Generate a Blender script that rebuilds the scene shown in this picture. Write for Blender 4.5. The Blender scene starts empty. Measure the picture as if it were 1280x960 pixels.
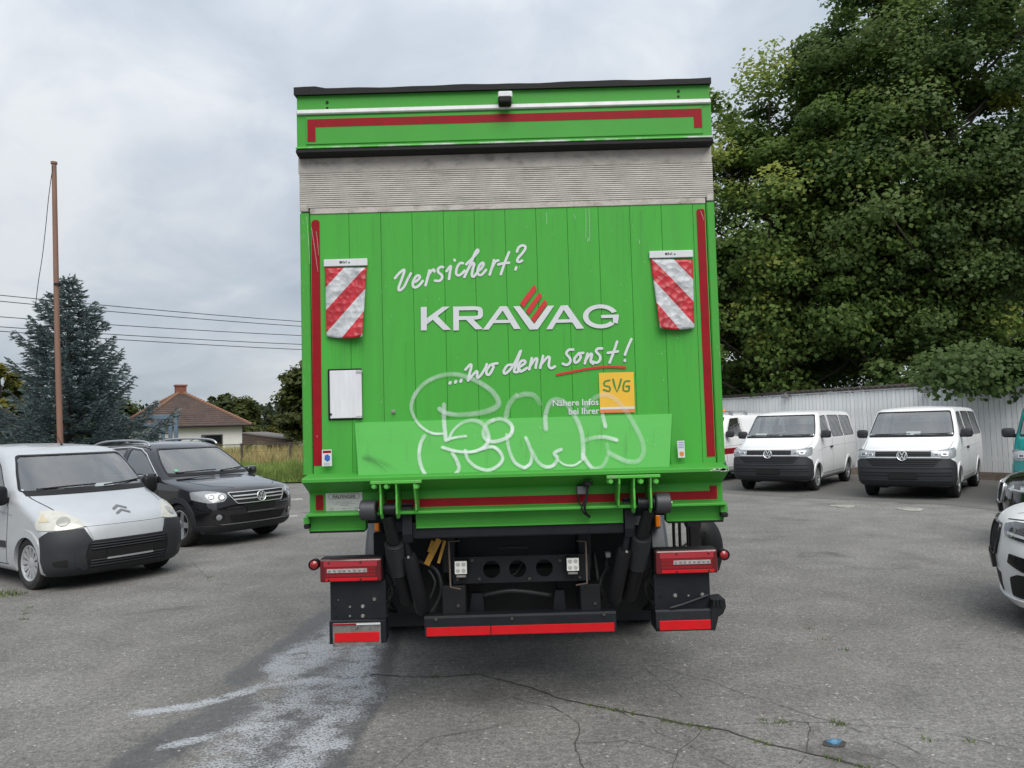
import bpy, bmesh, math, random
import numpy as np
from mathutils import Vector, Matrix
from mathutils.bvhtree import BVHTree
from mathutils.geometry import delaunay_2d_cdt

random.seed(7)
RNG = np.random.default_rng(7)
S = bpy.context.scene
COL = S.collection
rad = math.radians

# ------------------------------------------------------------------ camera
CAM_H, PITCH, ROLL, FPX = 1.78, rad(3.1), rad(1.6), 960.0
camd = bpy.data.cameras.new('camera')
camd.sensor_width = 36.0
camd.lens = 36.0 * FPX / 1280.0
camd.clip_start, camd.clip_end = 0.05, 3000
cam = bpy.data.objects.new('camera', camd)
COL.objects.link(cam)
CM = Matrix.Rotation(math.pi / 2 + PITCH, 4, 'X') @ Matrix.Rotation(-ROLL, 4, 'Z')
cam.matrix_world = Matrix.Translation((0, 0, CAM_H)) @ CM
S.camera = cam
S.view_settings.view_transform = 'Standard'
S.view_settings.look = 'None'
S.view_settings.exposure = 1.02
S.view_settings.gamma = 1.0
S.cycles.use_denoising = True
S.cycles.max_bounces = 8
S.cycles.transparent_max_bounces = 12

# ------------------------------------------------------------------ daylight: overcast
SUN_EL, SUN_AZ = rad(50), rad(168)      # azimuth clockwise from +Y: behind the camera
world = bpy.data.worlds.new('World')
S.world = world
world.use_nodes = True
def build_world():
    nt = world.node_tree
    N, L = nt.nodes, nt.links
    N.clear()
    out = N.new('ShaderNodeOutputWorld')
    bg = N.new('ShaderNodeBackground')
    bg.inputs['Strength'].default_value = 0.1
    L.new(bg.outputs[0], out.inputs[0])
    sky = N.new('ShaderNodeTexSky')
    sky.sky_type = 'NISHITA'
    sky.sun_disc = False
    sky.sun_elevation = SUN_EL
    sky.sun_rotation = SUN_AZ
    tc = N.new('ShaderNodeTexCoord')
    sep = N.new('ShaderNodeSeparateXYZ')
    L.new(tc.outputs['Generated'], sep.inputs[0])
    def m(op, a, b=None, clamp=False):
        n = N.new('ShaderNodeMath'); n.operation = op; n.use_clamp = clamp
        for i, v in enumerate((a, b)):
            if v is None: continue
            if isinstance(v, (int, float)): n.inputs[i].default_value = v
            else: L.new(v, n.inputs[i])
        return n.outputs[0]
    zc = m('MAXIMUM', sep.outputs['Z'], 0.0)
    den = m('ADD', zc, 0.42)
    px = m('DIVIDE', sep.outputs['X'], den)
    py = m('DIVIDE', sep.outputs['Y'], den)
    cmb = N.new('ShaderNodeCombineXYZ')
    L.new(px, cmb.inputs[0]); L.new(py, cmb.inputs[1])
    def noise(scale, detail, rough, dist, off):
        mp = N.new('ShaderNodeMapping'); mp.inputs['Location'].default_value = off
        L.new(cmb.outputs[0], mp.inputs[0])
        n = N.new('ShaderNodeTexNoise')
        n.inputs['Scale'].default_value = scale; n.inputs['Detail'].default_value = detail
        n.inputs['Roughness'].default_value = rough; n.inputs['Distortion'].default_value = dist
        L.new(mp.outputs[0], n.inputs['Vector'])
        return n.outputs['Fac']
    big = noise(1.5, 7, 0.5, 0.3, (3.1, 1.7, 0))
    fine = noise(4.2, 10, 0.55, 0.6, (0.4, 5.2, 2))
    mixv = m('ADD', m('MULTIPLY', big, 0.68), m('MULTIPLY', fine, 0.32))
    ramp = N.new('ShaderNodeValToRGB')
    ramp.color_ramp.elements[0].position = 0.40; ramp.color_ramp.elements[0].color = (2.29, 2.61, 2.97, 1)
    ramp.color_ramp.elements[1].position = 0.61; ramp.color_ramp.elements[1].color = (3.83, 3.96, 4.10, 1)
    e = ramp.color_ramp.elements.new(0.5); e.color = (2.90, 3.17, 3.50, 1)
    L.new(mixv, ramp.inputs[0])
    grad = m('ADD', m('MULTIPLY', zc, 0.85), 0.78)
    vm = N.new('ShaderNodeVectorMath'); vm.operation = 'SCALE'
    L.new(ramp.outputs[0], vm.inputs[0]); L.new(grad, vm.inputs['Scale'])
    mx = N.new('ShaderNodeMix'); mx.data_type = 'RGBA'
    mx.inputs[0].default_value = 0.95
    L.new(sky.outputs[0], mx.inputs[6]); L.new(vm.outputs[0], mx.inputs[7])
    L.new(mx.outputs[2], bg.inputs['Color'])
build_world()
sund = bpy.data.lights.new('sun', 'SUN')
sund.energy = 1.5
sund.angle = rad(50)
sund.color = (1.0, 0.96, 0.90)
sun = bpy.data.objects.new('sun', sund)
COL.objects.link(sun)
sd = Vector((math.sin(SUN_AZ) * math.cos(SUN_EL), math.cos(SUN_AZ) * math.cos(SUN_EL), math.sin(SUN_EL)))
sun.rotation_euler = sd.to_track_quat('Z', 'Y').to_euler()
sun.location = (0, 0, 40)

# ------------------------------------------------------------------ pixel helpers (photo pixels -> places in the world)
def ray(px, py):
    return CM.to_3x3() @ Vector(((px - 640) / FPX, -(py - 480) / FPX, -1))
def gp(px, py, z=0.0):
    v = ray(px, py); t = (z - CAM_H) / v.z
    return Vector((0, 0, CAM_H)) + v * t
def at(px, py, Y):
    v = ray(px, py)
    return Vector((0, 0, CAM_H)) + v * (Y / v.y)

# ------------------------------------------------------------------ materials
MATS = {}
def mat(name, col, rough=0.5, metal=0.0, var=0.12, vscale=6.0, bump=0.0, bscale=60.0, coat=0.0, spec=0.5, rvar=0.1,
        col2=None, c2scale=2.0, c2lo=0.5, c2hi=0.7, alpha=None, stretch=(1, 1, 1), trans=0.0):
    if name in MATS: return MATS[name]
    m = bpy.data.materials.new(name); m.use_nodes = True
    nt = m.node_tree; N, L = nt.nodes, nt.links
    b = N['Principled BSDF']
    b.inputs['Metallic'].default_value = metal
    b.inputs['Roughness'].default_value = rough
    b.inputs['Specular IOR Level'].default_value = spec
    b.inputs['Coat Weight'].default_value = coat
    b.inputs['Coat Roughness'].default_value = 0.05
    tc = N.new('ShaderNodeTexCoord')
    mp = N.new('ShaderNodeMapping'); mp.inputs['Scale'].default_value = stretch
    L.new(tc.outputs['Object'], mp.inputs[0])
    n = N.new('ShaderNodeTexNoise'); n.inputs['Scale'].default_value = vscale; n.inputs['Detail'].default_value = 6
    n.inputs['Roughness'].default_value = 0.6
    L.new(mp.outputs[0], n.inputs['Vector'])
    r = N.new('ShaderNodeMapRange'); r.inputs[1].default_value = 0.25; r.inputs[2].default_value = 0.75
    r.inputs[3].default_value = 1 - var; r.inputs[4].default_value = 1 + var
    L.new(n.outputs['Fac'], r.inputs[0])
    base = N.new('ShaderNodeRGB'); base.outputs[0].default_value = (*col, 1)
    cout = base.outputs[0]
    if col2 is not None:
        n2 = N.new('ShaderNodeTexNoise'); n2.inputs['Scale'].default_value = c2scale; n2.inputs['Detail'].default_value = 8
        n2.inputs['Roughness'].default_value = 0.65
        L.new(mp.outputs[0], n2.inputs['Vector'])
        r2 = N.new('ShaderNodeMapRange'); r2.inputs[1].default_value = c2lo; r2.inputs[2].default_value = c2hi
        L.new(n2.outputs['Fac'], r2.inputs[0])
        mx = N.new('ShaderNodeMix'); mx.data_type = 'RGBA'
        L.new(r2.outputs[0], mx.inputs[0]); L.new(cout, mx.inputs[6]); mx.inputs[7].default_value = (*col2, 1)
        cout = mx.outputs[2]
    vm = N.new('ShaderNodeVectorMath'); vm.operation = 'SCALE'
    L.new(cout, vm.inputs[0]); L.new(r.outputs[0], vm.inputs['Scale'])
    L.new(vm.outputs[0], b.inputs['Base Color'])
    rr = N.new('ShaderNodeMapRange'); rr.inputs[3].default_value = max(0.02, rough - rvar); rr.inputs[4].default_value = min(1, rough + rvar)
    L.new(n.outputs['Fac'], rr.inputs[0]); L.new(rr.outputs[0], b.inputs['Roughness'])
    if bump:
        nb = N.new('ShaderNodeTexNoise'); nb.inputs['Scale'].default_value = bscale; nb.inputs['Detail'].default_value = 5
        L.new(mp.outputs[0], nb.inputs['Vector'])
        bp = N.new('ShaderNodeBump'); bp.inputs['Strength'].default_value = bump; bp.inputs['Distance'].default_value = 0.02
        L.new(nb.outputs['Fac'], bp.inputs['Height']); L.new(bp.outputs[0], b.inputs['Normal'])
    if alpha is not None: b.inputs['Alpha'].default_value = alpha
    if trans: b.inputs['Transmission Weight'].default_value = trans
    MATS[name] = m
    return m

def glass_mat(name, tint, refl_rough=0.03, refl=0.25, dust=0.07):
    if name in MATS: return MATS[name]
    m = bpy.data.materials.new(name); m.use_nodes = True
    nt = m.node_tree; N, L = nt.nodes, nt.links; N.clear()
    out = N.new('ShaderNodeOutputMaterial')
    tr = N.new('ShaderNodeBsdfTransparent'); tr.inputs[0].default_value = (*tint, 1)
    gl = N.new('ShaderNodeBsdfGlossy'); gl.inputs['Roughness'].default_value = refl_rough
    lw = N.new('ShaderNodeLayerWeight'); lw.inputs[0].default_value = 0.5
    pw = N.new('ShaderNodeMath'); pw.operation = 'POWER'; pw.inputs[1].default_value = 3.2
    mr = N.new('ShaderNodeMath'); mr.operation = 'MULTIPLY_ADD'; mr.inputs[1].default_value = 0.80; mr.inputs[2].default_value = refl
    df = N.new('ShaderNodeBsdfDiffuse'); df.inputs[0].default_value = (0.5, 0.5, 0.48, 1)
    md = N.new('ShaderNodeMixShader'); md.inputs[0].default_value = dust
    mx = N.new('ShaderNodeMixShader')
    L.new(lw.outputs['Facing'], pw.inputs[0]); L.new(pw.outputs[0], mr.inputs[0]); L.new(mr.outputs[0], mx.inputs[0])
    L.new(tr.outputs[0], md.inputs[1]); L.new(df.outputs[0], md.inputs[2])
    L.new(md.outputs[0], mx.inputs[1]); L.new(gl.outputs[0], mx.inputs[2]); L.new(mx.outputs[0], out.inputs[0])
    MATS[name] = m
    return m

# ------------------------------------------------------------------ mesh helpers
class MB:
    """collects boxes, tubes, plates and lathes; link() makes ONE mesh object of them"""
    def __init__(s): s.v = []; s.f = []; s.mi = []; s.uv = None
    def add(s, vs, fs, mi=0):
        o = len(s.v); s.v += [tuple(p) for p in vs]; s.f += [tuple(i + o for i in f) for f in fs]; s.mi += [mi] * len(fs); return s
    def box(s, x0, x1, y0, y1, z0, z1, mi=0, bev=0.0, rot=None, piv=None):
        if x0 > x1: x0, x1 = x1, x0
        if y0 > y1: y0, y1 = y1, y0
        if z0 > z1: z0, z1 = z1, z0
        if bev <= 0:
            vs = [(x, y, z) for x in (x0, x1) for y in (y0, y1) for z in (z0, z1)]
            fs = [(0, 1, 3, 2), (4, 6, 7, 5), (0, 4, 5, 1), (2, 3, 7, 6), (0, 2, 6, 4), (1, 5, 7, 3)]
        else:
            b = min(bev, (x1 - x0) / 2.01, (y1 - y0) / 2.01, (z1 - z0) / 2.01)
            bm = bmesh.new()
            g = bmesh.ops.create_cube(bm, size=1)
            for v in bm.verts: v.co = Vector(((x0 + x1) / 2 + v.co.x * (x1 - x0), (y0 + y1) / 2 + v.co.y * (y1 - y0), (z0 + z1) / 2 + v.co.z * (z1 - z0)))
            bmesh.ops.bevel(bm, geom=bm.edges[:], offset=b, segments=2 if bev > 0.008 else 1, affect='EDGES', profile=0.5)
            bm.verts.index_update()
            vs = [v.co.copy() for v in bm.verts]; fs = [tuple(v.index for v in f.verts) for f in bm.faces]; bm.free()
        if rot is not None:
            pv = Vector(piv) if piv is not None else Vector(((x0 + x1) / 2, (y0 + y1) / 2, (z0 + z1) / 2))
            vs = [pv + rot @ (Vector(p) - pv) for p in vs]
        return s.add(vs, fs, mi)
    def prism(s, poly, d0, d1, mi=0, plane='xz'):
        """polygon in (x,z), extruded along y from d0 (front) to d1"""
        n = len(poly)
        P = (lambda a, b, d: (a, d, b)) if plane == 'xz' else ((lambda a, b, d: (d, a, b)) if plane == 'yz' else (lambda a, b, d: (a, b, d)))
        vs = [P(a, b, d0) for a, b in poly] + [P(a, b, d1) for a, b in poly]
        fs = [tuple(range(n)), tuple(range(2 * n - 1, n - 1, -1))] + [(i, (i + 1) % n, n + (i + 1) % n, n + i) for i in range(n)]
        return s.add(vs, fs, mi)
    def tube(s, pts, r, seg=10, mi=0, cap=True):
        pts = [Vector(p) for p in pts]
        rs = r if isinstance(r, (list, tuple)) else [r] * len(pts)
        vs = []; fs = []; up = None
        for i, p in enumerate(pts):
            t = (pts[min(i + 1, len(pts) - 1)] - pts[max(i - 1, 0)]).normalized()
            if up is None:
                a = Vector((0, 0, 1)) if abs(t.z) < 0.9 else Vector((1, 0, 0))
                up = t.cross(a).normalized()
            else: up = (up - t * up.dot(t)).normalized()
            w = t.cross(up)
            for k in range(seg):
                an = 2 * math.pi * k / seg
                vs.append(p + (up * math.cos(an) + w * math.sin(an)) * rs[i])
        for i in range(len(pts) - 1):
            for k in range(seg):
                a = i * seg + k; b = i * seg + (k + 1) % seg
                fs.append((a, b, b + seg, a + seg))
        if cap:
            fs.append(tuple(range(seg - 1, -1, -1))); o = (len(pts) - 1) * seg; fs.append(tuple(range(o, o + seg)))
        return s.add(vs, fs, mi)
    def lathe(s, prof, axis='x', c=(0, 0, 0), seg=28, mi=0):
        """profile [(along, radius)] turned round an axis through c"""
        vs = []; fs = []; n = len(prof)
        for k in range(seg):
            an = 2 * math.pi * k / seg; ca, sa = math.cos(an), math.sin(an)
            for (u, r) in prof:
                if axis == 'x': vs.append((c[0] + u, c[1] + r * ca, c[2] + r * sa))
                elif axis == 'y': vs.append((c[0] + r * ca, c[1] + u, c[2] + r * sa))
                else: vs.append((c[0] + r * ca, c[1] + r * sa, c[2] + u))
        for k in range(seg):
            k2 = (k + 1) % seg
            for i in range(n - 1): fs.append((k * n + i, k * n + i + 1, k2 * n + i + 1, k2 * n + i))
        return s.add(vs, fs, mi)
    def mesh(s, name, mats, smooth=False):
        me = bpy.data.meshes.new(name)
        me.from_pydata([tuple(v) for v in s.v], [], s.f)
        for m in (mats if isinstance(mats, (list, tuple)) else [mats]): me.materials.append(m)
        me.polygons.foreach_set('material_index', s.mi)
        bm = bmesh.new(); bm.from_mesh(me)
        bmesh.ops.recalc_face_normals(bm, faces=bm.faces[:])
        bm.to_mesh(me); bm.free()
        if smooth:
            me.shade_smooth()
            if smooth != 'all': me.set_sharp_from_angle(angle=rad(38))
        me.update()
        return me
    def link(s, name, mats, parent=None, smooth=False, **kw):
        return link(name, s.mesh(name, mats, smooth), parent, **kw)

def link(name, me, parent=None, label=None, cat=None, group=None, kind=None, loc=None):
    o = bpy.data.objects.new(name, me); COL.objects.link(o)
    if parent is not None: o.parent = parent
    if loc is not None: o.location = loc
    return tag(o, label, cat, group, kind)
def tag(o, label=None, cat=None, group=None, kind=None):
    if label: o['label'] = label
    if cat: o['category'] = cat
    if group: o['group'] = group
    if kind: o['kind'] = kind
    return o
def thing(name, label, cat, loc=(0, 0, 0), rz=0.0, group=None):
    o = bpy.data.objects.new(name, None); COL.objects.link(o)
    o.empty_display_size = 0.2; o.location = loc; o.rotation_euler = (0, 0, rz)
    return tag(o, label, cat, group)
def copy_tree(o, parent=None):
    c = o.copy(); COL.objects.link(c); c.parent = parent
    for ch in list(o.children): copy_tree(ch, c)
    return c
def np_mesh(name, verts, faces, mats, smooth=False):
    """verts (n,3), faces (m,k) numpy arrays -> mesh, quickly"""
    me = bpy.data.meshes.new(name)
    verts = np.ascontiguousarray(verts, np.float32); faces = np.ascontiguousarray(faces, np.int32)
    me.vertices.add(len(verts)); me.vertices.foreach_set('co', verts.ravel())
    k = faces.shape[1]
    me.loops.add(faces.size); me.loops.foreach_set('vertex_index', faces.ravel())
    me.polygons.add(len(faces)); me.polygons.foreach_set('loop_start', np.arange(0, faces.size, k, dtype=np.int32))
    for m in (mats if isinstance(mats, (list, tuple)) else [mats]): me.materials.append(m)
    me.update(calc_edges=True)
    if smooth: me.shade_smooth()
    return me
def catmull(pts, sub=6):
    pts = [Vector(p) for p in pts]
    if len(pts) < 3: return pts
    out = []
    for i in range(len(pts) - 1):
        p0 = pts[max(i - 1, 0)]; p1 = pts[i]; p2 = pts[i + 1]; p3 = pts[min(i + 2, len(pts) - 1)]
        for k in range(sub):
            t = k / sub
            out.append(0.5 * ((2 * p1) + (p2 - p0) * t + (2 * p0 - 5 * p1 + 4 * p2 - p3) * t * t + (3 * p1 - p0 - 3 * p2 + p3) * t ** 3))
    out.append(pts[-1]); return out
# ================================================================== ground
def ground_material():
    m = bpy.data.materials.new('asphalt'); m.use_nodes = True
    nt = m.node_tree; N, L = nt.nodes, nt.links; b = N['Principled BSDF']
    tc = N.new('ShaderNodeTexCoord')
    def noise(s, d=6, r=.6, dist=0.0):
        n = N.new('ShaderNodeTexNoise'); n.inputs['Scale'].default_value = s; n.inputs['Detail'].default_value = d; n.inputs['Roughness'].default_value = r; n.inputs['Distortion'].default_value = dist
        L.new(tc.outputs['Object'], n.inputs['Vector']); return n.outputs['Fac']
    def rng(v, a, c, lo, hi):
        r = N.new('ShaderNodeMapRange'); r.inputs[1].default_value = a; r.inputs[2].default_value = c; r.inputs[3].default_value = lo; r.inputs[4].default_value = hi
        L.new(v, r.inputs[0]); return r.outputs[0]
    def mth(op, a, c, clamp=False):
        n = N.new('ShaderNodeMath'); n.operation = op; n.use_clamp = clamp
        for i, v in enumerate((a, c)):
            if isinstance(v, (int, float)): n.inputs[i].default_value = v
            else: L.new(v, n.inputs[i])
        return n.outputs[0]
    def mix(f, a, c):
        n = N.new('ShaderNodeMix'); n.data_type = 'RGBA'; L.new(f, n.inputs[0])
        for i, v in ((6, a), (7, c)):
            if isinstance(v, tuple): n.inputs[i].default_value = (*v, 1)
            else: L.new(v, n.inputs[i])
        return n.outputs[2]
    def attr(nm):
        n = N.new('ShaderNodeAttribute'); n.attribute_name = nm; return n.outputs['Fac']
    big = noise(.22, 8, .6, .4); mid = noise(1.7, 8, .65, .3); grain = noise(60, 4, .75); fine = noise(190, 2, .6)
    coarse = noise(22, 3, .7); vo = N.new('ShaderNodeTexVoronoi'); vo.inputs['Scale'].default_value = 62; L.new(tc.outputs['Object'], vo.inputs['Vector'])
    base = mix(rng(big, .35, .65, 0, 1), (.140, .135, .127), (.192, .186, .175))
    sc = N.new('ShaderNodeVectorMath'); sc.operation = 'SCALE'; L.new(base, sc.inputs[0])
    k = mth('MULTIPLY', mth('MULTIPLY', rng(mid, .3, .7, .78, 1.2), rng(coarse, .32, .68, .72, 1.3)), mth('MULTIPLY', rng(grain, .30, .70, .45, 1.6), rng(fine, .3, .7, .82, 1.2)))
    L.new(k, sc.inputs['Scale']); col = sc.outputs[0]
    # pale chips of stone in the surface
    vc = N.new('ShaderNodeTexVoronoi'); vc.inputs['Scale'].default_value = 24; L.new(tc.outputs['Object'], vc.inputs['Vector'])
    sepc = N.new('ShaderNodeSeparateColor'); L.new(vc.outputs['Color'], sepc.inputs[0])
    chip = mth('MULTIPLY', mth('GREATER_THAN', sepc.outputs[0], .90), mth('LESS_THAN', vc.outputs['Distance'], .22))
    col = mix(mth('MULTIPLY', chip, .75), col, (.42, .41, .39))
    dust = mth('MULTIPLY', rng(noise(.55, 9, .7, .8), .55, .75, 0, .35), 1.0); col = mix(dust, col, (.20, .185, .165))
    oil = rng(noise(.8, 6, .6, .5), .60, .68, 0, .6); col = mix(oil, col, (.06, .057, .055))
    wet = rng(mth('MULTIPLY', attr('wet'), rng(noise(2.4, 8, .7, .8), .25, .6, .55, 1.25)), .30, .62, 0, 1)
    col = mix(mth('MULTIPLY', wet, .58), col, (.040, .041, .043))
    fn = mth('MULTIPLY', rng(noise(5.0, 10, .78, .25), .36, .54, .15, 1.3), rng(grain, .40, .56, .25, 1.3))
    foam = rng(mth('MULTIPLY', attr('foam'), fn), .20, .66, 0, .92)
    col = mix(foam, col, (.38, .40, .425))
    L.new(col, b.inputs['Base Color'])
    rg = mth('SUBTRACT', rng(mid, .3, .7, .82, .95), mth('MULTIPLY', wet, .38)); L.new(rg, b.inputs['Roughness'])
    b.inputs['Specular IOR Level'].default_value = .35
    hgt = mth('ADD', mth('MULTIPLY', grain, .7), mth('MULTIPLY', vo.outputs['Distance'], .6))
    bp = N.new('ShaderNodeBump'); bp.inputs['Strength'].default_value = .55; bp.inputs['Distance'].default_value = .008; L.new(hgt, bp.inputs['Height']); L.new(bp.outputs[0], b.inputs['Normal'])
    return m

def to_px(P):
    """photo pixel of points on the ground (numpy n x 3)"""
    M3 = np.array(CM.to_3x3()); q = (P - np.array([0, 0, CAM_H])) @ M3
    d = -q[:, 2]; ok = d > .5; d = np.where(ok, d, 1)
    return np.where(ok, 640 + FPX * q[:, 0] / d, -9999), np.where(ok, 480 - FPX * q[:, 1] / d, -9999)
def stroke_field(px, py, strokes):
    out = np.zeros(len(px))
    for pts, w, s in strokes:
        d2 = np.full(len(px), 1e9)
        for (ax, ay), (bx, by) in zip(pts[:-1], pts[1:]):
            vx, vy = bx - ax, by - ay; l2 = vx * vx + vy * vy
            t = np.clip(((px - ax) * vx + (py - ay) * vy) / l2, 0, 1)
            d2 = np.minimum(d2, (px - ax - t * vx) ** 2 + ((py - ay - t * vy) * 1.6) ** 2)
        out = np.maximum(out, s * np.exp(-d2 / (w * w)))
    return out
def build_ground():
    xs = np.concatenate([[-600, -300, -120, -60, -30, -15, -9], np.arange(-6, 7.01, .06), [9, 14, 20, 35, 70, 150, 320, 600]])
    ys = np.concatenate([[-120, -40, -10, 0, 1.5], np.arange(2.5, 9.01, .06), [10, 12, 15, 20, 28, 40, 70, 130, 300, 700, 1500]])
    X, Y = np.meshgrid(xs, ys); V = np.stack([X.ravel(), Y.ravel(), np.zeros(X.size)], 1); nx = len(xs)
    i, j = np.meshgrid(np.arange(len(ys) - 1), np.arange(nx - 1), indexing='ij')
    F = np.stack([i * nx + j, i * nx + j + 1, (i + 1) * nx + j + 1, (i + 1) * nx + j], -1).reshape(-1, 4)
    me = np_mesh('ground', V, F, ground_material())
    px, py = to_px(V)
    foam = stroke_field(px, py, [([(440, 785), (405, 812), (362, 832)], 30, .80), ([(462, 800), (445, 850)], 22, .75), ([(462, 850), (400, 849), (330, 857), (285, 871), (235, 883), (165, 892)], 7, .85),
                                 ([(452, 866), (420, 895), (385, 935), (350, 990)], 34, .62), ([(430, 850), (350, 890), (290, 950), (250, 1000)], 48, .46), ([(330, 906), (275, 917), (200, 935)], 7, .72), ([(425, 930), (330, 965)], 16, .66), ([(372, 812), (340, 835), (350, 850)], 14, .7), ([(470, 780), (440, 770)], 14, .6)])
    wet = stroke_field(px, py, [([(482, 780), (466, 860), (432, 920), (395, 1000)], 24, 1.0), ([(415, 772), (330, 830), (300, 846)], 22, .9), ([(300, 880), (230, 920), (120, 990)], 34, .9), ([(410, 850), (350, 930), (300, 1000)], 62, .7)])
    for nm, v in (('foam', foam), ('wet', wet)):
        a = me.attributes.new(nm, 'FLOAT', 'POINT'); a.data.foreach_set('value', v.astype(np.float32))
    return link('ground', me, kind='structure')
build_ground()

CRACK = mat('crack_dirt', (.050, .047, .043), .95, var=.3, vscale=30)
def crack(pix, w, jit, seed, name='asphalt_crack'):
    r = random.Random(seed); P = [gp(px, py) for px, py in pix]; Q = []
    for a, b in zip(P[:-1], P[1:]):
        n = max(2, int((b - a).length / .05))
        for k in range(n): Q.append(a.lerp(b, k / n))
    Q.append(P[-1]); vs = []; fs = []; off = 0
    for i, p in enumerate(Q):
        t = (Q[min(i + 1, len(Q) - 1)] - Q[max(i - 1, 0)]).normalized(); nn = Vector((-t.y, t.x, 0))
        off = off * .8 + r.uniform(-jit, jit); ww = w * r.uniform(.3, 1.2)
        vs += [p + nn * (off + ww / 2) + Vector((0, 0, .004)), p + nn * (off - ww / 2) + Vector((0, 0, .004))]
    for i in range(len(Q) - 1): fs.append((2 * i, 2 * i + 1, 2 * i + 3, 2 * i + 2))
    mb = MB(); mb.add(vs, fs); mb.link(name, CRACK, kind='structure'); return Q
MAIN = crack([(465, 843), (520, 847), (560, 846), (600, 842), (650, 857), (700, 874), (750, 884), (800, 894), (850, 905), (910, 916), (960, 931), (1020, 943), (1090, 962)], .016, .012, 1)
for k, (pts, w) in enumerate([([(810, 832), (880, 850), (960, 876), (1050, 906), (1120, 930), (1200, 962)], .007), ([(808, 836), (830, 855), (852, 872)], .007), ([(640, 872), (690, 885), (720, 905), (716, 935), (735, 965)], .009),
                              ([(876, 912), (850, 940), (838, 965)], .008), ([(715, 930), (780, 925), (850, 945)], .006), ([(1010, 903), (1012, 930), (1000, 955)], .007), ([(1055, 905), (1150, 912), (1240, 930), (1290, 940)], .006), ([(930, 905), (990, 903), (1055, 905)], .008),
                              ([(650, 900), (600, 915), (540, 925), (500, 955)], .006), ([(0, 742), (40, 745), (90, 735)], .012), ([(240, 702), (258, 720), (262, 730)], .006), ([(200, 748), (300, 738), (380, 722)], .006), ([(770, 885), (830, 920), (900, 950), (930, 965)], .006), ([(1050, 935), (1100, 950), (1130, 965)], .006)]):
    crack(pts, w * .62, .010, 20 + k)
# moss and weeds in the cracks
GRASS_M = mat('weed_green', (.085, .12, .028), .8, var=.35, vscale=40)
def blades(centres, name, label, cat, hmin=.012, hmax=.04, spread=.035, per=14, m=GRASS_M, w=.006, kind='stuff'):
    c = np.repeat(np.array([tuple(p) for p in centres]), per, 0); n = len(c)
    c[:, :2] += RNG.normal(0, spread, (n, 2)); h = RNG.uniform(hmin, hmax, n); a = RNG.uniform(0, 2 * np.pi, n); le = RNG.normal(0, .5, (n, 2)) * h[:, None]
    d = np.stack([np.cos(a), np.sin(a), np.zeros(n)], 1) * w * RNG.uniform(.5, 1.3, n)[:, None]
    top = c.copy(); top[:, 2] += h; top[:, :2] += le
    V = np.stack([c - d, c + d, top], 1).reshape(-1, 3); F = np.arange(3 * n).reshape(-1, 3)
    return link(name, np_mesh(name, V, F, m), label=label, cat=cat, kind=kind)
rr = random.Random(4)
cs = [p for i, p in enumerate(MAIN) if to_px(np.array([tuple(p)]))[0][0] > 735 and (rr.random() < .62)]
blades(cs + cs, 'crack_moss', 'thin line of green moss growing in the long asphalt crack', 'moss', .005, .020, .014, 12, w=.004)
cs = [gp(*q) for q in ((1011, 786), (1056, 813), (1030, 800), (30, 768), (36, 760), (28, 775), (262, 722), (545 + 640 - 640, 846), (1048, 905), (1044, 903), (1052, 906), (985, 905), (960, 902), (975, 903), (1215, 928), (1008, 620), (1000, 619), (945, 617), (1160, 925))]
blades(cs, 'weed_tufts', 'small green weed tufts scattered over the grey asphalt', 'weeds', .008, .032, .022, 16, w=.004)
cs = [gp(x + rr.uniform(-3, 3), y + rr.uniform(-.6, .6)) for x, y in ((950, 612.5), (955, 612), (962, 613), (968, 613), (0, 741), (8, 743), (16, 744), (24, 744))]
blades(cs, 'weed_tufts', 'low weeds growing at the parked vans wheels and by the silver van', 'weeds', .02, .09, .06, 22)
# pebbles and crumbs
n = 420; V = []; F = []
for k in range(n):
    d = 3.6 + 14 * rr.random() ** 2; x = rr.uniform(-.8, .8) * d; s = rr.uniform(.003, .011); z = s * .5
    if abs(x) < 1.3 and 4.4 < d < 12: continue
    o = len(V); V += [(x + s * rr.uniform(.6, 1.2), d, z * .3), (x - s * rr.uniform(.6, 1.2), d + s * .3, z * .3), (x, d + s, z * .3), (x, d - s * .9, z * .3), (x, d, z * 1.8)]
    F += [(o, o + 2, o + 4), (o + 2, o + 1, o + 4), (o + 1, o + 3, o + 4), (o + 3, o, o + 4)]
mb = MB(); mb.add(V, F); mb.link('pebbles', mat('pale_pebble', (.34, .32, .29), .8, var=.4, vscale=3), kind='stuff', label='tiny pale stones and crumbs lying about on the asphalt', cat='pebbles')
# two pale round covers in front of the vans
for k, (px, py, lab) in enumerate(((1054.5, 633, 'pale worn paint spot on the asphalt nearer to the truck'), (1138.5, 637, 'pale worn paint spot on the asphalt in front of the right minibus'))):
    c = gp(px, py); mb = MB(); n = 22; P = []
    for q in range(n):
        a = 2 * math.pi * q / n; rr_ = .21 * (1 + .12 * math.sin(3 * a + k) + .06 * math.sin(7 * a)); P.append((c.x + rr_ * 1.05 * math.cos(a), c.y + rr_ * 1.3 * math.sin(a)))
    mb.prism(P, .004, .010, plane='xy'); mb.link('paint_spot', mat('worn_pale_paint', (.40, .385, .34), .8, var=.2, col2=(.15, .145, .14), c2scale=9, c2lo=.42, c2hi=.62), label=lab, cat='paint spot')
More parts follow.
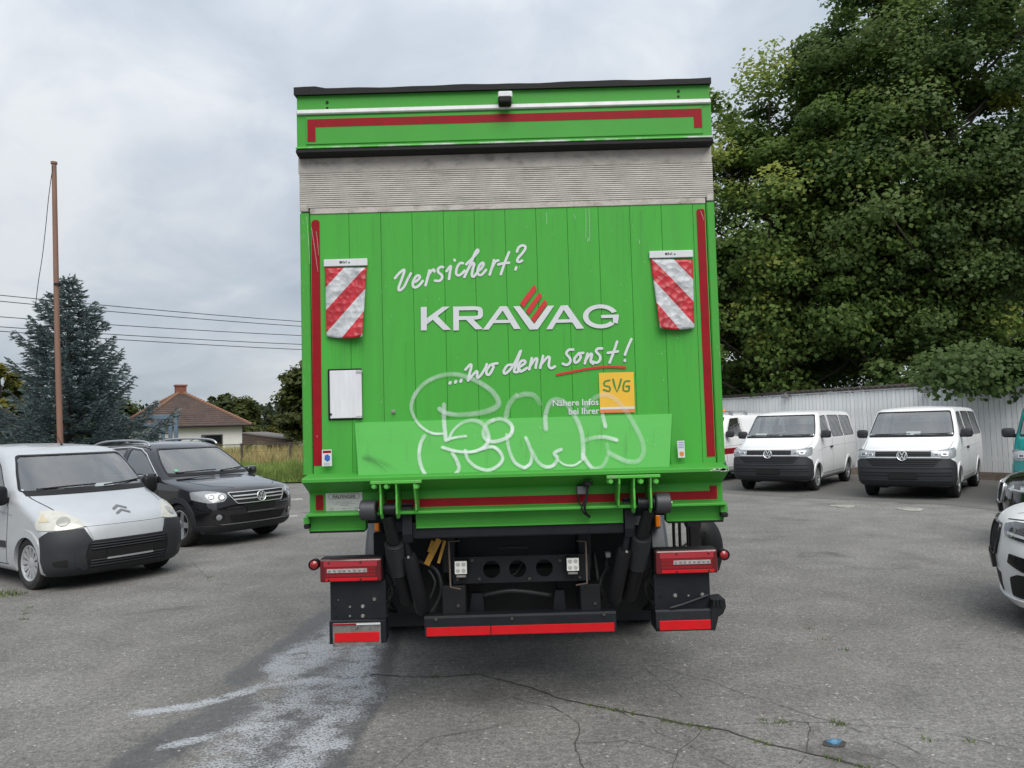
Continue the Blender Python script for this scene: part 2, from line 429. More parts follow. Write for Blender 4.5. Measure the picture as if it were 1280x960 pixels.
# faded painted line by the truck's left side
P = [gp(356, 645), gp(372, 643.6), gp(372, 646), gp(356, 647.4)]
mb = MB(); mb.add([(p.x, p.y, .004) for p in P], [(0, 1, 2, 3)]); mb.link('painted_line', MATS['worn_pale_paint'], kind='structure')
P = [gp(358, 624), gp(378, 622.8), gp(378, 625), gp(358, 626)]
mb = MB(); mb.add([(p.x, p.y, .004) for p in P], [(0, 1, 2, 3)]); mb.link('painted_line', MATS['worn_pale_paint'], kind='structure')
# crumpled blue wrapper
c = gp(1043, 930); mb = MB(); n = 12; vs = [(c.x, c.y, .03)]
for q in range(n):
    a = 2 * math.pi * q / n; vs.append((c.x + .040 * math.cos(a) * (1 + .2 * math.sin(3 * a)), c.y + .026 * math.sin(a), .006 + .016 * rr.random()))
for q in range(n): vs.append((vs[q + 1][0] * 1.0, vs[q + 1][1], .001))
mb.add(vs, [(0, 1 + q, 1 + (q + 1) % n) for q in range(n)] + [(1 + q, 1 + (q + 1) % n, 1 + n + (q + 1) % n, 1 + n + q) for q in range(n)])
mb.link('blue_wrapper', mat('blue_plastic', (.06, .17, .28), .45, var=.4, vscale=60, bump=.3), label='small crumpled blue plastic scrap lying on the cracked asphalt', cat='litter')
mb = MB(); c = gp(1043, 930)
P = [(c.x + .065 * math.cos(a) * (1 + .15 * math.sin(4 * a)), c.y + .05 * math.sin(a)) for a in np.linspace(0, 2 * math.pi, 18)[:-1]]
mb.add([(x, y, .0045) for x, y in P], [tuple(range(len(P)))]); mb.link('dark_patch', CRACK, kind='structure')  # flat dark patch round the blue wrapper

# asphalt strip under the parked vans, its darker colour mostly painted-in shade
SHADE_ASPH = mat('shade_toned_asphalt', (.125, .121, .114), .95, var=.35, vscale=45, bump=.4, bscale=80, col2=(.155, .15, .14), c2scale=1.2)
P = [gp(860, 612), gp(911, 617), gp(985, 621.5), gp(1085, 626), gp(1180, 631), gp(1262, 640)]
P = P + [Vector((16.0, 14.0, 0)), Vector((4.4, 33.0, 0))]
mb = MB(); mb.add([(p.x, p.y, .004) for p in P], [tuple(range(len(P)))]); mb.link('van_shade_asphalt', SHADE_ASPH, kind='structure')
# pavement, kerb and meadow beyond the yard on the left
PAVE = mat('pale_pavement', (.30, .29, .275), .9, var=.12, vscale=3, bump=.1)
mb = MB(); mb.box(-70, 4.2, 28.0, 31.8, -.2, .10); mb.link('pavement', PAVE, kind='structure')
mb = MB()
for k in range(72): mb.box(-70 + k * 1.03, -70 + k * 1.03 + 1.015, 27.84, 27.995, -.2, .12, bev=.012)
mb.link('kerb', mat('kerb_concrete', (.26, .25, .24), .9, var=.15, vscale=4), kind='structure')
MEADOW = mat('meadow_ground', (.13, .13, .05), .95, var=.3, vscale=1.5, col2=(.07, .09, .03), c2scale=.4)
mb = MB(); mb.add([(-400, 31.8, .06), (400, 33, .06), (400, 900, .06), (-400, 900, .06)], [(0, 1, 2, 3)]); mb.link('meadow', MEADOW, kind='structure')
def grass(name, n, x0, x1, y0, y1, hmin, hmax, w, m, label, cat):
    x = RNG.uniform(x0, x1, n); y = y0 + (y1 - y0) * RNG.random(n) ** 1.3
    h = RNG.uniform(hmin, hmax, n) * (0.7 + .5 * np.sin(x * 1.7 + y) ** 2); a = RNG.uniform(0, np.pi, n)
    c = np.stack([x, y, np.full(n, .05)], 1); d = np.stack([np.cos(a), np.sin(a) * .3, np.zeros(n)], 1) * (w * RNG.uniform(.5, 1.5, n))[:, None]
    top = c.copy(); top[:, 2] += h; top[:, :2] += RNG.normal(0, .28, (n, 2)) * h[:, None]
    mid = (c + top) / 2; mid[:, 2] += h * .08
    V = np.stack([c - d, c + d, mid + d * .7, top, mid - d * .7], 1).reshape(-1, 3); o = np.arange(n) * 5
    F = np.concatenate([np.stack([o, o + 1, o + 2], 1), np.stack([o, o + 2, o + 4], 1), np.stack([o + 4, o + 2, o + 3], 1)])
    return link(name, np_mesh(name, V, F, m), label=label, cat=cat, kind='stuff')
G_DRY = mat('dry_grass', (.34, .27, .12), .9, var=.35, vscale=2.5, col2=(.16, .17, .05), c2scale=.5, c2lo=.42, c2hi=.62)
G_GRN = mat('green_grass', (.13, .19, .04), .9, var=.35, vscale=3)
grass('tall_grass', 26000, -22, -4, 37.5, 54, .5, 1.05, .018, G_DRY, 'tall dry straw coloured grass on the meadow behind the wire fence', 'grass')
grass('short_grass', 14000, -22, -3, 31.9, 38.5, .10, .45, .016, G_GRN, 'shorter green grass strip between pavement and tall dry grass', 'grass')
grass('weed_bushes', 3500, -9.6, -6.2, 26.6, 27.9, .15, .75, .022, G_GRN, 'green weeds growing along the kerb left of the truck', 'weeds')
# ================================================================== the green box truck
TD = 4.6
def tp(px, py, d):
    v = at(px, py, TD + d); return (v.x, v.z)
def R(px0, py0, px1, py1, d):
    a = tp(px0, py0, d); b = tp(px1, py1, d)
    return a[0], b[0], b[1], a[1]          # x0, x1, z0, z1

G_PAINT = mat('green_paint', (0.055, 0.29, 0.040), 0.5, spec=.22, var=0.07, vscale=3, bump=0.03, bscale=40, col2=(0.066, 0.28, 0.050), c2scale=2.2, c2lo=0.5, c2hi=0.8, stretch=(1, 1, 0.35))
G_PLANK = mat('green_plank_paint', (0.060, 0.345, 0.046), 0.55, spec=.2, var=0.06, vscale=2.5, bump=0.04, bscale=25, col2=(0.062, 0.275, 0.050), c2scale=2.4, c2lo=0.42, c2hi=0.85, stretch=(3, 1, 0.3))
G_APRON_LIT = mat('green_apron_lit', (0.072, 0.365, 0.062), 0.5, spec=.22, var=0.05, vscale=4, bump=0.03, bscale=30, col2=(0.088, 0.37, 0.076), c2scale=3, c2lo=0.5, c2hi=0.75, stretch=(0.5, 1, 2))  # paler green for the tilted apron, light from above put into the colour
RUBBER = mat('black_rubber', (0.009, 0.009, 0.010), 0.6, spec=.25, var=0.3, bump=0.1)
STEEL_DARK = mat('dark_blue_grey_steel', (0.0075, 0.009, 0.012), 0.5, spec=.3, var=0.25, vscale=8, bump=0.05, col2=(0.018, 0.017, 0.017), c2scale=6, c2lo=0.55, c2hi=0.8)
BLACK_PL = mat('black_plastic', (0.008, 0.0085, 0.0095), 0.55, spec=.3, var=0.2, bump=0.05, bscale=200)
ALU = mat('brushed_aluminium', (0.55, 0.55, 0.55), 0.38, metal=0.75, var=0.12, vscale=20, stretch=(1, 1, 8))
ALU_DIRTY = mat('dirty_aluminium', (0.41, 0.385, 0.35), 0.62, metal=0.15, var=0.22, vscale=9, bump=0.15, bscale=70, col2=(0.20, 0.175, 0.15), c2scale=7, c2lo=0.50, c2hi=0.72, stretch=(1, 1, 1.6))
ALU_TREAD = mat('ribbed_aluminium', (0.53, 0.505, 0.47), 0.55, metal=0.2, var=0.18, vscale=10, col2=(0.27, 0.24, 0.21), c2scale=5, c2lo=0.55, c2hi=0.75, stretch=(0.8, 1, 2))
RED_TAPE = mat('red_reflective_tape', (0.24, 0.007, 0.013), 0.5, spec=.15, var=0.12, vscale=14, bump=0.04, bscale=300)
RED_BRIGHT = mat('bright_red_reflector', (0.50, 0.008, 0.012), 0.4, spec=.25, var=0.08, vscale=20)
WHITE_VINYL = mat('white_vinyl', (0.56, 0.58, 0.60), 0.45, var=0.06, vscale=10)
WHITE_PAINT_T = mat('white_enamel', (0.62, 0.63, 0.66), 0.35, var=0.10, vscale=14, stretch=(3, 1, 0.3))
STEEL_BRIGHT = mat('worn_steel', (0.36, 0.35, 0.33), 0.4, metal=0.7, var=0.3, vscale=20, col2=(0.12, 0.10, 0.08), c2scale=14)
YELLOW_ST = mat('yellow_paint', (0.60, 0.30, 0.02), 0.45, var=0.2, vscale=12)
ORANGE_L = mat('orange_lens', (0.75, 0.20, 0.01), 0.2, var=0.1)
SIGN_Y = mat('yellow_vinyl', (0.72, 0.42, 0.035), 0.4, var=0.05)
SIGN_O = mat('orange_vinyl', (0.62, 0.20, 0.05), 0.4, var=0.05)
SIGN_G = mat('dark_green_vinyl', (0.05, 0.20, 0.035), 0.4, var=0.05)
LENS_RED = mat('red_lamp_lens', (0.26, 0.004, 0.008), 0.12, var=0.1, coat=0.6)
LENS_DK = mat('dark_red_lens', (0.10, 0.002, 0.005), 0.15, var=0.15, coat=0.6)
PRINT_DK = mat('dark_print', (0.03, 0.03, 0.03), 0.5)
TYRE = mat('tyre_rubber', (0.014, 0.014, 0.014), 0.75, var=0.3, vscale=20, bump=0.15, col2=(0.035, 0.033, 0.03), c2scale=5)
LED_W = mat('led_lens', (0.75, 0.75, 0.70), 0.2, var=0.1, coat=0.5)

def spray_mat(name='spray_paint', col=(0.72, 0.78, 0.78)):
    m = bpy.data.materials.new(name); m.use_nodes = True
    nt = m.node_tree; N, L = nt.nodes, nt.links
    b = N['Principled BSDF']; b.inputs['Base Color'].default_value = (*col, 1); b.inputs['Roughness'].default_value = 0.6
    tc = N.new('ShaderNodeTexCoord')
    n = N.new('ShaderNodeTexNoise'); n.inputs['Scale'].default_value = 9; n.inputs['Detail'].default_value = 9; n.inputs['Roughness'].default_value = 0.7
    L.new(tc.outputs['Object'], n.inputs['Vector'])
    at_ = N.new('ShaderNodeAttribute'); at_.attribute_name = 'spray'
    r = N.new('ShaderNodeMapRange'); r.inputs[1].default_value = 0.3; r.inputs[2].default_value = 0.7; r.inputs[3].default_value = 0.34; r.inputs[4].default_value = 0.88
    L.new(n.outputs['Fac'], r.inputs[0])
    mu = N.new('ShaderNodeMath'); mu.operation = 'MULTIPLY'; mu.use_clamp = True
    L.new(r.outputs[0], mu.inputs[0]); L.new(at_.outputs['Fac'], mu.inputs[1]); L.new(mu.outputs[0], b.inputs['Alpha'])
    return m
SPRAY = spray_mat()

def flag_mat(sgn):
    m = bpy.data.materials.new('striped_foil'); m.use_nodes = True
    nt = m.node_tree; N, L = nt.nodes, nt.links
    b = N['Principled BSDF']; b.inputs['Roughness'].default_value = 0.32
    at_ = N.new('ShaderNodeAttribute'); at_.attribute_name = 'stripe'
    def mm(op, a, bb=None):
        n = N.new('ShaderNodeMath'); n.operation = op
        L.new(a, n.inputs[0])
        if bb is not None: n.inputs[1].default_value = bb
        return n.outputs[0]
    fr = mm('FRACT', mm('MULTIPLY', mm('ADD', at_.outputs['Fac'], 3.0), 1 / 56.0))
    isw = mm('GREATER_THAN', fr, 0.5)
    mx = N.new('ShaderNodeMix'); mx.data_type = 'RGBA'
    mx.inputs[6].default_value = (0.42, 0.014, 0.025, 1); mx.inputs[7].default_value = (0.44, 0.46, 0.48, 1)
    L.new(isw, mx.inputs[0])
    tc = N.new('ShaderNodeTexCoord')
    n = N.new('ShaderNodeTexVoronoi'); n.inputs['Scale'].default_value = 26
    L.new(tc.outputs['Object'], n.inputs['Vector'])
    n2 = N.new('ShaderNodeTexNoise'); n2.inputs['Scale'].default_value = 18; n2.inputs['Detail'].default_value = 4
    L.new(tc.outputs['Object'], n2.inputs['Vector'])
    r = N.new('ShaderNodeMapRange'); r.inputs[1].default_value = 0.3; r.inputs[2].default_value = 0.7; r.inputs[3].default_value = 0.68; r.inputs[4].default_value = 1.2
    L.new(n2.outputs['Fac'], r.inputs[0])
    vm = N.new('ShaderNodeVectorMath'); vm.operation = 'SCALE'; L.new(mx.outputs[2], vm.inputs[0]); L.new(r.outputs[0], vm.inputs['Scale'])
    L.new(vm.outputs[0], b.inputs['Base Color'])
    bp = N.new('ShaderNodeBump'); bp.inputs['Strength'].default_value = 0.5; bp.inputs['Distance'].default_value = 0.012
    L.new(n.outputs['Distance'], bp.inputs['Height']); L.new(bp.outputs[0], b.inputs['Normal'])
    return m

truck = thing('box_truck', 'bright green box truck seen from behind with its tail lift folded up', 'truck', (0, TD, 0))

# ---- cargo box
mb = MB()
mb.box(-1.235, 1.235, 0.10, 7.2, 1.42, 3.83, bev=0.02)
mb.link('cargo_box', mat('pale_box_panel', (.58, .59, .58), .45, var=.06, vscale=2), truck)  # unseen side panels, made pale so no green bounces onto nearby cars
# ---- top header
x0, x1, zb, zt = R(371, 121, 887, 181, -0.02)
zt = 3.83
hd = MB()
a = R(371, 121, 887, 125, -0.02); b_ = R(371, 141, 889, 168, -0.02)
hd.box(a[0], a[1], -0.02, 0.12, b_[2] - 0.05, a[3] + 0.01)
header = hd.link('header_beam', G_PAINT, truck)
pts = []; mb = MB()                                   # wavy rubber seal along the roof edge
xs = np.linspace(a[0] - 0.012, a[1] + 0.008, 40)
zs0 = a[3] + 0.0
for i, x in enumerate(xs):
    wv = 0.0025 * math.sin(i * 0.5) + 0.0015 * math.sin(i * 1.3) + (0.012 if i < 3 else 0)
    pts.append((x, zs0 + 0.036 + wv))
poly = [(x, zs0 + 0.001) for x in xs] + pts[::-1]
vs = [(x, -0.045, z) for x, z in poly] + [(x, 0.25, z + 0.02) for x, z in poly]
n = len(xs)
fs = []
for i in range(n - 1):
    j0, j1 = i, i + 1; k0, k1 = 2 * n - 1 - i, 2 * n - 2 - i
    fs += [(j0, j1, k1, k0), (k0, k1, k1 + 2 * n, k0 + 2 * n), (j0, j1, j1 + 2 * n, j0 + 2 * n)]
mb.add(vs, fs)
mb.link('roof_seal', RUBBER, truck)
for (px, py) in ((409, 128), (409, 135), (848, 114), (848, 120.5)):
    c = tp(px, py, -0.021); MB().lathe([(-0.004, 0.0001), (-0.004, 0.009 if py in (128, 114) else 0.006), (0.004, 0.009)], 'y', (c[0], -0.021, c[1]), 12).link('rivet', RUBBER, header)
r = R(370, 137.5, 889, 127.5, -0.045); zt_ = tp(371, 137.0, -0.045)[1]; zb_ = tp(371, 143, -0.045)[1]
MB().box(r[0], r[1], -0.045, -0.0205, zb_, zt_, bev=0.006).link('aluminium_strip', mat('pale_aluminium', (0.62, 0.63, 0.63), 0.4, metal=0.2, var=0.15, vscale=10), header)
# panel of the header: a frame of thin raised rails
zp1 = tp(371, 147, -0.02)[1]; zp0 = tp(371, 183, -0.02)[1]; xa, xb = tp(371, 165, -0.03)[0], tp(890, 165, -0.03)[0]
mb = MB()
mb.box(xa, xb, -0.028, -0.0195, zp0 - 0.03, zp1 + 0.018)
mb.link('header_panel', G_PAINT, header)
mb = MB(); mb.box(xa + 0.055, xb - 0.055, -0.034, -0.0275, zp0 + 0.004, zp1 - 0.002, bev=0.003); mb.link('header_panel', G_PAINT, header)
mb = MB()
t0 = tp(384, 149.3, -0.035); t1 = tp(384, 159.3, -0.035); te = tp(877, 140, -0.035)
w = t0[1] - t1[1]
zl = tp(384, 177.5, -0.035)[1]
P = [(t0[0], zl), (t0[0] + w, zl), (t0[0] + w, t1[1]), (te[0] - w, t1[1]), (te[0] - w, zl + 0.02), (te[0], zl + 0.02), (te[0], t0[1]), (t0[0], t0[1])]
mb.prism(P, -0.0356, -0.0338); mb.link('reflective_tape', RED_TAPE, header)
# black lip under the header
zl1 = tp(371, 186.5, -0.07)[1]; zl0 = tp(371, 193.0, -0.07)[1]; xl = R(370, 190, 891.5, 176, -0.08)
mb = MB(); mb.prism([(-0.085, zl0 + 0.006), (-0.085, zl1 - 0.01), (-0.06, zl1), (0.02, zl1), (0.02, zl0 - 0.004), (-0.05, zl0 - 0.002)], xl[0], xl[1], plane='yz')
mb.link('rubber_lip', RUBBER, truck)
mb = MB(); mb.box(xl[0] - 0.004, xl[1], -0.075, -0.0355, zl1 + 0.0005, zl1 + 0.012, bev=0.003); mb.link('drip_edge', mat('chipped_edge', (0.60, 0.62, 0.60), 0.5, var=0.2, col2=(0.08, 0.40, 0.05), c2scale=3.0, c2lo=0.42, c2hi=0.55, stretch=(1, 1, 1)), header)

# ---- tail lift platform, folded up
xL, xR = tp(377.0, 430, 0)[0], tp(900, 430, 0)[0]
zP0 = tp(380, 595, 0)[1]; zPT = tp(376, 262, 0)[1]; zA0 = tp(376, 268.5, 0)[1]; zA1 = tp(376, 217.5, 0)[1]; zA2 = tp(376, 193, 0)[1]
xp0, xp1 = tp(387.5, 275, 0)[0], tp(882, 262, 0)[0]
plat = MB()
plat.box(xp0 - 0.002, xp1 + 0.002, 0.012, 0.09, zP0, zA2 - 0.02)
platform = plat.link('platform', mat('backing_green', (0.03, 0.17, 0.018), 0.6), truck)  # dark green backing slab, visible in the plank seams
for s0, s1 in ((xL, xp0 - 0.004), (xp1 + 0.004, xR)):
    mb = MB(); mb.box(s0, s1, -0.006, 0.09, zP0, zA0 + 0.01, bev=0.006); mb.link('side_rail', G_PAINT, platform)
    mb = MB(); mb.box(s0 + 0.003, s1 - 0.003, -0.012, 0.09, zA0 + 0.013, zA0 + 0.06, bev=0.005); mb.link('rail_cap', ALU_DIRTY, platform)
seams = [tp(px, 275 - (px - 387) * 0.0245, 0)[0] for px in (436, 475.6, 514.8, 554, 592.6, 631, 669.6, 708.7, 747.6, 787, 826.4, 865.8)]
edges = [xp0] + seams + [xp1]
for i in range(len(edges) - 1):
    mb = MB(); mb.box(edges[i] + 0.0008, edges[i + 1] - 0.0008, random.uniform(0, .0012), 0.02, zP0, zA0 - 0.001, bev=0.0015)
    mb.link('plank', G_PLANK, platform)
# the plain band and the ribbed tread at the tip
mb = MB(); mb.box(xL - 0.006, xR - 0.002, 0.0, 0.088, zA1, zA2 + 0.05, bev=0.003); mb.link('tip_band', ALU_DIRTY, platform)
nr = 17; prof = []
zr0, zr1 = tp(376, 261, 0)[1], zA1 - 0.001
for k in range(nr):
    z0 = zr0 + (zr1 - zr0) * k / nr; z1 = zr0 + (zr1 - zr0) * (k + 1) / nr; dz = z1 - z0
    prof += [(0.002, z0), (-0.006, z0 + dz * 0.3), (-0.006, z0 + dz * 0.74), (0.006, z0 + dz * 0.84)]
prof += [(0.004, zr1), (0.09, zr1), (0.09, zr0)]
mb = MB(); mb.prism(prof, xL, xR - 0.002, plane='yz'); mb.link('tread_ribs', ALU_TREAD, platform)
mb = MB(); mb.box(xp0, xp1, -0.005, 0.08, zA0, zr0 - 0.001, bev=0.003); mb.link('tread_edge', ALU_DIRTY, platform)

def tape(pix, d, parent, m=RED_TAPE, name='reflective_tape', th=0.0016):
    mb = MB(); mb.prism([tp(px, py, d) for px, py in pix], d - th, d + 0.0004); return mb.link(name, m, parent)
def tape_rect(px0, py0, px1, py1, d, parent, m=RED_TAPE, name='reflective_tape', bev=0.0, th=0.0016):
    r = R(px0, py0, px1, py1, d); mb = MB()
    if bev:
        b = bev; P = []
        for cx, cz, a0 in ((r[1] - b, r[3] - b, 0), (r[0] + b, r[3] - b, 90), (r[0] + b, r[2] + b, 180), (r[1] - b, r[2] + b, 270)):
            for k in range(4): an = rad(a0 + 30 * k); P.append((cx + b * math.cos(an), cz + b * math.sin(an)))
        mb.prism(P, d - th, d + 0.0004)
    else: mb.prism([(r[0], r[2]), (r[1], r[2]), (r[1], r[3]), (r[0], r[3])], d - th, d + 0.0004)
    return mb.link(name, m, parent)
tape([(389, 279), (391, 275.5), (396, 274.5), (399.5, 277), (403, 582), (391.6, 582.5)], 0, platform)
tape([(870.3, 264), (872, 261.5), (878.5, 261), (880.6, 263), (894, 570.5), (883.6, 571)], 0, platform)

# ---- folded warning flags
def warning_flag(px0, px1, pyt, mirror):
    # rail at the top, foil that hangs and curls out at the foot
    r = R(px0, pyt, px1, pyt + (9 if not mirror else 9), -0.012)
    f = MB(); zt, zb = tp(px0, pyt, -0.012)[1], tp(px0, pyt + 9, -0.012)[1]
    f.box(r[0], r[1], -0.016, -0.0005, zb, zt, bev=0.003)
    flag = f.link('warning_flag', WHITE_VINYL, platform)
    nx, nz = 20, 30; vs = []; st = []; fs = []
    W = px1 - px0
    for j in range(nz + 1):
        v = j / nz
        for i in range(nx + 1):
            u = i / nx
            uu = (u if not mirror else 1 - u)
            xa = px0 + 1.5 + v * 2.0 if not mirror else px0 + 1.5 + v * 12.0
            xe = px1 - 1.0 - v * 5.5 if not mirror else px1 - 0.5 + v * 2.0
            px = xa + (xe - xa) * u; py = pyt + 10 + v * 86 - (2.2 * (1 - 4 * (u - 0.5) ** 2) * -v)
            curl = 0.035 * v ** 3 * (0.4 + 0.9 * uu) + 0.010 * v * math.sin(u * 7 + v * 3) * 0.5 + 0.008 * math.sin(math.pi * v)
            d = -0.008 - max(0.0, curl)
            x, z = tp(px, py, d)
            vs.append((x, d, z)); st.append(uu * W + v * 86)
    for j in range(nz):
        for i in range(nx):
            q = j * (nx + 1) + i; fs.append((q, q + 1, q + nx + 2, q + nx + 1))
    nv = len(vs)
    vs += [(x, y + 0.004, z) for x, y, z in vs]; st += st
    fs += [tuple(i + nv for i in f[::-1]) for f in fs]
    rim = [i for i in range(nx + 1)] + [(j + 1) * (nx + 1) - 1 for j in range(1, nz + 1)] + [nz * (nx + 1) + i for i in range(nx - 1, -1, -1)] + [j * (nx + 1) for j in range(nz - 1, 0, -1)]
    for a_, b_ in zip(rim, rim[1:] + rim[:1]): fs.append((a_, b_, b_ + nv, a_ + nv))
    m = MB(); m.add(vs, fs)
    me = m.mesh('flag_foil', flag_mat(mirror), 'all')
    at_ = me.attributes.new('stripe', 'FLOAT', 'POINT'); at_.data.foreach_set('value', np.array(st, np.float32))
    # joined into the flag would be a fourth level: the foil is the flag's own sibling under the platform
    o = link('flag_foil', me, platform)
    c = R(px0 + W * 0.36, pyt + 1.0, px0 + W * 0.62, pyt + 5.5, -0.0165)
    for k, (u0, u1, h) in enumerate(((0, .22, .8), (.28, .36, .9), (.42, .5, .6), (.56, .62, .9), (.76, .92, .4))):
        q = MB(); xw = c[1] - c[0]; zz = c[2] + 0.006
        q.box(c[0] + xw * u0, c[0] + xw * u1, -0.0176, -0.0155, zz, zz + 0.016 * h); q.link('print_mark', PRINT_DK, platform)
warning_flag(404.6, 459.4, 324.5, False)
warning_flag(811.5, 866.5, 314.0, True)

# ---- white hatch with its rubber frame
r = R(409.5, 461.5, 453, 524, -0.01)
mb = MB(); mb.box(r[0], r[1], -0.012, -0.0005, r[2], r[3], bev=0.004); fr_ = mb.link('hatch', RUBBER, platform)
r = R(411.8, 463.5, 452.8, 522.2, -0.018)
mb = MB(); mb.box(r[0], r[1], -0.020, -0.0125, r[2], r[3], bev=0.003); mb.link('hatch_door', WHITE_PAINT_T, platform)
for (px, py) in ((449, 464.5), (449, 521)):
    c = tp(px, py, -0.022); MB().box(c[0] - 0.018, c[0] + 0.018, -0.025, -0.0205, c[1] - 0.008, c[1] + 0.008, bev=0.002).link('hatch_hinge', ALU, platform)
c = tp(413.5, 518, -0.022); MB().lathe([(-0.006, 0.0001), (-0.006, 0.006), (0, 0.007)], 'y', (c[0], -0.0205, c[1]), 12).link('hatch_lock', STEEL_DARK, platform)
c = tp(492, 514.5, 0); mb = MB(); mb.lathe([(-0.02, 0.0001), (-0.02, 0.007), (-0.008, 0.008), (-0.008, 0.012), (0, 0.012)], 'y', (c[0], 0, c[1]), 10); mb.link('bolt', STEEL_BRIGHT, platform)

# ---- apron plate, standing off at its foot
AD0, AD1 = -0.010, -0.105
zAp1 = tp(443.5, 528.5, AD0)[1]; zAp0 = tp(447, 596, AD1)[1]
xa0, xa1 = tp(443.5, 528, AD0)[0], tp(840, 517.3, AD0)[0]
xb0, xb1 = tp(448, 596, AD1)[0], tp(836.5, 585, AD1)[0]
mb = MB()
mb.add([(xa0, AD0, zAp1), (xa1, AD0, zAp1), (xb1, AD1, zAp0), (xb0, AD1, zAp0),
        (xa0 - .004, 0.003, zAp1 + .002), (xa1 + .004, 0.003, zAp1 + .002), (xb1 + 0.03, 0.003, zAp0), (xb0 - 0.03, 0.003, zAp0)],
       [(0, 1, 2, 3), (4, 5, 1, 0), (1, 5, 6, 2), (0, 3, 7, 4), (3, 2, 6, 7), (4, 7, 6, 5)])
mb.link('apron_plate', G_APRON_LIT, platform)
def surf(px, py):
    """the place on the planks or the apron seen at a photo pixel: (x, d, z)"""
    x, z = tp(px, py, 0)
    if z > zAp1 or px < 444 or px > 839: return (x, 0.0, z)
    d = 0.0
    for _ in range(6):
        x, z = tp(px, py, d); t = min(1, max(0, (zAp1 - z) / (zAp1 - zAp0))); d = AD0 + (AD1 - AD0) * t
    return (x, d, z)

OFF = [0.0012]
def ribbon(mb, pix, wpx, taper=0.0, sub=6, dens=None, store=None, dd=None, wl=None):
    """brush stroke on the rear of the truck as a flat strip"""
    P = catmull([Vector((a_[0], a_[1], 0)) for a_ in pix], sub)
    n = len(P); off = OFF[0]; OFF[0] += 0.00012
    L_, C_, R_ = [], [], []; row = []
    for i, p in enumerate(P):
        t = (P[min(i + 1, n - 1)] - P[max(i - 1, 0)])
        t = t.normalized() if t.length > 0 else Vector((1, 0, 0))
        nn = Vector((-t.y, t.x, 0))
        u = i / (n - 1)
        w = wpx / 2 * (1 - taper * u)
        if wl: w = wpx / 2 * np.interp(u, np.linspace(0, 1, len(wl)), wl)
        row.append((p + nn * w, p + nn * w * 0.45, p - nn * w * 0.45, p - nn * w))
    # rounded ends
    t0 = (P[0] - P[1]).normalized(); t1 = (P[-1] - P[-2]).normalized()
    w0 = (row[0][0] - row[0][3]).length / 2; w1 = (row[-1][0] - row[-1][3]).length / 2
    def cap(p, t, w):
        nn = Vector((-t.y, t.x, 0)) ; return [p + t * w * s + nn * w * c for s, c in ((0.6, 0.8), (0.95, 0.3), (0.95, -0.3), (0.6, -0.8))]
    c0 = cap(P[0], -t0, -w0) if False else [P[0] + t0 * w0 * s + Vector((-(-t0).y, (-t0).x, 0)) * w0 * c for s, c in ((.6, .8), (.95, .3), (.95, -.3), (.6, -.8))]
    c1 = [P[-1] + t1 * w1 * s + Vector((-t1.y, t1.x, 0)) * w1 * c for s, c in ((.6, .8), (.95, .3), (.95, -.3), (.6, -.8))]
    rows = [c0] + row + [c1]
    vs = []; de = []
    for k, rr in enumerate(rows):
        for q, p in enumerate(rr):
            x, d, z = surf(p.x, p.y)
            vs.append((x, d - off - 0.00003 * k, z))
            e = 0.35 if q in (0, 3) else 1.0
            if k in (0, len(rows) - 1): e *= 0.6
            if dens is not None: de.append(e * (dens if not isinstance(dens, (list, tuple)) else float(np.interp(k / (len(rows) - 1), np.linspace(0, 1, len(dens)), dens))))
    fs = []
    for k in range(len(rows) - 1):
        for q in range(3):
            a_ = k * 4 + q; fs.append((a_, a_ + 1, a_ + 5, a_ + 4))
    mb.add(vs, fs)
    if store is not None: store += de
def poly_flat(mb, pix):
    off = OFF[0]; OFF[0] += 0.00004
    vs = []
    for px, py in pix:
        x, d, z = surf(px, py); vs.append((x, d - off, z))
    mb.add(vs, [tuple(range(len(vs)))])
def Z4(pts): return [(x / 5.055 + 480, y / 5.055 + 290) for x, y in pts]
def Z5(pts): return [(x / 5.335 + 640, y / 5.335 + 340) for x, y in pts]
def ZA(pts): return [(x / 6.0 + 500, y / 6.0 + 450) for x, y in pts]
def ZB(pts): return [(x / 6.095 + 640, y / 6.095 + 470) for x, y in pts]

# ---- handwriting: versichert?
mb = MB(); W = 3.2
for st in ([(70, 292), (95, 262), (122, 240), (128, 250), (110, 305), (95, 345), (93, 365), (104, 368), (128, 345), (150, 300), (170, 262)],
           [(182, 318), (202, 312), (222, 295), (226, 280), (212, 275), (194, 293), (183, 323), (186, 346), (205, 349), (228, 332), (245, 310)],
           [(287, 243), (277, 285), (263, 337)], [(272, 295), (290, 258), (312, 238), (319, 250)],
           [(374, 222), (356, 222), (341, 238), (346, 257), (364, 272), (367, 292), (350, 309), (322, 308)],
           [(395, 248), (422, 215), (417, 255), (411, 298)], [(445, 176), (448, 181)],
           [(499, 198), (481, 198), (462, 225), (456, 262), (470, 275), (490, 265), (510, 245)],
           [(520, 205), (560, 165), (595, 125), (590, 113), (575, 135), (545, 205), (508, 285)], [(512, 275), (540, 222), (562, 197), (570, 207), (560, 240), (556, 275), (568, 282), (588, 258)],
           [(590, 250), (612, 235), (630, 205), (622, 195), (605, 210), (592, 245), (598, 270), (618, 270), (645, 240)],
           [(695, 178), (685, 215), (668, 270)], [(682, 228), (702, 190), (722, 180)],
           [(790, 128), (765, 190), (738, 268)], [(722, 206), (758, 198), (790, 195)],
           [(840, 125), (850, 100), (872, 86), (892, 92), (890, 112), (870, 140), (848, 165), (842, 186), (856, 190), (872, 182)], [(836, 224), (831, 238)]):
    ribbon(mb, Z4(st), W)
mb.link('lettering', WHITE_VINYL, platform)
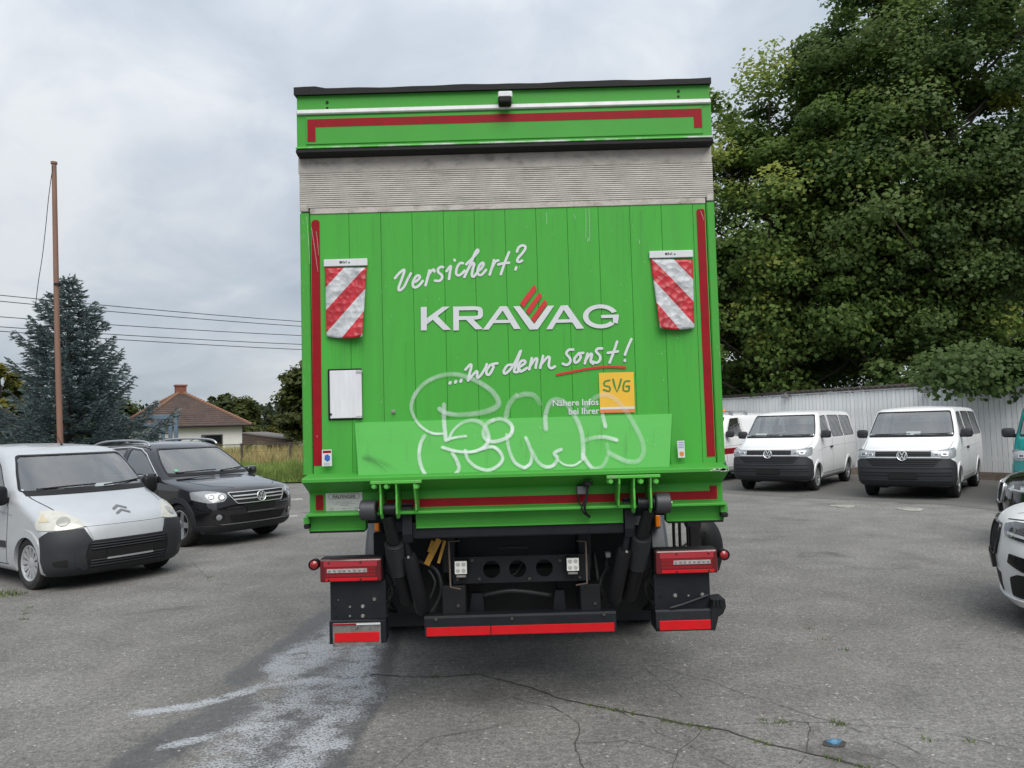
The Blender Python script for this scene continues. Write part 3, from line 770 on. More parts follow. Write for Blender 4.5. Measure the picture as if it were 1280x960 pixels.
# ---- wo denn sonst!
mb = MB()
for st in ([(374, 175), (378, 168)], [(415, 168), (420, 160)], [(455, 162), (460, 150)],):
    ribbon(mb, ZA(st), 3.8)
for st in ([(515, 870), (545, 838), (552, 850), (540, 900), (530, 940), (560, 905), (588, 880), (590, 920), (612, 905), (640, 860), (650, 835)],
           [(672, 840), (650, 870), (648, 895), (662, 903), (680, 880), (692, 850), (680, 838), (716, 830)],
           [(808, 838), (778, 845), (757, 880), (765, 895), (795, 872), (830, 820), (865, 748), (838, 830), (822, 880), (842, 885), (858, 870)],):
    ribbon(mb, Z4(st), W)
for st in ([(40, 640), (85, 610), (84, 592), (58, 598), (40, 640), (58, 664), (100, 640)],
           [(132, 575), (115, 650)], [(118, 632), (152, 582), (168, 582), (160, 620), (158, 640)],
           [(207, 560), (188, 640)], [(190, 622), (232, 572), (250, 572), (245, 625), (262, 642), (286, 630)],
           [(408, 518), (378, 520), (362, 545), (385, 575), (388, 600), (365, 620), (338, 612)],
           [(442, 545), (416, 580), (422, 605), (445, 592), (458, 562), (442, 545), (475, 540)],
           [(503, 545), (485, 610)], [(488, 592), (520, 550), (532, 552), (524, 595), (540, 612)],
           [(600, 510), (572, 512), (560, 530), (585, 560), (585, 588), (565, 605), (535, 598)],
           [(700, 465), (675, 540), (650, 605)], [(638, 540), (705, 530)],
           [(795, 448), (772, 500), (752, 552)], [(752, 588), (751, 593)]):
    ribbon(mb, Z5(st), W)
mb.link('lettering', WHITE_VINYL, platform)
mb = MB(); ribbon(mb, Z5([(298, 685), (400, 665), (520, 643), (640, 633), (755, 637)]), 2.8); mb.link('underline', mat('red_vinyl', (0.50, 0.018, 0.022), 0.4, var=0.05), platform)
# ---- KRAVAG
mb = MB()
for P in ([(233, 475), (271, 474), (271, 622), (234, 623)], [(271, 545), (371, 473), (416, 472), (271, 585)], [(296, 543), (338, 530), (424, 618), (376, 620)],
          [(437, 472), (474, 472), (474, 622), (438, 623)], [(474, 472), (580, 470), (580, 494), (474, 496)], [(474, 533), (580, 531), (580, 555), (474, 557)],
          [(516, 552), (562, 550), (626, 614), (578, 616)], [(625, 618), (662, 617), (770, 470), (733, 470)], [(733, 470), (777, 470), (864, 613), (822, 614)], [(668, 577), (682, 557), (786, 556), (796, 575)]):
    poly_flat(mb, Z4(P))
ribbon(mb, Z4([(578, 482), (606, 490), (610, 514), (606, 534), (578, 543)]), 4.6, wl=(.95, 1.2, 1.35, 1.2, .95))
for P in ([(8, 230), (52, 228), (152, 352), (172, 383), (118, 385)], [(120, 384), (172, 383), (281, 225), (237, 226), (147, 350)],
          [(228, 383), (268, 382), (362, 224), (325, 225)], [(325, 225), (370, 222), (480, 377), (430, 380)], [(288, 340), (301, 318), (396, 316), (410, 336)],
          [(594, 288), (711, 284), (711, 306), (594, 308)], [(672, 300), (711, 300), (704, 345), (672, 338)]):
    poly_flat(mb, Z5(P))
cx, cy = 590, 297
outer = [(cx + 118 * math.cos(a_), cy - 80 * math.sin(a_)) for a_ in np.linspace(rad(24), rad(322), 26)]
inner = [(cx + 82 * math.cos(a_), cy - 54 * math.sin(a_)) for a_ in np.linspace(rad(24), rad(322), 26)]
for i in range(25): poly_flat(mb, Z5([outer[i], outer[i + 1], inner[i + 1], inner[i]]))
mb.link('lettering', WHITE_VINYL, platform)
mb = MB()
for P in ([(148, 85), (165, 115), (76, 240), (53, 210)], [(183, 137), (200, 162), (112, 288), (91, 260)], [(217, 185), (237, 210), (147, 340), (127, 310)]):
    poly_flat(mb, Z5(P))
mb.link('logo_bars', MATS['red_vinyl'], platform)
# ---- yellow sign with SVG
def flat_part(name, pix, m, parent=None, z=None):
    q = MB(); poly_flat(q, pix); return q.link(name, m, parent or platform)
flat_part('yellow_sign', Z5([(578, 673), (810, 667), (818, 936), (586, 940)]), SIGN_Y)
flat_part('sign_band', Z5([(587, 902), (816, 897), (817, 912), (587, 917)]), WHITE_VINYL)
flat_part('sign_band', Z5([(587, 917), (817, 912), (818, 936), (587, 940)]), SIGN_O)
mb = MB()
for st in ([(742, 34), (706, 44), (702, 74), (742, 84), (740, 118), (697, 106)], [(768, 26), (798, 122), (830, 26)], [(894, 40), (856, 46), (846, 110), (888, 114), (889, 84)], [(868, 80), (892, 79)]):
    ribbon(mb, ZB(st), 2.5, sub=2)
mb.link('lettering', SIGN_G, platform)

def text_part(body, xr, zb, h, d, m, parent, align='RIGHT', bold=0.0, sx=1.0, name='lettering', xform=None):
    cu = bpy.data.curves.new('text', 'FONT'); cu.body = body; cu.align_x = align; cu.size = 1.0; cu.offset = bold; cu.resolution_u = 3
    ob = bpy.data.objects.new('text_tmp', cu); COL.objects.link(ob)
    bpy.context.view_layer.update()
    dg = bpy.context.evaluated_depsgraph_get(); me = bpy.data.meshes.new_from_object(ob.evaluated_get(dg))
    bpy.data.objects.remove(ob); bpy.data.curves.remove(cu)
    k = h / 0.70
    for v in me.vertices:
        a_, b_ = v.co.x * k * sx, v.co.y * k
        v.co = (xr + a_, d, zb + b_) if xform is None else xform(a_, b_)
    me.materials.clear(); me.materials.append(m); me.name = name
    return link(name, me, parent)
for body, px, py in (('Nähere Infos', 748.5, 506.0), ('bei Ihrer', 749.0, 517.0)):
    x, z = tp(px, py, 0); text_part(body, x, z, 0.037, -0.0022, WHITE_VINYL, platform, bold=0.018, sx=1.0)

# ---- graffiti
mb = MB(); den = []
def gs(pts, w, d, **k): ribbon(mb, pts, w * (.86 if w > 2 else 1), dens=d, store=den, **k)
gs(ZA([(330, 552), (240, 548), (150, 490), (95, 400), (88, 330), (125, 240), (205, 162), (320, 115), (430, 110), (560, 150), (680, 225), (735, 300), (730, 345), (660, 382), (540, 405), (420, 410), (340, 395), (300, 368)]), 6.5, [.95, .8, .6, .55, .5, .5, .5, .55, .85], wl=(.6, .7, .95, 1, 1.1, 1.3, 1.4, 1.1, 1.2))
gs(ZA([(330, 335), (330, 450), (345, 600)]), 6.8, [.6, .75, .95])
gs(ZA([(345, 600), (420, 580), (495, 570)]), 4.4, [.95, .9, .95])
gs(ZA([(365, 600), (400, 530), (470, 470), (550, 452), (620, 480), (655, 540), (662, 610), (620, 660), (540, 688), (430, 685), (320, 655)]), 6.0, [.9, .6, .6, .7, .95, .95, .95], wl=(.7, .8, 1.1, 1.2, 1, .8, .9))
gs(ZA([(700, 450), (650, 480), (625, 540), (640, 590), (690, 612), (760, 600), (825, 565), (842, 510), (810, 462), (745, 440), (690, 455)]), 6.2, [.8, .6, .8, .7, .95, .6, .75])
gs(ZA([(490, 680), (510, 745), (570, 800), (660, 825), (735, 792), (770, 740), (742, 680), (690, 650), (620, 665)]), 5.6, [.85, .8, .9, .95, .85, .8])
gs(ZA([(185, 570), (155, 630), (145, 720), (165, 810), (205, 878)]), 6.0, [.5, .8, .9, .95])
gs(ZA([(395, 700), (430, 760), (440, 825), (388, 880)]), 6.0, [.7, .9, .85, .95])
gs(ZA([(800, 560), (815, 660), (850, 750), (890, 790), (935, 808)]) + ZB([(100, 697), (140, 665), (150, 600), (130, 530), (105, 470)]), 5.6, [.4, .7, .95, .9, .5, .8], sub=5)
gs(ZA([(795, 425), (820, 330), (880, 262)]) + ZB([(40, 155), (100, 138), (170, 150), (215, 210)]), 8.0, [.5, .45, .4, .4, .15])
gs(ZB([(258, 405), (255, 300), (290, 200), (345, 178), (405, 205), (450, 265), (500, 350), (530, 440), (540, 540), (540, 630)]), 7.2, [.55, .6, .45, .4, .4, .55, .7, .9])
gs(ZB([(150, 565), (195, 650), (250, 690), (310, 682), (345, 630), (322, 588), (372, 560)]), 5.8, [.4, .7, .95, .95, .95, .7])
gs(ZB([(350, 640), (400, 675), (470, 680), (522, 650)]), 3.6, [.9, .9, .8])
gs(ZB([(540, 600), (580, 668), (625, 705), (690, 682), (730, 600), (722, 520)]), 6.2, [.8, .8, .5, .25, .15])
gs(ZB([(555, 490), (625, 470), (705, 465), (795, 488)]), 6.4, [.35, .4, .6, .95])
gs(ZB([(688, 295), (710, 385)]), 6.4, [.45, .8])
gs(ZB([(560, 240), (640, 160), (740, 150), (850, 245), (940, 390), (990, 500), (1000, 580), (960, 645), (880, 650), (800, 618), (740, 585)]), 7.5, [.25, .35, .3, .3, .35, .3, .25, .4, .5, .25])
me = mb.mesh('graffiti', SPRAY)
a_ = me.attributes.new('spray', 'FLOAT', 'POINT'); a_.data.foreach_set('value', np.array(den, np.float32))
link('graffiti', me, platform)
# dark scuffs on the apron, thin scratches
mb = MB(); den = []
rr = random.Random(3)
for k in range(16):
    x0 = 452 + rr.random() * 8; y0 = 567 + rr.random() * 6
    ln = 15 + rr.random() * 26
    gs([(x0, y0), (x0 + ln * .5, y0 + 3 + k * .35), (x0 + ln, y0 + 8 + k * .9)], 0.7, [.6, .4, .1], sub=3)
me = mb.mesh('scuff_marks', spray_mat('scuff', (.03, .07, .025))); a_ = me.attributes.new('spray', 'FLOAT', 'POINT'); a_.data.foreach_set('value', np.array(den, np.float32)); link('scuff_marks', me, platform, kind='stuff')
mb = MB(); den = []
for (x0, y0, x1, y1) in ((732, 262, 732, 298), (736, 262, 737, 302), (735, 297, 734, 303), (683, 267, 683, 281), (390, 285, 398, 340), (384, 272, 388, 330), (396, 290, 399, 320), (718, 268, 718.5, 276), (875, 264, 879, 276), (798, 300, 799, 306)):
    gs([(x0, y0), ((x0 + x1) / 2 + .3, (y0 + y1) / 2), (x1, y1)], 0.55, [.6, .8, .4], sub=2)
for k in range(50):
    x0 = 395 + rr.random() * 480; y0 = 280 + rr.random() * 280
    gs([(x0, y0), (x0 + rr.uniform(-.4, .4), y0 + rr.uniform(.6, 2.4))], 0.6, [.5, .4], sub=1)
me = mb.mesh('paint_scratches', SPRAY); a_ = me.attributes.new('spray', 'FLOAT', 'POINT'); a_.data.foreach_set('value', np.array(den, np.float32)); link('paint_scratches', me, platform, kind='stuff')
# grime that has run down the planks, scuffs along the rails, chipped corners of the ledge
mb = MB(); den = []
for k in range(46):
    x0 = 395 + rr.random() * 480; y0 = 274 - (x0 - 388) * .0245 + rr.uniform(-1, 2) if k < 30 else 300 + rr.random() * 180; ln = rr.uniform(14, 90)
    gs([(x0, y0), (x0 + ln * .006, y0 + ln * .5), (x0 + ln * .013, y0 + ln)], rr.uniform(1.0, 3.2), [rr.uniform(.12, .30), .14, .02], sub=3)
for k in range(26):
    x0, y0 = (rr.uniform(446, 836), 0); y0 = 531 - (x0 - 443) * .028 + rr.uniform(2, 40); ln = rr.uniform(8, 34)
    gs([(x0, y0), (x0 + .4, y0 + ln * .5), (x0 + .6, min(y0 + ln, 588 - (x0 - 443) * .028))], rr.uniform(1.0, 4), [.06, .16, .08], sub=3)
for (cx_, cy_, n_) in ((440, 425, 14), (842, 413, 14), (430, 528, 10)):
    for k in range(n_):
        x0 = cx_ + rr.uniform(-26, 26); gs([(x0, cy_ + rr.uniform(-3, 4)), (x0 + .3, cy_ + rr.uniform(10, 46))], rr.uniform(.8, 2.4), [.22, .04], sub=2)
me = mb.mesh('grime_streaks', spray_mat('grime', (.035, .05, .025))); a_ = me.attributes.new('spray', 'FLOAT', 'POINT'); a_.data.foreach_set('value', np.array(den, np.float32)); link('grime_streaks', me, platform, kind='stuff')
mb = MB(); den = []
for k in range(60):
    sd_ = rr.random() < .5; y0 = 270 + rr.random() * 310; x0 = (376.5 + (y0 - 262) * .012 if sd_ else 895 + (y0 - 262) * .040) + rr.uniform(0, 9) * (1 if sd_ else -1)
    gs([(x0, y0), (x0 + rr.uniform(-.6, .6), y0 + rr.uniform(.8, 6))], rr.uniform(.4, .9), [.6, .4], sub=1)
me = mb.mesh('rail_chips', spray_mat('chip_pale', (.30, .34, .27))); a_ = me.attributes.new('spray', 'FLOAT', 'POINT'); a_.data.foreach_set('value', np.array(den, np.float32)); link('rail_chips', me, platform, kind='stuff')
# stickers
flat_part('sticker', [(404.5, 562), (416.5, 561.5), (417, 582), (404.5, 582.5)], WHITE_VINYL)
flat_part('sticker_print', [(405.5, 563.2), (415.8, 562.8), (416, 566), (405.5, 566.4)], RED_TAPE)
flat_part('sticker_print', [(408, 569), (411.5, 567.5), (414.5, 570), (414.5, 575), (411, 577), (407.5, 574)], mat('blue_print', (0.03, 0.10, 0.35), 0.4))
for k in range(3): flat_part('sticker_print', [(407, 578.2 + k * 1.3), (414.5, 578 + k * 1.3), (414.5, 578.6 + k * 1.3), (407, 578.8 + k * 1.3)], mat('grey_print', (0.25, 0.25, 0.27), 0.5))
flat_part('sticker', [(844.5, 551), (853.5, 550.5), (854.5, 571.5), (846, 572)], WHITE_VINYL)
for k in range(4): flat_part('sticker_print', [(846, 552.5 + k * 2.2), (852.8, 552.2 + k * 2.2), (852.8, 553.1 + k * 2.2), (846, 553.4 + k * 2.2)], mat('blue_print2', (0.12, 0.16, 0.42), 0.4))
flat_part('sticker_print', [(847.5, 565), (850, 564), (853, 565.2), (853, 569), (850.5, 570.5), (847.8, 568.8)], SIGN_O)

# ---- beam under the platform: ledge, sloping underside, face, foot rail
BL, BR_ = tp(377.5, 600, -0.17)[0], tp(911, 585, -0.17)[0]
def zl(py, d): return tp(378, py, d)[1]
prof = [(0.03, zP0 + 0.012), (-0.02, zP0 + 0.012), (-0.165, zl(598.5, -.165)), (-0.172, zl(600, -.172)), (-0.172, zl(603.6, -.172)), (-0.16, zl(604.4, -.16)), (-0.018, zl(616.5, -.018)),
        (-0.012, zl(618, -.012)), (-0.012, zl(639.5, -.012)), (-0.098, zl(643, -.098)), (-0.10, zl(644, -.1)), (-0.10, zl(646, -.1)), (-0.03, zl(647, -.03)), (0.06, zl(647, -.03))]
mb = MB(); mb.prism(prof, BL, BR_, plane='yz')
beam = mb.link('beam', G_PAINT, truck)
FD = -0.012
mb = MB()
for k in range(14):
    x = BR_ - abs(random.gauss(0, .05)) - .006; z = zl(602, -.172) + random.uniform(-.004, .006); w_ = random.uniform(.004, .02); h_ = random.uniform(.003, .008)
    mb.add([(x - w_, -.1732, z - h_), (min(x + w_, BR_), -.1732, z - h_ * .6), (min(x + w_ * .8, BR_), -.1732, z + h_), (x - w_ * .7, -.1732, z + h_ * .8)], [(0, 1, 2, 3)])
mb.link('chipped_paint', mat('bare_primer', (.45, .46, .42), .7, var=.2), beam, kind='stuff')
# skirts
for (p0, p1, yb, cut) in ((386, 457, 664.5, 0), (520, 779, 662, 1), (833, 905, 652, 0)):
    xa, xb = tp(p0, 650, -.02)[0], tp(p1, 650, -.02)[0]; za = prof[-2][1] + 0.002; zb = tp(386, 664.0, -.02)[1]
    mb = MB(); mb.prism([(-0.03, za), (-0.018, zb + .012), (-0.03, zb), (0.05, zb), (0.05, za)], xa, xb, plane='yz'); mb.link('skirt', G_PAINT, beam)
    if not cut:
        mb = MB(); mb.box(xa + .005, xb - .005, -0.034, 0.05, zb - 0.012, zb - 0.0005, bev=.004); mb.link('skirt_seal', RUBBER, beam)
for (p0, p1) in ((380, 387), (901, 909.5)):
    xa, xb = tp(p0, 650, -.05)[0], tp(p1, 640, -.05)[0]; za = prof[-2][1] + 0.002; zb = tp(380, 661.0, -.05)[1]
    mb = MB(); mb.box(xa, xb, -0.06, 0.05, zb + 0.03, za); mb.link('end_plate', G_PAINT, beam)
    mb = MB(); mb.box(xa + .001, xb - .001, -0.066, 0.052, zb, zb + 0.0295, bev=.006); mb.link('end_stop', RUBBER, beam)
tape_rect(394.5, 618.8, 404.5, 637.8, FD, beam, bev=0.008)
xa = tp(472, 625, FD)[0]; xb = tp(887, 615, FD)[0]; zt_ = tp(522, 623.6, FD)[1]; zb_ = tp(522, 633.8, FD)[1]
xe = tp(896, 610, FD)[0]
mb = MB(); mb.prism([(xa, zb_), (xe, zb_ - 0.002), (xe, tp(890, 607, FD)[1]), (xb, tp(890, 607, FD)[1]), (xb, zt_), (xa, zt_)], FD - .0016, FD + .0004); mb.link('reflective_tape', RED_TAPE, beam)
plate_r = R(407, 616.6, 453.5, 640, FD)
mb = MB(); mb.box(plate_r[0], plate_r[1], FD - 0.003, FD - 0.0004, plate_r[2], plate_r[3], bev=0.002); mb.link('name_plate', mat('plate_grey', (0.50, 0.50, 0.49), 0.4, metal=0.2, var=0.1, vscale=20), beam)
pw = plate_r[1] - plate_r[0]; ph = plate_r[3] - plate_r[2]; pcx = (plate_r[0] + plate_r[1]) / 2
text_part('PALFINGER', pcx, plate_r[3] - ph * 0.27, 0.019, FD - 0.0038, PRINT_DK, beam, align='CENTER', bold=0.02, sx=1.0)
mb = MB()
oz = plate_r[3] - ph * 0.18; ow, oh = pw * .36, ph * .12
O = []
for cx_, a0 in ((ow, -90), (-ow, 90)):
    for k in range(9): an = rad(a0 + k * 22.5); O.append((pcx + cx_ + oh * math.cos(an), oz + oh * math.sin(an)))
for i in range(len(O)):
    a_, b_ = O[i], O[(i + 1) % len(O)]
    t = Vector((b_[0] - a_[0], b_[1] - a_[1])); nn = Vector((-t.y, t.x)).normalized() * 0.0008 if t.length else Vector((0, 0))
    mb.add([(a_[0] - nn.x, FD - .0037, a_[1] - nn.y), (b_[0] - nn.x, FD - .0037, b_[1] - nn.y), (b_[0] + nn.x, FD - .0037, b_[1] + nn.y), (a_[0] + nn.x, FD - .0037, a_[1] + nn.y)], [(0, 1, 2, 3)])
mb.link('plate_oval', PRINT_DK, beam)
mb = MB()
for (u0, u1, v) in ((.28, .72, .47), (.2, .8, .56), (.38, .62, .63), (.1, .22, .78), (.1, .22, .84), (.42, .56, .80), (.78, .9, .76), (.78, .9, .83), (.3, .38, .8), (.62, .7, .8), (.38, .62, .93)):
    x0 = plate_r[0] + pw * u0; x1 = plate_r[0] + pw * u1; z = plate_r[3] - ph * v
    mb.add([(x0, FD - .0036, z - .0015), (x1, FD - .0036, z - .0015), (x1, FD - .0036, z + .0015), (x0, FD - .0036, z + .0015)], [(0, 1, 2, 3)])
mb.link('plate_print', MATS['grey_print'], beam)

# hinge brackets, rollers
DARK_GR = mat('worn_bracket_green', (0.075, 0.38, 0.045), 0.45, var=0.15, col2=(0.22, 0.23, 0.18), c2scale=16, c2lo=0.55, c2hi=0.68)
for (fx0, fx1, fy, webs, roll, boss) in ((463, 527, 602.5, (475, 495, 518), (451, 470.5, 638), (475, 496, 640)), (758, 825, 596, (774.5, 793, 814), (819, 837.5, 629), (797, 818, 630))):
    xa, xb = tp(fx0, fy, -.19)[0], tp(fx1, fy, -.19)[0]; zf = tp(fx0 + 30, fy - (0.5 if fx0 < 600 else 1), -.19)[1]
    mb = MB(); mb.box(xa, xb, -0.205, -0.1735, zf - 0.012, zf + 0.006, bev=.003); br = mb.link('hinge_flange', DARK_GR, beam)
    zw1 = zf - 0.012; zc = tp(roll[0], roll[2], -.13)[1]
    for k, wx in enumerate(webs):
        x = tp(wx, fy + 12, -.2)[0]; tl = 0.010
        outer_ = (k == 2 and fx0 < 600) or (k == 0 and fx0 > 600)
        if outer_: P = [(-0.20, zw1), (-0.20, zw1 - 0.03), (-0.145, zc + 0.03), (-0.135, zc - 0.01), (-0.013, zc - 0.012), (-0.013, zw1)]
        else: P = [(-0.20, zw1), (-0.185, zw1 - 0.06), (-0.19, zc + 0.03), (-0.185, zc - 0.02), (-0.15, zc - 0.05), (-0.10, zc - 0.05), (-0.013, zc - 0.02), (-0.013, zw1)]
        mb = MB(); mb.prism(P, x - tl / 2, x + tl / 2, plane='yz'); mb.link('hinge_web', DARK_GR, beam)
    for bx in ((467.5, 483, 520) if fx0 < 600 else (763, 801, 820)):
        c = tp(bx, fy + 5.5, -.19)
        mb = MB(); mb.lathe([(-0.018, 0.0001), (-0.018, 0.012), (0, 0.013), (0.0, 0.018), (0.006, 0.018)], 'y', (c[0], -0.185, c[1]), 8); mb.box(c[0] - .016, c[0] + .016, -.179, -.10, c[1] - .012, c[1] + .012, bev=.003); mb.link('bolt', DARK_GR, beam)
    x0, x1 = tp(roll[0], roll[2], -.13)[0], tp(roll[1], roll[2], -.13)[0]
    mb = MB(); rr_ = 0.058
    mb.lathe([(0, 0.001), (0, rr_ - .006), (.006, rr_), (x1 - x0 - .006, rr_), (x1 - x0, rr_ - .006), (x1 - x0, 0.001)], 'x', (x0, -0.125, zc), 26); mb.link('roller', mat('grey_roller', (0.035, 0.036, 0.04), 0.5, var=0.2), beam, smooth=True)
    x0b, x1b = tp(boss[0], boss[2], -.12)[0], tp(boss[1], boss[2], -.12)[0]
    mb = MB(); mb.lathe([(0, 0.001), (0, .04), (.01, .04), (.012, .034), (x1b - x0b - .012, .034), (x1b - x0b - .01, .04), (x1b - x0b, .04), (x1b - x0b, 0.001)], 'x', (x0b, -0.11, zc), 20); mb.link('hinge_pin', STEEL_DARK, beam, smooth=True)
    e = x0 if fx0 < 600 else x1
    mb = MB(); mb.lathe([(-0.012, 0.0005), (-0.012, .012), (0.012, .012), (.012, .0005)], 'x', (e, -0.125, zc), 8); mb.link('bolt', STEEL_BRIGHT, beam)
# cable box on the beam face
r = R(721.5, 608, 734, 618, -.1); mb = MB(); mb.box(r[0], r[1], -.10, FD, r[2], r[3], bev=.004); mb.link('cable_box', mat('grey_plastic', (.10, .10, .11), .5), beam)
mb = MB(); mb.lathe([(-.01, .001), (-.01, .028), (.01, .03), (.01, .001)], 'z', (tp(735, 604, -.12)[0], -.12, tp(735, 604, -.12)[1]), 14); mb.link('cable_grommet', RUBBER, beam)
for off in (0, 5):
    P = [Vector((tp(x, y, d)[0], d, tp(x, y, d)[1])) for x, y, d in ((735, 605, -.13), (734, 614, -.125), (733 - off * .3, 624, -.12), (731 - off * .8, 634, -.12), (733 - off * .5, 642, -.1), (737, 646, -.02), (738, 650, .1))]
    mb = MB(); mb.tube(catmull(P, 5), .0045 + .002 * (off == 0), 8); mb.link('cable', RUBBER, beam, smooth='all')
mb = MB(); P = [Vector((tp(x, y, -.09)[0], -.09, tp(x, y, -.09)[1])) for x, y in ((724, 618), (723, 626), (726, 631), (731, 632))]; mb.tube(catmull(P, 5), .004, 8); mb.link('cable', RUBBER, beam, smooth='all')
# reversing camera on the header
c = R(622.5, 114.5, 640.5, 122, -.09); mb = MB(); mb.box(c[0], c[1], -.10, -.02, c[2], c[3], bev=.006); cb = mb.link('reversing_camera', WHITE_PAINT_T, truck)
c = R(622.5, 121, 639.5, 130.5, -.09); mb = MB(); mb.box(c[0], c[1], -.12, -.046, c[2], c[3] - .003, bev=.012); mb.link('camera_lens', RUBBER, cb)

# ---- lift gear
def box_px(name, p0, p1, d0, d1, m, parent, bev=.004):
    r = R(p0[0], p0[1], p1[0], p1[1], d0); mb = MB(); mb.box(r[0], r[1], d0, d1, r[2], r[3], bev=bev); return mb.link(name, m, parent)
zt_ = tp(514, 653, 0)[1]; zb_ = tp(514, 674, 0)[1]; xa, xb = tp(512, 660, 0)[0], tp(781, 660, 0)[0]
mb = MB(); mb.box(xa, xb, -.01, .11, zb_, zt_, bev=.010); tube_ = mb.link('torque_tube', STEEL_DARK, truck)
for (px0, px1, yt, yb) in ((503, 515, 629, 678), (779.5, 791, 622, 671)):
    x0, x1 = tp(px0, yt, -.02)[0], tp(px1, yt, -.02)[0]; z1, z0 = tp(px0, yt, -.02)[1], tp(px0, yb, -.02)[1]
    mb = MB(); mb.prism([(-.03, z0), (-.045, z0 + .05), (-.035, z1 - .04), (-.02, z1), (.05, z1), (.08, z0 + .1), (.08, z0)], x0, x1, plane='yz'); mb.link('lift_arm', STEEL_DARK, tube_)
    c = tp((px0 + px1) / 2, yt + 8, -.03); mb = MB(); mb.lathe([(-.03, .001), (-.03, .028), (.03, .028), (.03, .001)], 'x', (c[0], -.02, c[1]), 16); mb.link('arm_boss', STEEL_DARK, tube_, smooth=True)
def path_px(pts): return [Vector((tp(x, y, d)[0], d, tp(x, y, d)[1])) for x, y, d in pts]
BELL = mat('bellows_rubber', (0.010, 0.0105, 0.012), 0.6, spec=.3, var=.2)
for pts in ([(484, 645, -.10), (493, 678, -.02), (498, 715, .10), (510, 750, .25)], [(811, 636, -.10), (802, 670, -.02), (796, 708, .10), (786, 745, .25)]):
    p = path_px(pts)
    mb = MB(); mb.tube([p[0], p[1]], [.033, .036], 14); q = mb.link('tilt_cylinder', BLACK_PL, truck, smooth=True)
    n = 15; P = [p[1].lerp(p[2], i / (2 * n)) for i in range(2 * n + 1)]; rr_ = [.052 + (.008 if i % 2 else 0) for i in range(2 * n + 1)]
    mb = MB(); mb.tube(P, rr_, 16); mb.link('bellows', BELL, q, smooth=True)
    mb = MB(); mb.tube([p[2], p[3]], .048, 16); mb.link('cylinder_barrel', BELL, q, smooth=True)
for pts in ([(507, 688, .0), (511, 694, .02), (529, 765, .2)], [(786, 681, .0), (781, 687, .02), (767, 752, .2)]):
    p = path_px(pts)
    mb = MB(); mb.tube([p[0] + Vector((0, 0, .06)), p[1]], .022, 12); q = mb.link('lift_cylinder', STEEL_DARK, truck, smooth=True)
    mb = MB(); mb.tube([p[1], p[1].lerp(p[2], .05), p[2].lerp(p[1], .05), p[2]], [.038, .044, .044, .036], 16); mb.link('cylinder_barrel', BELL, q, smooth=True)
    c = p[1]; mb = MB(); mb.lathe([(-.006, .0005), (-.006, .008), (.004, .008)], 'y', (c.x + .004, c.y - .045, c.z - .004), 8); mb.link('bolt', STEEL_BRIGHT, q)
# cross plate with three holes: bars round the openings
zt_ = tp(567, 697, .22)[1]; zb_ = tp(567, 730, .22)[1]; xa, xb = tp(566, 700, .22)[0], tp(737, 700, .22)[0]
mb = MB(); hx = [tp(px, 711, .22)[0] for px in (614.5, 647, 680.5)]; hr = .053; zc = (zt_ + zb_) / 2 + .002
cells = [(xa, (hx[0] - .09), None)] + [((hx[i] - .09) if i == 0 else (hx[i - 1] + hx[i]) / 2, (hx[i] + hx[i + 1]) / 2 if i < 2 else hx[i] + .09, hx[i]) for i in range(3)] + [(hx[2] + .09, xb, None)]
for c0, c1, h in cells:
    if h is None: mb.box(c0, c1, .22, .232, zb_, zt_)
    else:
        n = 32; ring = [(h + hr * math.cos(2 * math.pi * k / n), zc + hr * math.sin(2 * math.pi * k / n)) for k in range(n)]
        out = []
        for k in range(n):
            ca, sa = math.cos(2 * math.pi * k / n), math.sin(2 * math.pi * k / n)
            tx = ((c1 - h) / ca) if ca > 1e-6 else (((c0 - h) / ca) if ca < -1e-6 else 1e9)
            tz = ((zt_ - zc) / sa) if sa > 1e-6 else (((zb_ - zc) / sa) if sa < -1e-6 else 1e9)
            t = min(tx, tz); out.append((h + ca * t, zc + sa * t))
        vs = [(x, .22, z) for x, z in ring] + [(x, .22, z) for x, z in out] + [(x, .236, z) for x, z in ring]
        # corners of the cell
        fs = [(k, (k + 1) % n, n + (k + 1) % n, n + k) for k in range(n)] + [(k, (k + 1) % n, 2 * n + (k + 1) % n, 2 * n + k) for k in range(n)]
        for cxn, czn in ((c0, zb_), (c0, zt_), (c1, zb_), (c1, zt_)):
            a2 = math.atan2(czn - zc, cxn - h) % (2 * math.pi); k = int(a2 / (2 * math.pi / n)); vs.append((cxn, .22, czn)); fs.append((n + k, n + (k + 1) % n, len(vs) - 1))
        mb.add(vs, fs)
cross = mb.link('cross_plate', STEEL_DARK, truck)
for (cx_, cy_) in ((576, 709.5), (716, 705.5)):
    c = tp(cx_, cy_, .15)
    mb = MB(); mb.box(c[0] - .043, c[0] + .043, .15, .215, c[1] - .045, c[1] + .045, bev=.008); wl_ = mb.link('work_lamp', BLACK_PL, cross)
    mb = MB(); mb.box(c[0] - .037, c[0] + .037, .146, .1495, c[1] - .039, c[1] + .039, bev=.003); mb.link('lamp_lens', LED_W, cross)
    for sx in (-1, 1):
        for sz in (-1, 1):
            mb = MB(); mb.lathe([(-.0008, .0001), (-.0008, .011), (0, .013)], 'y', (c[0] + sx * .017, .1455, c[1] + sz * .019), 12); mb.link('led', mat('led_grey', (.42, .42, .40), .2), cross)
    mb = MB(); mb.box(c[0] - .03, c[0] + .03, .16, .20, c[1] - .062, c[1] - .0455, bev=.002); mb.link('lamp_bracket', STEEL_BRIGHT, cross)
BROWN = mat('rusty_bar', (.10, .075, .06), .6, var=.3, vscale=20)
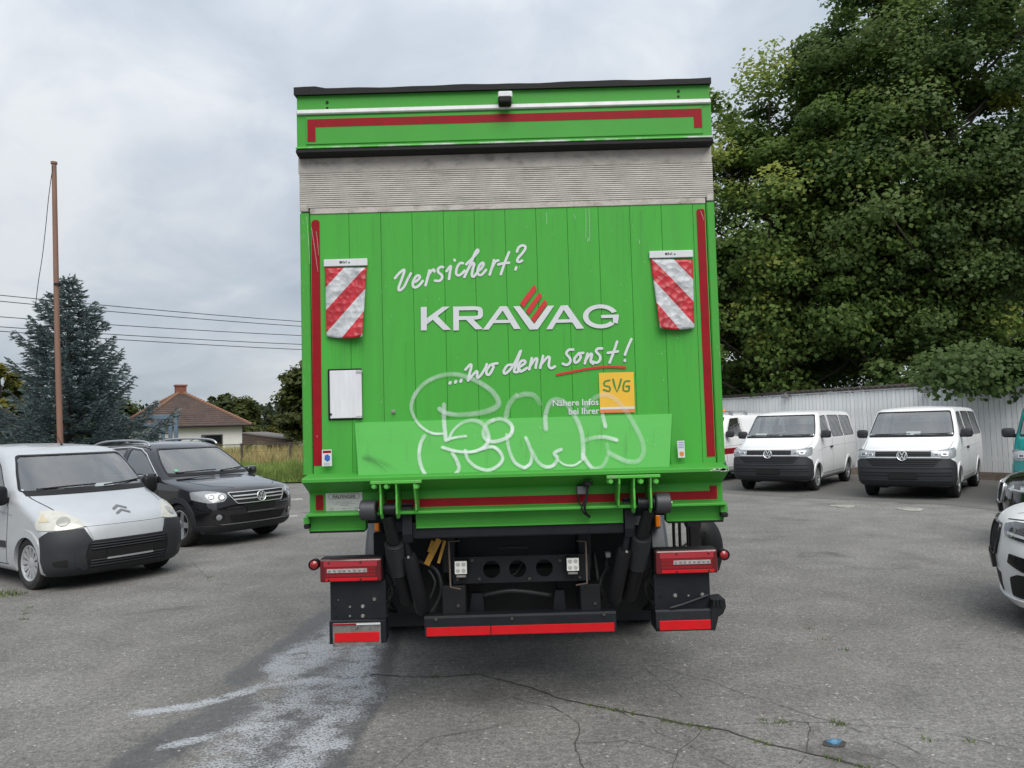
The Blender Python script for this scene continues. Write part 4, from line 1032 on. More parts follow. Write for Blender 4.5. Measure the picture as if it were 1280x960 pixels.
for pts in ([(575, 676, .12), (561, 677, .12), (562, 705, .12), (563, 734, .12), (576, 736.5, .12)], [(721, 676, .12), (732, 677, .12), (733, 700, .12), (734, 729, .12), (720, 731.5, .12)]):
    mb = MB(); mb.tube(path_px(pts), .006, 8); mb.link('lamp_guard', BROWN, cross, smooth='all')
# yellow wheel chocks hung behind the arm
for (a_, b_, w) in (((549, 674), (533, 706), 7), ((541, 676), (536, 690), 4), ((556, 676), (548, 704), 3.5)):
    p = path_px([(a_[0], a_[1], .26), (b_[0], b_[1], .24)]); t = (p[1] - p[0]).normalized(); nn = Vector((t.z, 0, -t.x)) * (w * .0026)
    mb = MB(); mb.add([p[0] - nn, p[0] + nn, p[1] + nn, p[1] - nn, p[0] - nn + Vector((0, .03, 0)), p[0] + nn + Vector((0, .03, 0)), p[1] + nn + Vector((0, .03, 0)), p[1] - nn + Vector((0, .03, 0))],
                      [(0, 1, 2, 3), (4, 5, 6, 7), (0, 1, 5, 4), (1, 2, 6, 5), (2, 3, 7, 6), (3, 0, 4, 7)]); mb.link('yellow_bar', YELLOW_ST, cross)
# chassis, bulkheads and underbody that close the view
mb = MB()
for x in (-.43, .43): mb.box(x - .04, x + .04, .30, 7.0, .86, 1.12, bev=.008)
for y in (.45, 1.4, 3.2, 5): mb.box(-.39, .39, y, y + .08, .88, 1.10, bev=.006)
mb.box(-1.15, 1.15, .36, 7.1, 1.18, 1.40)
ch = mb.link('chassis_frame', STEEL_DARK, truck)
mb = MB(); mb.box(-.62, .62, .55, .95, .42, .86, bev=.03); mb.link('battery_box', BLACK_PL, truck)
for (p0, p1, d) in (((552, 733), (583, 769), .18), ((725, 731), (752, 766), .18)):
    r = R(p0[0], p0[1], p1[0], p1[1], d); mb = MB(); mb.box(r[0], r[1], d, d + .25, r[2] - .02, r[3], bev=.006); mb.link('mounting_bracket', BLACK_PL, ch)
for (p0, p1, d) in (((586, 742), (606, 770), .3), ((690, 738), (708, 768), .3)):
    a_ = tp(p0[0], p0[1], d); b_ = tp(p1[0], p1[1], d); mb = MB(); mb.prism([(a_[0] + .02, a_[1]), (b_[0] - .01, a_[1]), (b_[0], b_[1]), (a_[0], b_[1])], d, d + .05); mb.link('stay', STEEL_DARK, ch)
mb = MB(); r = R(690, 640, 800, 765, .5); mb.box(r[0] + .02, r[1] + .1, .5, .53, r[2], 1.1, bev=.004); mb.link('side_plate', BLACK_PL, ch)
mb = MB(); r = R(485, 640, 590, 765, .5); mb.box(r[0] - .1, r[1] - .1, .5, .53, r[2], 1.1, bev=.004); mb.link('side_plate', BLACK_PL, ch)
r = R(707, 708, 719, 716, .4)
mb = MB(); c = tp(715, 712, .3); 
for pts in ([(760, 708, .3), (752, 722, .3), (750, 734, .28), (753, 745, .28), (751, 752, .3)], [(762, 690, .35), (757, 700, .32), (758, 716, .3)], [(655, 700, .35), (640, 720, .33), (600, 728, .3)]):
    q = MB(); q.tube(catmull(path_px(pts), 5), .014, 10); q.link('hose', BLACK_PL, ch, smooth='all')
rr = random.Random(5)
for (bx, by, sg) in ((488, 725, 1), (812, 722, -1)):
    for k in range(5):
        P = path_px([(bx - 4 * sg + rr.uniform(-3, 3), by - 14 + k * 2, .2), (bx + 4 * sg + rr.uniform(-3, 4), by + k * 4, .15), (bx - 6 * sg + rr.uniform(-2, 5), by + 18 + k * 5, .25), (bx + 8 * sg, by + 40, .5)])
        q = MB(); q.tube(catmull(P, 5), .006, 7); q.link('cable', RUBBER, ch, smooth='all')
for (pts, r_) in (([(600, 690, .5), (640, 684, .45), (700, 688, .5), (735, 700, .5)], .012), ([(520, 700, .35), (545, 712, .3), (552, 740, .3), (540, 765, .35)], .013), ([(560, 690, .4), (566, 720, .35), (580, 760, .4)], .009), ([(742, 690, .4), (748, 735, .35), (742, 765, .4)], .010), ([(600, 745, .35), (640, 738, .3), (690, 744, .35)], .014), ([(536, 712, .3), (544, 728, .28), (538, 748, .3)], .008)):
    q = MB(); q.tube(catmull(path_px(pts), 5), r_, 8); q.link('hose', mat('grey_hose', (.030, .031, .033), .5), ch, smooth='all')
for (px, py) in ((572, 725), (590, 701), (725, 722), (700, 701), (599, 724), (662, 724), (572, 760), (745, 757), (545, 774), (640, 773), (755, 768)):
    c = tp(px, py, .2 if py < 730 else .115); dd_ = .215 if py < 730 else (.115 if py > 764 else .175); mb = MB(); mb.lathe([(-.007, .0003), (-.007, .010), (.001, .011)], 'y', (c[0], dd_, c[1]), 6); mb.link('bolt', mat('dull_bolt', (.07, .065, .06), .5, metal=.5, var=.3), ch)
q = MB(); c = R(757.5, 691, 763.5, 697, .2); q.box(c[0], c[1], .2, .26, c[2], c[3], bev=.003); q.link('connector', mat('pale_plastic', (.25, .25, .26), .5), ch)

# underrun bumper
zt_ = tp(531, 771, .12)[1]; zb_ = tp(531, 796.5, .12)[1]; xa, xb = tp(530.5, 780, .12)[0], tp(770.5, 780, .12)[0]
mb = MB(); mb.prism([(.12, zb_), (.12, zt_ - .012), (.132, zt_), (.22, zt_), (.22, zb_)], xa, xb, plane='yz'); bump = mb.link('underrun_bar', STEEL_DARK, truck)
for (p0, p1) in ((533, 613), (614, 768)):
    x0, x1 = tp(p0, 785, .12)[0], tp(p1, 785, .12)[0]; za, zb2 = tp(533, 784.5, .12)[1], tp(533, 795.6, .12)[1]
    mb = MB(); mb.box(x0, x1, .1165, .1195, zb2, za, bev=.0012); mb.link('reflector_strip', RED_BRIGHT, bump)
mb = MB(); r = R(488, 766, 532, 783, .6); mb.box(r[0] - .02, -r[0] + .15, .6, .66, r[2], r[3], bev=.01); mb.link('rear_crossbar', STEEL_DARK, ch)

# lamp clusters
def cluster(px0, py0, px1, py1, mk, side, plate, low):
    r = R(px0, py0, px1, py1, .02); zt, zb = r[3], r[2]
    if side > 0: zt, zb = tp(px0, py0, .02)[1], tp(px0, py0 + 32, .02)[1]
    else: zt, zb = tp(px0, py0, .02)[1], tp(px0, py0 + 31, .02)[1]
    x0, x1 = r[0], r[1]
    mb = MB(); mb.box(x0, x1, .035, .14, zb, zt, bev=.016); lam = mb.link('tail_lamp', BLACK_PL, truck)
    mb = MB(); mb.box(x0 + .006, x1 - .006, .012, .0345, zb + .006, zt - .006, bev=.010); mb.link('lamp_lens', LENS_DK, lam)
    h = zt - zb; w = x1 - x0
    mb = MB(); mb.box(x0 + .03, x1 - .03, .0085, .0115, zt - h * .34, zt - h * .12, bev=.001); mb.link('lens_band', mat('pinkish_lens', (.34, .018, .03), .10, coat=.8), lam)
    mb = MB(); mb.box(x0 + .04, x1 - .03, .0085, .0115, zb + h * .09, zb + h * .21, bev=.001); mb.link('lens_band', RED_BRIGHT, lam)
    n = 34
    mb = MB()
    for rw in range(3):
        for k in range(n):
            u0 = x0 + .04 + (w - .08) * k / n; zz = zb + h * (.26 + .14 * rw)
            mb.box(u0 + .001, u0 + (w - .08) / n - .001, .0095, .0115, zz, zz + h * .11)
    o = mb.link('lens_facets', LENS_RED, lam, kind='stuff')
    wx0, wx1 = (x0 + .05, x1 - .09) if side < 0 else (x0 + .11, x1 - .05)
    mb = MB(); mb.box(wx0, wx1, .006, .0092, zb + h * .42, zb + h * .58, bev=.001); mb.link('clear_strip', mat('clear_lens', (.34, .32, .32), .2, var=.3, vscale=40, coat=.5), lam)
    for k in range(8):
        u = wx0 + (wx1 - wx0) * (k + .5) / 8; mb = MB(); mb.lathe([(-.001, .0002), (-.001, .006), (.001, .009)], 'y', (u, .0055, zb + h * .5), 8); mb.link('bulb', mat('bulb_grey', (.20, .17, .17), .2), lam)
    for u in (.16, .66):
        for v in (.14, .82):
            mb = MB(); mb.lathe([(-.003, .0002), (-.003, .005), (.002, .006)], 'y', (x0 + w * (u if side < 0 else 1 - u), .0085, zb + h * v), 8); mb.link('screw', RUBBER, lam)
    c = tp(mk[0], mk[1], .02)
    mb = MB(); mb.lathe([(-.01, .026), (-.02, .032), (.03, .032), (.03, .001)], 'y', (c[0], .03, c[1]), 20)
    mb.box(min(c[0], x0 + .01 if side < 0 else c[0]), max(c[0], x1 - .01 if side > 0 else c[0]) if side > 0 else x0 + .01, .03, .05, c[1] - .008, c[1] + .008); ml = mb.link('marker_lamp', RUBBER, truck, smooth=True)
    mb = MB(); mb.lathe([(-.016, .0005), (-.014, .012), (-.006, .024), (0, .025)], 'y', (c[0], .02, c[1]), 18); mb.link('marker_lens', LENS_RED, ml, smooth=True)
    r = R(plate[0], plate[1], plate[2], plate[3], .06); zt2, zb2 = tp(plate[0], plate[1], .06)[1], tp(plate[0], plate[3] + (plate[2] - plate[0]) * .028, .06)[1]
    mb = MB(); mb.box(r[0], r[1], .06, .075, zb2, zt2, bev=.003); mp = mb.link('mounting_plate', STEEL_DARK, truck)
    return lam, mp, r, zt2, zb2
lam, mp, pr, pz1, pz0 = cluster(398.5, 698.5, 478.5, 728, (392.5, 706), -1, (412.5, 727, 483, 773.5), None)
for (px, py, rr_, m_) in ((419, 758.5, .011, STEEL_DARK), (437.5, 758.5, .007, STEEL_BRIGHT), (453.5, 758, .012, STEEL_BRIGHT), (468, 749, .012, STEEL_BRIGHT), (419, 770, .010, STEEL_DARK), (437.5, 770, .007, STEEL_BRIGHT), (453.5, 770, .012, STEEL_BRIGHT), (423, 750, .004, STEEL_BRIGHT)):
    c = tp(px, py, .06); mb = MB(); mb.lathe([(-.006, .0003), (-.006, rr_ * .7), (0, rr_)], 'y', (c[0], .06, c[1]), 12); mb.link('rivet', m_, mp)
r = R(411, 778, 482.5, 804, .05); mb = MB(); mb.box(r[0], r[1], .058, .16, tp(411, 806, .05)[1], tp(411, 777, .05)[1], bev=.004); lb = mb.link('reflector_bracket', STEEL_DARK, truck)
zt_, zb_ = tp(415, 780.5, .03)[1], tp(415, 809.5, .03)[1]; x0, x1 = tp(415, 795, .03)[0], tp(475.5, 795, .03)[0]
mb = MB(); mb.box(x0, x1, .045, .0575, zb_, zt_, bev=.003); mb.link('dirty_plate', mat('grimy_plate', (.20, .195, .185), .4, metal=.4, var=.3, vscale=12, col2=(.07, .065, .06), c2scale=14), lb)
mb = MB(); mb.box(tp(417.5, 795, .03)[0], tp(473.5, 795, .03)[0], .040, .0445, tp(415, 804, .03)[1], tp(415, 792, .03)[1], bev=.002); mb.link('reflector_strip', RED_BRIGHT, lb)
text_part('LP', (x0 + x1) / 2, tp(440, 788.5, .03)[1], .016, .0438, PRINT_DK, lb, align='CENTER', bold=.02)
mb = MB(); mb.box((x0 + x1) / 2, x1 - .002, .0385, .0445, zt_ - .010, zt_ - .002); mb.link('bright_edge', WHITE_VINYL, lb)
mb = MB(); mb.box(x0 + .004, (x0 + x1) / 2 - .002, .0385, .0445, zt_ - .009, zt_ - .002); mb.link('red_edge', RED_TAPE, lb)

lam, mp, pr, pz1, pz0 = cluster(817.5, 687.5, 898.5, 714, (905, 693.5), 1, (817, 717, 888.5, 762), None)
for (px, py, rr_, m_) in ((844, 744.5, .013, STEEL_BRIGHT), (860.5, 744.5, .007, STEEL_BRIGHT), (878, 743.5, .013, STEEL_BRIGHT), (846, 757, .012, STEEL_DARK), (853, 756, .006, STEEL_BRIGHT), (826, 746, .008, RUBBER)):
    c = tp(px, py, .06); mb = MB(); mb.lathe([(-.006, .0003), (-.006, rr_ * .7), (0, rr_)], 'y', (c[0], .06, c[1]), 12); mb.link('rivet', m_, mp)
zt_, zb_ = tp(820, 763, -.01)[1], tp(820, 789.5, -.01)[1]; x0, x1 = tp(820, 775, -.01)[0], tp(891, 775, -.01)[0]
mb = MB(); mb.prism([(-.01, zb_), (-.02, zb_ + .02), (-.01, zt_ - .01), (.0, zt_), (.16, zt_), (.16, zb_)], x0, x1, plane='yz'); rb = mb.link('reflector_bracket', STEEL_DARK, truck)
mb = MB(); mb.box(tp(824.5, 780, -.02)[0], tp(888.5, 780, -.02)[0], -.022, -.017, tp(822, 788.3, -.02)[1], tp(822, 776.3, -.02)[1], bev=.002); mb.link('reflector_strip', RED_BRIGHT, rb)
a_ = [(890, 750), (905, 748), (906.5, 757), (903, 766), (897, 770), (893, 787), (888, 787), (888, 760)]
mb = MB(); mb.prism([tp(x, y, 0) for x, y in a_], -.02, .13); mb.link('corner_bracket', BLACK_PL, rb)
for k in range(3):
    c0 = tp(891 + k * 4.5, 749, -.03); mb = MB(); mb.box(c0[0], c0[0] + .012, -.03, -.0205, c0[1] - .045, c0[1], bev=.002); mb.link('bracket_rib', BLACK_PL, rb)
mb = MB(); p = path_px([(838, 760, -.005), (852, 756, .0), (885, 744, .05)]); mb.tube(p, .008, 6); mb.link('stay', STEEL_DARK, rb)

# rear axle: dual wheels, mudguards, mud flaps
WY = 2.45
def wheel_mesh():
    m = MB()
    prof = [(-.14, .28), (-.145, .40), (-.14, .46), (-.115, .487), (-.08, .492), (-.078, .48), (-.062, .48), (-.06, .493), (-.01, .494), (-.008, .48), (.008, .48), (.01, .494), (.06, .493), (.062, .48), (.078, .48), (.08, .492), (.115, .487), (.14, .46), (.145, .40), (.14, .28)]
    m.lathe(prof, 'x', (0, 0, 0), 48); return m.mesh('tyre', TYRE, True)
def rim_mesh():
    m = MB(); m.lathe([(-.14, .29), (-.10, .27), (-.08, .20), (-.06, .14), (-.14, .12), (-.16, .09), (-.16, .001)], 'x', (0, 0, 0), 32); return m.mesh('rim', STEEL_BRIGHT, True)
tm, rm_ = wheel_mesh(), rim_mesh()
for x in (-1.08, -.76, .76, 1.08):
    w_ = link('wheel', tm, truck, loc=(x, WY, .494))
    q = link('rim', rm_, w_)
    if x > 0: q.rotation_euler = (0, 0, math.pi)
mb = MB(); mb.lathe([(-.72, .07), (-.2, .08), (-.15, .2), (.15, .2), (.2, .08), (.72, .07)], 'x', (0, WY, .5), 18); mb.link('rear_axle', STEEL_DARK, truck, smooth=True)
GUARD = mat('grey_mudguard', (.055, .060, .068), .5, var=.15, vscale=10)
for s in (-1, 1):
    mb = MB(); n = 26; vs = []; fs = []
    xi, xo = .55 * s, 1.262 * s
    for k in range(n + 1):
        an = rad(-12 + 204 * k / n); ry = .66
        for (x, rr_) in ((xi, ry), (xo - .03 * s, ry), (xo, ry - .03), (xo, ry - .07), (xo - .012 * s, ry - .07), (xo - .012 * s, ry - .035), (xo - .035 * s, ry - .015), (xi, ry - .015)):
            vs.append((x, WY - rr_ * math.cos(an), .53 + rr_ * math.sin(an)))
    m_ = 8
    for k in range(n):
        for j in range(m_): fs.append((k * m_ + j, k * m_ + (j + 1) % m_, (k + 1) * m_ + (j + 1) % m_, (k + 1) * m_ + j))
    mb.add(vs, fs); gd = mb.link('mudguard', GUARD, truck, smooth=True)
    mb = MB(); mb.box(min(xi, xo), max(xi, xo), WY - .70, WY - .685, .24, .60, bev=.004); mf = mb.link('mud_flap', mat('flap_rubber', (.018, .018, .018), .7, var=.3, bump=.1), truck)
    mb = MB(); c = at(471.5 if s < 0 else 822, 656.5 if s < 0 else 651, TD + 1.76)
    mb.box(c.x - .02, c.x + .02, 1.745, 1.79, c.z - .05, c.z + .05, bev=.01); mb.link('marker_lamp', ORANGE_L, truck)
    mb = MB(); mb.box(c.x - .03, c.x + .03, 1.79, 1.95, c.z - .07, c.z + .07, bev=.01); mb.link('lamp_bracket', GUARD, truck)
    if s > 0:
        c = at(806, 758, TD + WY - .702); text_part('rg.', c.x, c.z, .05, WY - .702, WHITE_VINYL, mf, bold=.02)
# side guard with air duct on the right
c = R(858, 652, 878, 690, .9); mb = MB(); n0 = .012
mb.box(c[0], c[1], .9, .93, c[2], c[3], bev=.006)
duct = mb.link('air_duct', BLACK_PL, truck)
mb = MB(); mb.box(c[0] + .02, c[1] - .02, .885, .8995, c[2] + .03, c[3] - .03, bev=.002); mb.link('duct_mouth', mat('deep_black', (.004, .004, .004), .9), duct)
p = [Vector((c[0] + .06, 1.0, (c[2] + c[3]) / 2)), Vector((c[1] + .02, 1.0, (c[2] + c[3]) / 2 + .03)), Vector((c[1] + .06, 1.0, (c[2] + c[3]) / 2 - .03)), Vector((c[1] + .07, 1.02, c[2] - .02)), Vector((c[1] + .05, 1.05, c[2] - .12))]
mb = MB(); mb.tube(catmull(p, 5), .105, 16); mb.link('duct_elbow', BLACK_PL, duct, smooth=True)
for px in (841.5, 849):
    p = path_px([(px, 640, .8), (px + .5, 665, .8), (px + 1.5, 690, .8)]); mb = MB(); mb.tube([p[0] + Vector((0, 0, .2))] + p, .011, 8); mb.link('guard_rod', RUBBER, duct)
p = path_px([(843, 682, .8), (847, 685, .8), (852, 684, .8), (858, 680, .85)]); mb = MB(); mb.tube(catmull(p, 4), .008, 8); mb.link('cable', RUBBER, duct)
# cab far ahead, hidden behind the box but real: front axle, cab
mb = MB(); mb.box(-1.20, 1.20, 7.35, 9.3, .75, 3.0, bev=.12); mb.link('cab', G_PAINT, truck)
for x in (-1.03, 1.03):
    w_ = link('wheel', tm, truck, loc=(x, 8.1, .494)); q = link('rim', rm_, w_)
    if x > 0: q.rotation_euler = (0, 0, math.pi)
# ================================================================== vehicles
LEV = ('xf', 'zf', 'rf', 'nf', 'xr', 'zr', 'rr', 'nr', 'w', 'cr')
def pchip(xs, ys, xq):
    xs = np.asarray(xs, float); ys = np.asarray(ys, float); h = np.diff(xs); dl = np.diff(ys) / h
    d = np.zeros_like(ys)
    for i in range(1, len(xs) - 1):
        if dl[i - 1] * dl[i] > 0:
            w1 = 2 * h[i] + h[i - 1]; w2 = h[i] + 2 * h[i - 1]; d[i] = (w1 + w2) / (w1 / dl[i - 1] + w2 / dl[i])
    d[0], d[-1] = dl[0], dl[-1]
    i = np.clip(np.searchsorted(xs, xq) - 1, 0, len(xs) - 2); t = (xq - xs[i]) / h[i]
    return ys[i] * (1 + 2 * t) * (1 - t) ** 2 + h[i] * d[i] * t * (1 - t) ** 2 + ys[i + 1] * t * t * (3 - 2 * t) + h[i] * d[i + 1] * t * t * (t - 1)
def inside(P, poly):
    P = np.asarray(P, float); poly = np.asarray(poly, float); r = np.zeros(len(P), bool)
    x, y = P[:, 0], P[:, 1]; n = len(poly); j = n - 1
    for i in range(n):
        xi, yi = poly[i]; xj, yj = poly[j]
        c = ((yi > y) != (yj > y)) & (x < (xj - xi) * (y - yi) / ((yj - yi) + 1e-12) + xi)
        r ^= c; j = i
    return r
def densify(poly, h, closed=True):
    out = []; n = len(poly)
    for i in range(n if closed else n - 1):
        a = Vector(poly[i]); b = Vector(poly[(i + 1) % n]); k = max(1, int((b - a).length / h))
        for q in range(k): out.append(tuple(a.lerp(b, q / k)))
    if not closed: out.append(tuple(poly[-1]))
    return out
def inset(poly, d):
    """shrink a simple polygon by d"""
    n = len(poly); A = sum(poly[i][0] * poly[(i + 1) % n][1] - poly[(i + 1) % n][0] * poly[i][1] for i in range(n)); s = 1 if A > 0 else -1
    out = []
    for i in range(n):
        p0, p1, p2 = Vector(poly[i - 1]), Vector(poly[i]), Vector(poly[(i + 1) % n])
        e0 = (p1 - p0).normalized(); e1 = (p2 - p1).normalized()
        n0 = Vector((-e0.y, e0.x)) * s; n1 = Vector((-e1.y, e1.x)) * s
        b = n0 + n1; k = max(0.35, b.length_squared / 2)
        out.append(tuple(p1 + b * (d / (2 * k)) * (1 if True else 1)))
    return out
def rounded(poly, r, k=4):
    """round the corners of a polygon"""
    out = []; n = len(poly)
    for i in range(n):
        p0, p1, p2 = Vector(poly[i - 1]), Vector(poly[i]), Vector(poly[(i + 1) % n])
        a = p1 + (p0 - p1).normalized() * min(r, (p0 - p1).length * .45); b = p1 + (p2 - p1).normalized() * min(r, (p2 - p1).length * .45)
        for q in range(k + 1):
            t = q / k; out.append(tuple(a * (1 - t) ** 2 + p1 * 2 * t * (1 - t) + b * t * t))
    return out

class Car:
    def __init__(s, root, levels, paint, sub=6, nfr=34, nsd=120, nrr=16, bulge=0.02, lower=None):
        s.root = root; s.paint = paint
        L = np.array(levels, float); ti = np.arange(len(L)); tq = np.linspace(0, len(L) - 1, (len(L) - 1) * sub + 1)
        C = {k: pchip(ti, L[:, i], tq) for i, k in enumerate(LEV)}
        s.L = L[:, 4].max()
        half = []
        for q in range(len(tq)):
            p = {k: C[k][q] for k in LEV}
            a = np.linspace(0, np.pi / 2, nfr)
            yf = p['w'] * np.sin(a) ** (2 / p['nf']); xf = p['xf'] + p['rf'] * (1 - np.cos(a) ** (2 / p['nf']))
            x0, x1 = p['xf'] + p['rf'], p['xr'] - p['rr']
            xs = np.linspace(x0, x1, nsd)[1:-1]; ys = np.full_like(xs, p['w'])
            ar = np.linspace(np.pi / 2, 0, nrr)
            yr = p['w'] * np.sin(ar) ** (2 / p['nr']); xr = p['xr'] - p['rr'] * (1 - np.cos(ar) ** (2 / p['nr']))
            x = np.concatenate([xf, xs, xr]); y = np.concatenate([yf, ys, yr])
            mid = (p['xf'] + p['xr']) / 2; y = y * (1 - bulge * ((x - mid) / (s.L / 2)) ** 2)
            u = np.clip((x - p['xf']) / max(1e-6, p['xr'] - p['xf']), 0, 1); u = u * u * (3 - 2 * u)
            z = p['zf'] + (p['zr'] - p['zf']) * u - p['cr'] * (np.abs(y) / max(p['w'], .2)) ** 2
            half.append(np.stack([x, y, z], 1))
        H = np.array(half)                      # levels, points, 3
        mir = H[:, -2:0:-1].copy(); mir[:, :, 1] *= -1
        G = np.concatenate([H, mir], 1); s.nl, s.nc = G.shape[:2]
        s.V = G.reshape(-1, 3)
        i, j = np.meshgrid(np.arange(s.nl - 1), np.arange(s.nc), indexing='ij'); j2 = (j + 1) % s.nc
        s.F = np.stack([i * s.nc + j, (i + 1) * s.nc + j, (i + 1) * s.nc + j2, i * s.nc + j2], -1).reshape(-1, 4)
        s.bvh = BVHTree.FromPolygons([Vector(v) for v in s.V], [tuple(f) for f in s.F])
        s.keep = np.ones(len(s.F), bool)
        s.fc = s.V[s.F].mean(1)
        a = s.V[s.F[:, 2]] - s.V[s.F[:, 0]]; b = s.V[s.F[:, 3]] - s.V[s.F[:, 1]]; s.fn = np.cross(a, b)
        # outward normals
        cc = s.fc - np.array([s.L / 2, 0, .8]); flip = (s.fn * cc).sum(1).mean() < 0
        if flip: s.fn = -s.fn
        s.XC = 1.15
    # -------- rays
    def cast(s, mode, a, b):
        if mode == 'front': o, d = Vector((-3, a, b)), Vector((1, 0, 0))
        elif mode == 'rear': o, d = Vector((s.L + 3, a, b)), Vector((-1, 0, 0))
        elif mode == 'side': o, d = Vector((a, 4, b)), Vector((0, -1, 0))
        elif mode == 'side-': o, d = Vector((a, -4, b)), Vector((0, 1, 0))
        elif mode == 'top': o, d = Vector((a, b, 5)), Vector((0, 0, -1))
        else:
            e = Vector((-math.cos(a), math.sin(a), 0)); o, d = Vector((s.XC, 0, b)) + e * 5, -e
        h = s.bvh.ray_cast(o, d)
        if h[0] is None: return None
        n = h[1] if h[1].dot(d) < 0 else -h[1]
        return h[0], n
    def cyl(s, pts):
        out = []
        for k, a, b in pts:
            if k == 'c': out.append((a, b)); continue
            h = s.cast('front' if k == 'f' else 'side', a, b)
            p = h[0] if h else Vector((s.XC - 1.0, a, b)) if k == 'f' else Vector((a, .8, b))
            out.append((math.atan2(p.y, s.XC - p.x), b))
        return out
    def sym(s, pts):
        """half polygon given from the centre line outward and back: mirrored to a full one"""
        h = s.cyl(pts); return h + [(-a, b) for a, b in reversed(h)]
    def patch(s, name, mode, poly, m, off=.006, th=.012, h=.05, hole=None, parent=None, cut=None, flip=False, smooth=True, **kw):
        bd = densify(poly, h); n = len(bd); vin = list(bd); ed = [(i, (i + 1) % n) for i in range(n)]
        if hole is not None:
            hd = densify(hole, h); o = len(vin); vin += hd; ed += [(o + i, o + (i + 1) % len(hd)) for i in range(len(hd))]
        P = np.array(bd); mn, mx = P.min(0), P.max(0)
        gx, gy = np.meshgrid(np.arange(mn[0] + h / 2, mx[0], h), np.arange(mn[1] + h / 2, mx[1], h)); g = np.stack([gx.ravel(), gy.ravel()], 1)
        if len(g):
            g = g[inside(g, inset(poly, h * .35))] if len(poly) < 200 else g[inside(g, poly)]
            vin += [tuple(q) for q in g]
        V2, _, F2, *_ = delaunay_2d_cdt([Vector(v) for v in vin], ed, [], 1, 1e-5)
        hits = [s.cast(mode, v.x, v.y) for v in V2]
        tris = []
        for f in F2:
            if any(hits[i] is None for i in f): continue
            if hole is not None:
                c = sum((V2[i] for i in f), Vector((0, 0))) / len(f)
                if inside([c], hole)[0]: continue
            tris.append(tuple(f))
        used = sorted({i for f in tris for i in f}); mp = {u: k for k, u in enumerate(used)}
        top = [hits[u][0] + hits[u][1] * off for u in used]; nv = len(top)
        fs = [tuple(mp[i] for i in f) for f in tris]
        cnt = {}
        for f in fs:
            for a, b in zip(f, f[1:] + f[:1]): cnt.setdefault((min(a, b), max(a, b)), []).append((a, b))
        vs = list(top); low = {}
        if th > 0:
            for e, l in cnt.items():
                if len(l) == 1:
                    a, b = l[0]
                    for q in (a, b):
                        if q not in low: low[q] = len(vs); vs.append(top[q] - hits[used[q]][1] * th)
                    fs.append((b, a, low[a], low[b]))
        mb = MB(); mb.add(vs, fs)
        return mb.link(name, m, parent or s.root, smooth=smooth, **kw)
    def pair(s, name, mode, poly, m, **k):
        """the same part on both flanks, or mirrored about the centre line for front and cyl"""
        if mode == 'side': return [s.patch(name, 'side', poly, m, **k), s.patch(name, 'side-', poly, m, **k)]
        if mode == 'top': mf = lambda q: [(a, -b) for a, b in reversed(q)]
        else: mf = lambda q: [(-a, b) for a, b in reversed(q)]
        k2 = dict(k)
        if k.get('hole'): k2['hole'] = mf(k['hole'])
        return [s.patch(name, mode, poly, m, **k), s.patch(name, mode, mf(poly), m, **k2)]
    def seam(s, mode, path, m, w=.007, off=.002, name='panel_gap', parent=None, sub=1, lift=0):
        P = [Vector(p) for p in densify([tuple(q)[:2] for q in (catmull([(a, b, 0) for a, b in path], 6) if sub > 1 else path)], .04, closed=False)]
        vs = []; ok = []
        for i, p in enumerate(P):
            t = P[min(i + 1, len(P) - 1)] - P[max(i - 1, 0)]; t.normalize(); nn = Vector((-t.y, t.x)) * w / 2
            a = s.cast(mode, *(p + nn)); b = s.cast(mode, *(p - nn))
            ok.append(a is not None and b is not None)
            vs += [a[0] + a[1] * off, b[0] + b[1] * off] if ok[-1] else [Vector(), Vector()]
        fs = [(2 * i, 2 * i + 1, 2 * i + 3, 2 * i + 2) for i in range(len(P) - 1) if ok[i] and ok[i + 1]]
        mb = MB(); mb.add(vs, fs); return mb.link(name, m, parent or s.root)
    def proj2(s, mode):
        V = s.V
        if mode in ('front', 'rear'): return V[:, 1:3]
        if mode in ('side', 'side-'): return V[:, [0, 2]]
        if mode == 'top': return V[:, :2]
        return np.stack([np.arctan2(V[:, 1], s.XC - V[:, 0]), V[:, 2]], 1)
    def cut(s, mode, poly, extra=None):
        q = s.proj2(mode); ins = inside(q, poly); f = ins[s.F].all(1)
        n = s.fn; sel = {'front': (n[:, 0] < 0) & (s.fc[:, 0] < s.L * .6), 'rear': (n[:, 0] > 0) & (s.fc[:, 0] > s.L * .5), 'side': (s.fc[:, 1] > .3) & (n[:, 1] > 0), 'side-': (s.fc[:, 1] < -.3) & (n[:, 1] < 0), 'top': n[:, 2] > 0, 'cyl': s.fc[:, 0] < s.XC}[mode]
        s.keep &= ~(f & sel)
    def window(s, name, mode, poly, glass, frame_m, frame=.045, off=.004, both=False, parent=None, frame_name='window_frame'):
        modes = [mode] + (['side-'] if both else [])
        for md in modes:
            inner = inset(poly, frame)
            s.cut(md, inset(poly, .006))
            g = s.patch(name, md, poly, glass, off=-.004, th=0, h=.08, parent=parent)
            s.patch(frame_name, md, poly, frame_m, off=off, th=.012, h=.05, hole=inner, parent=g)
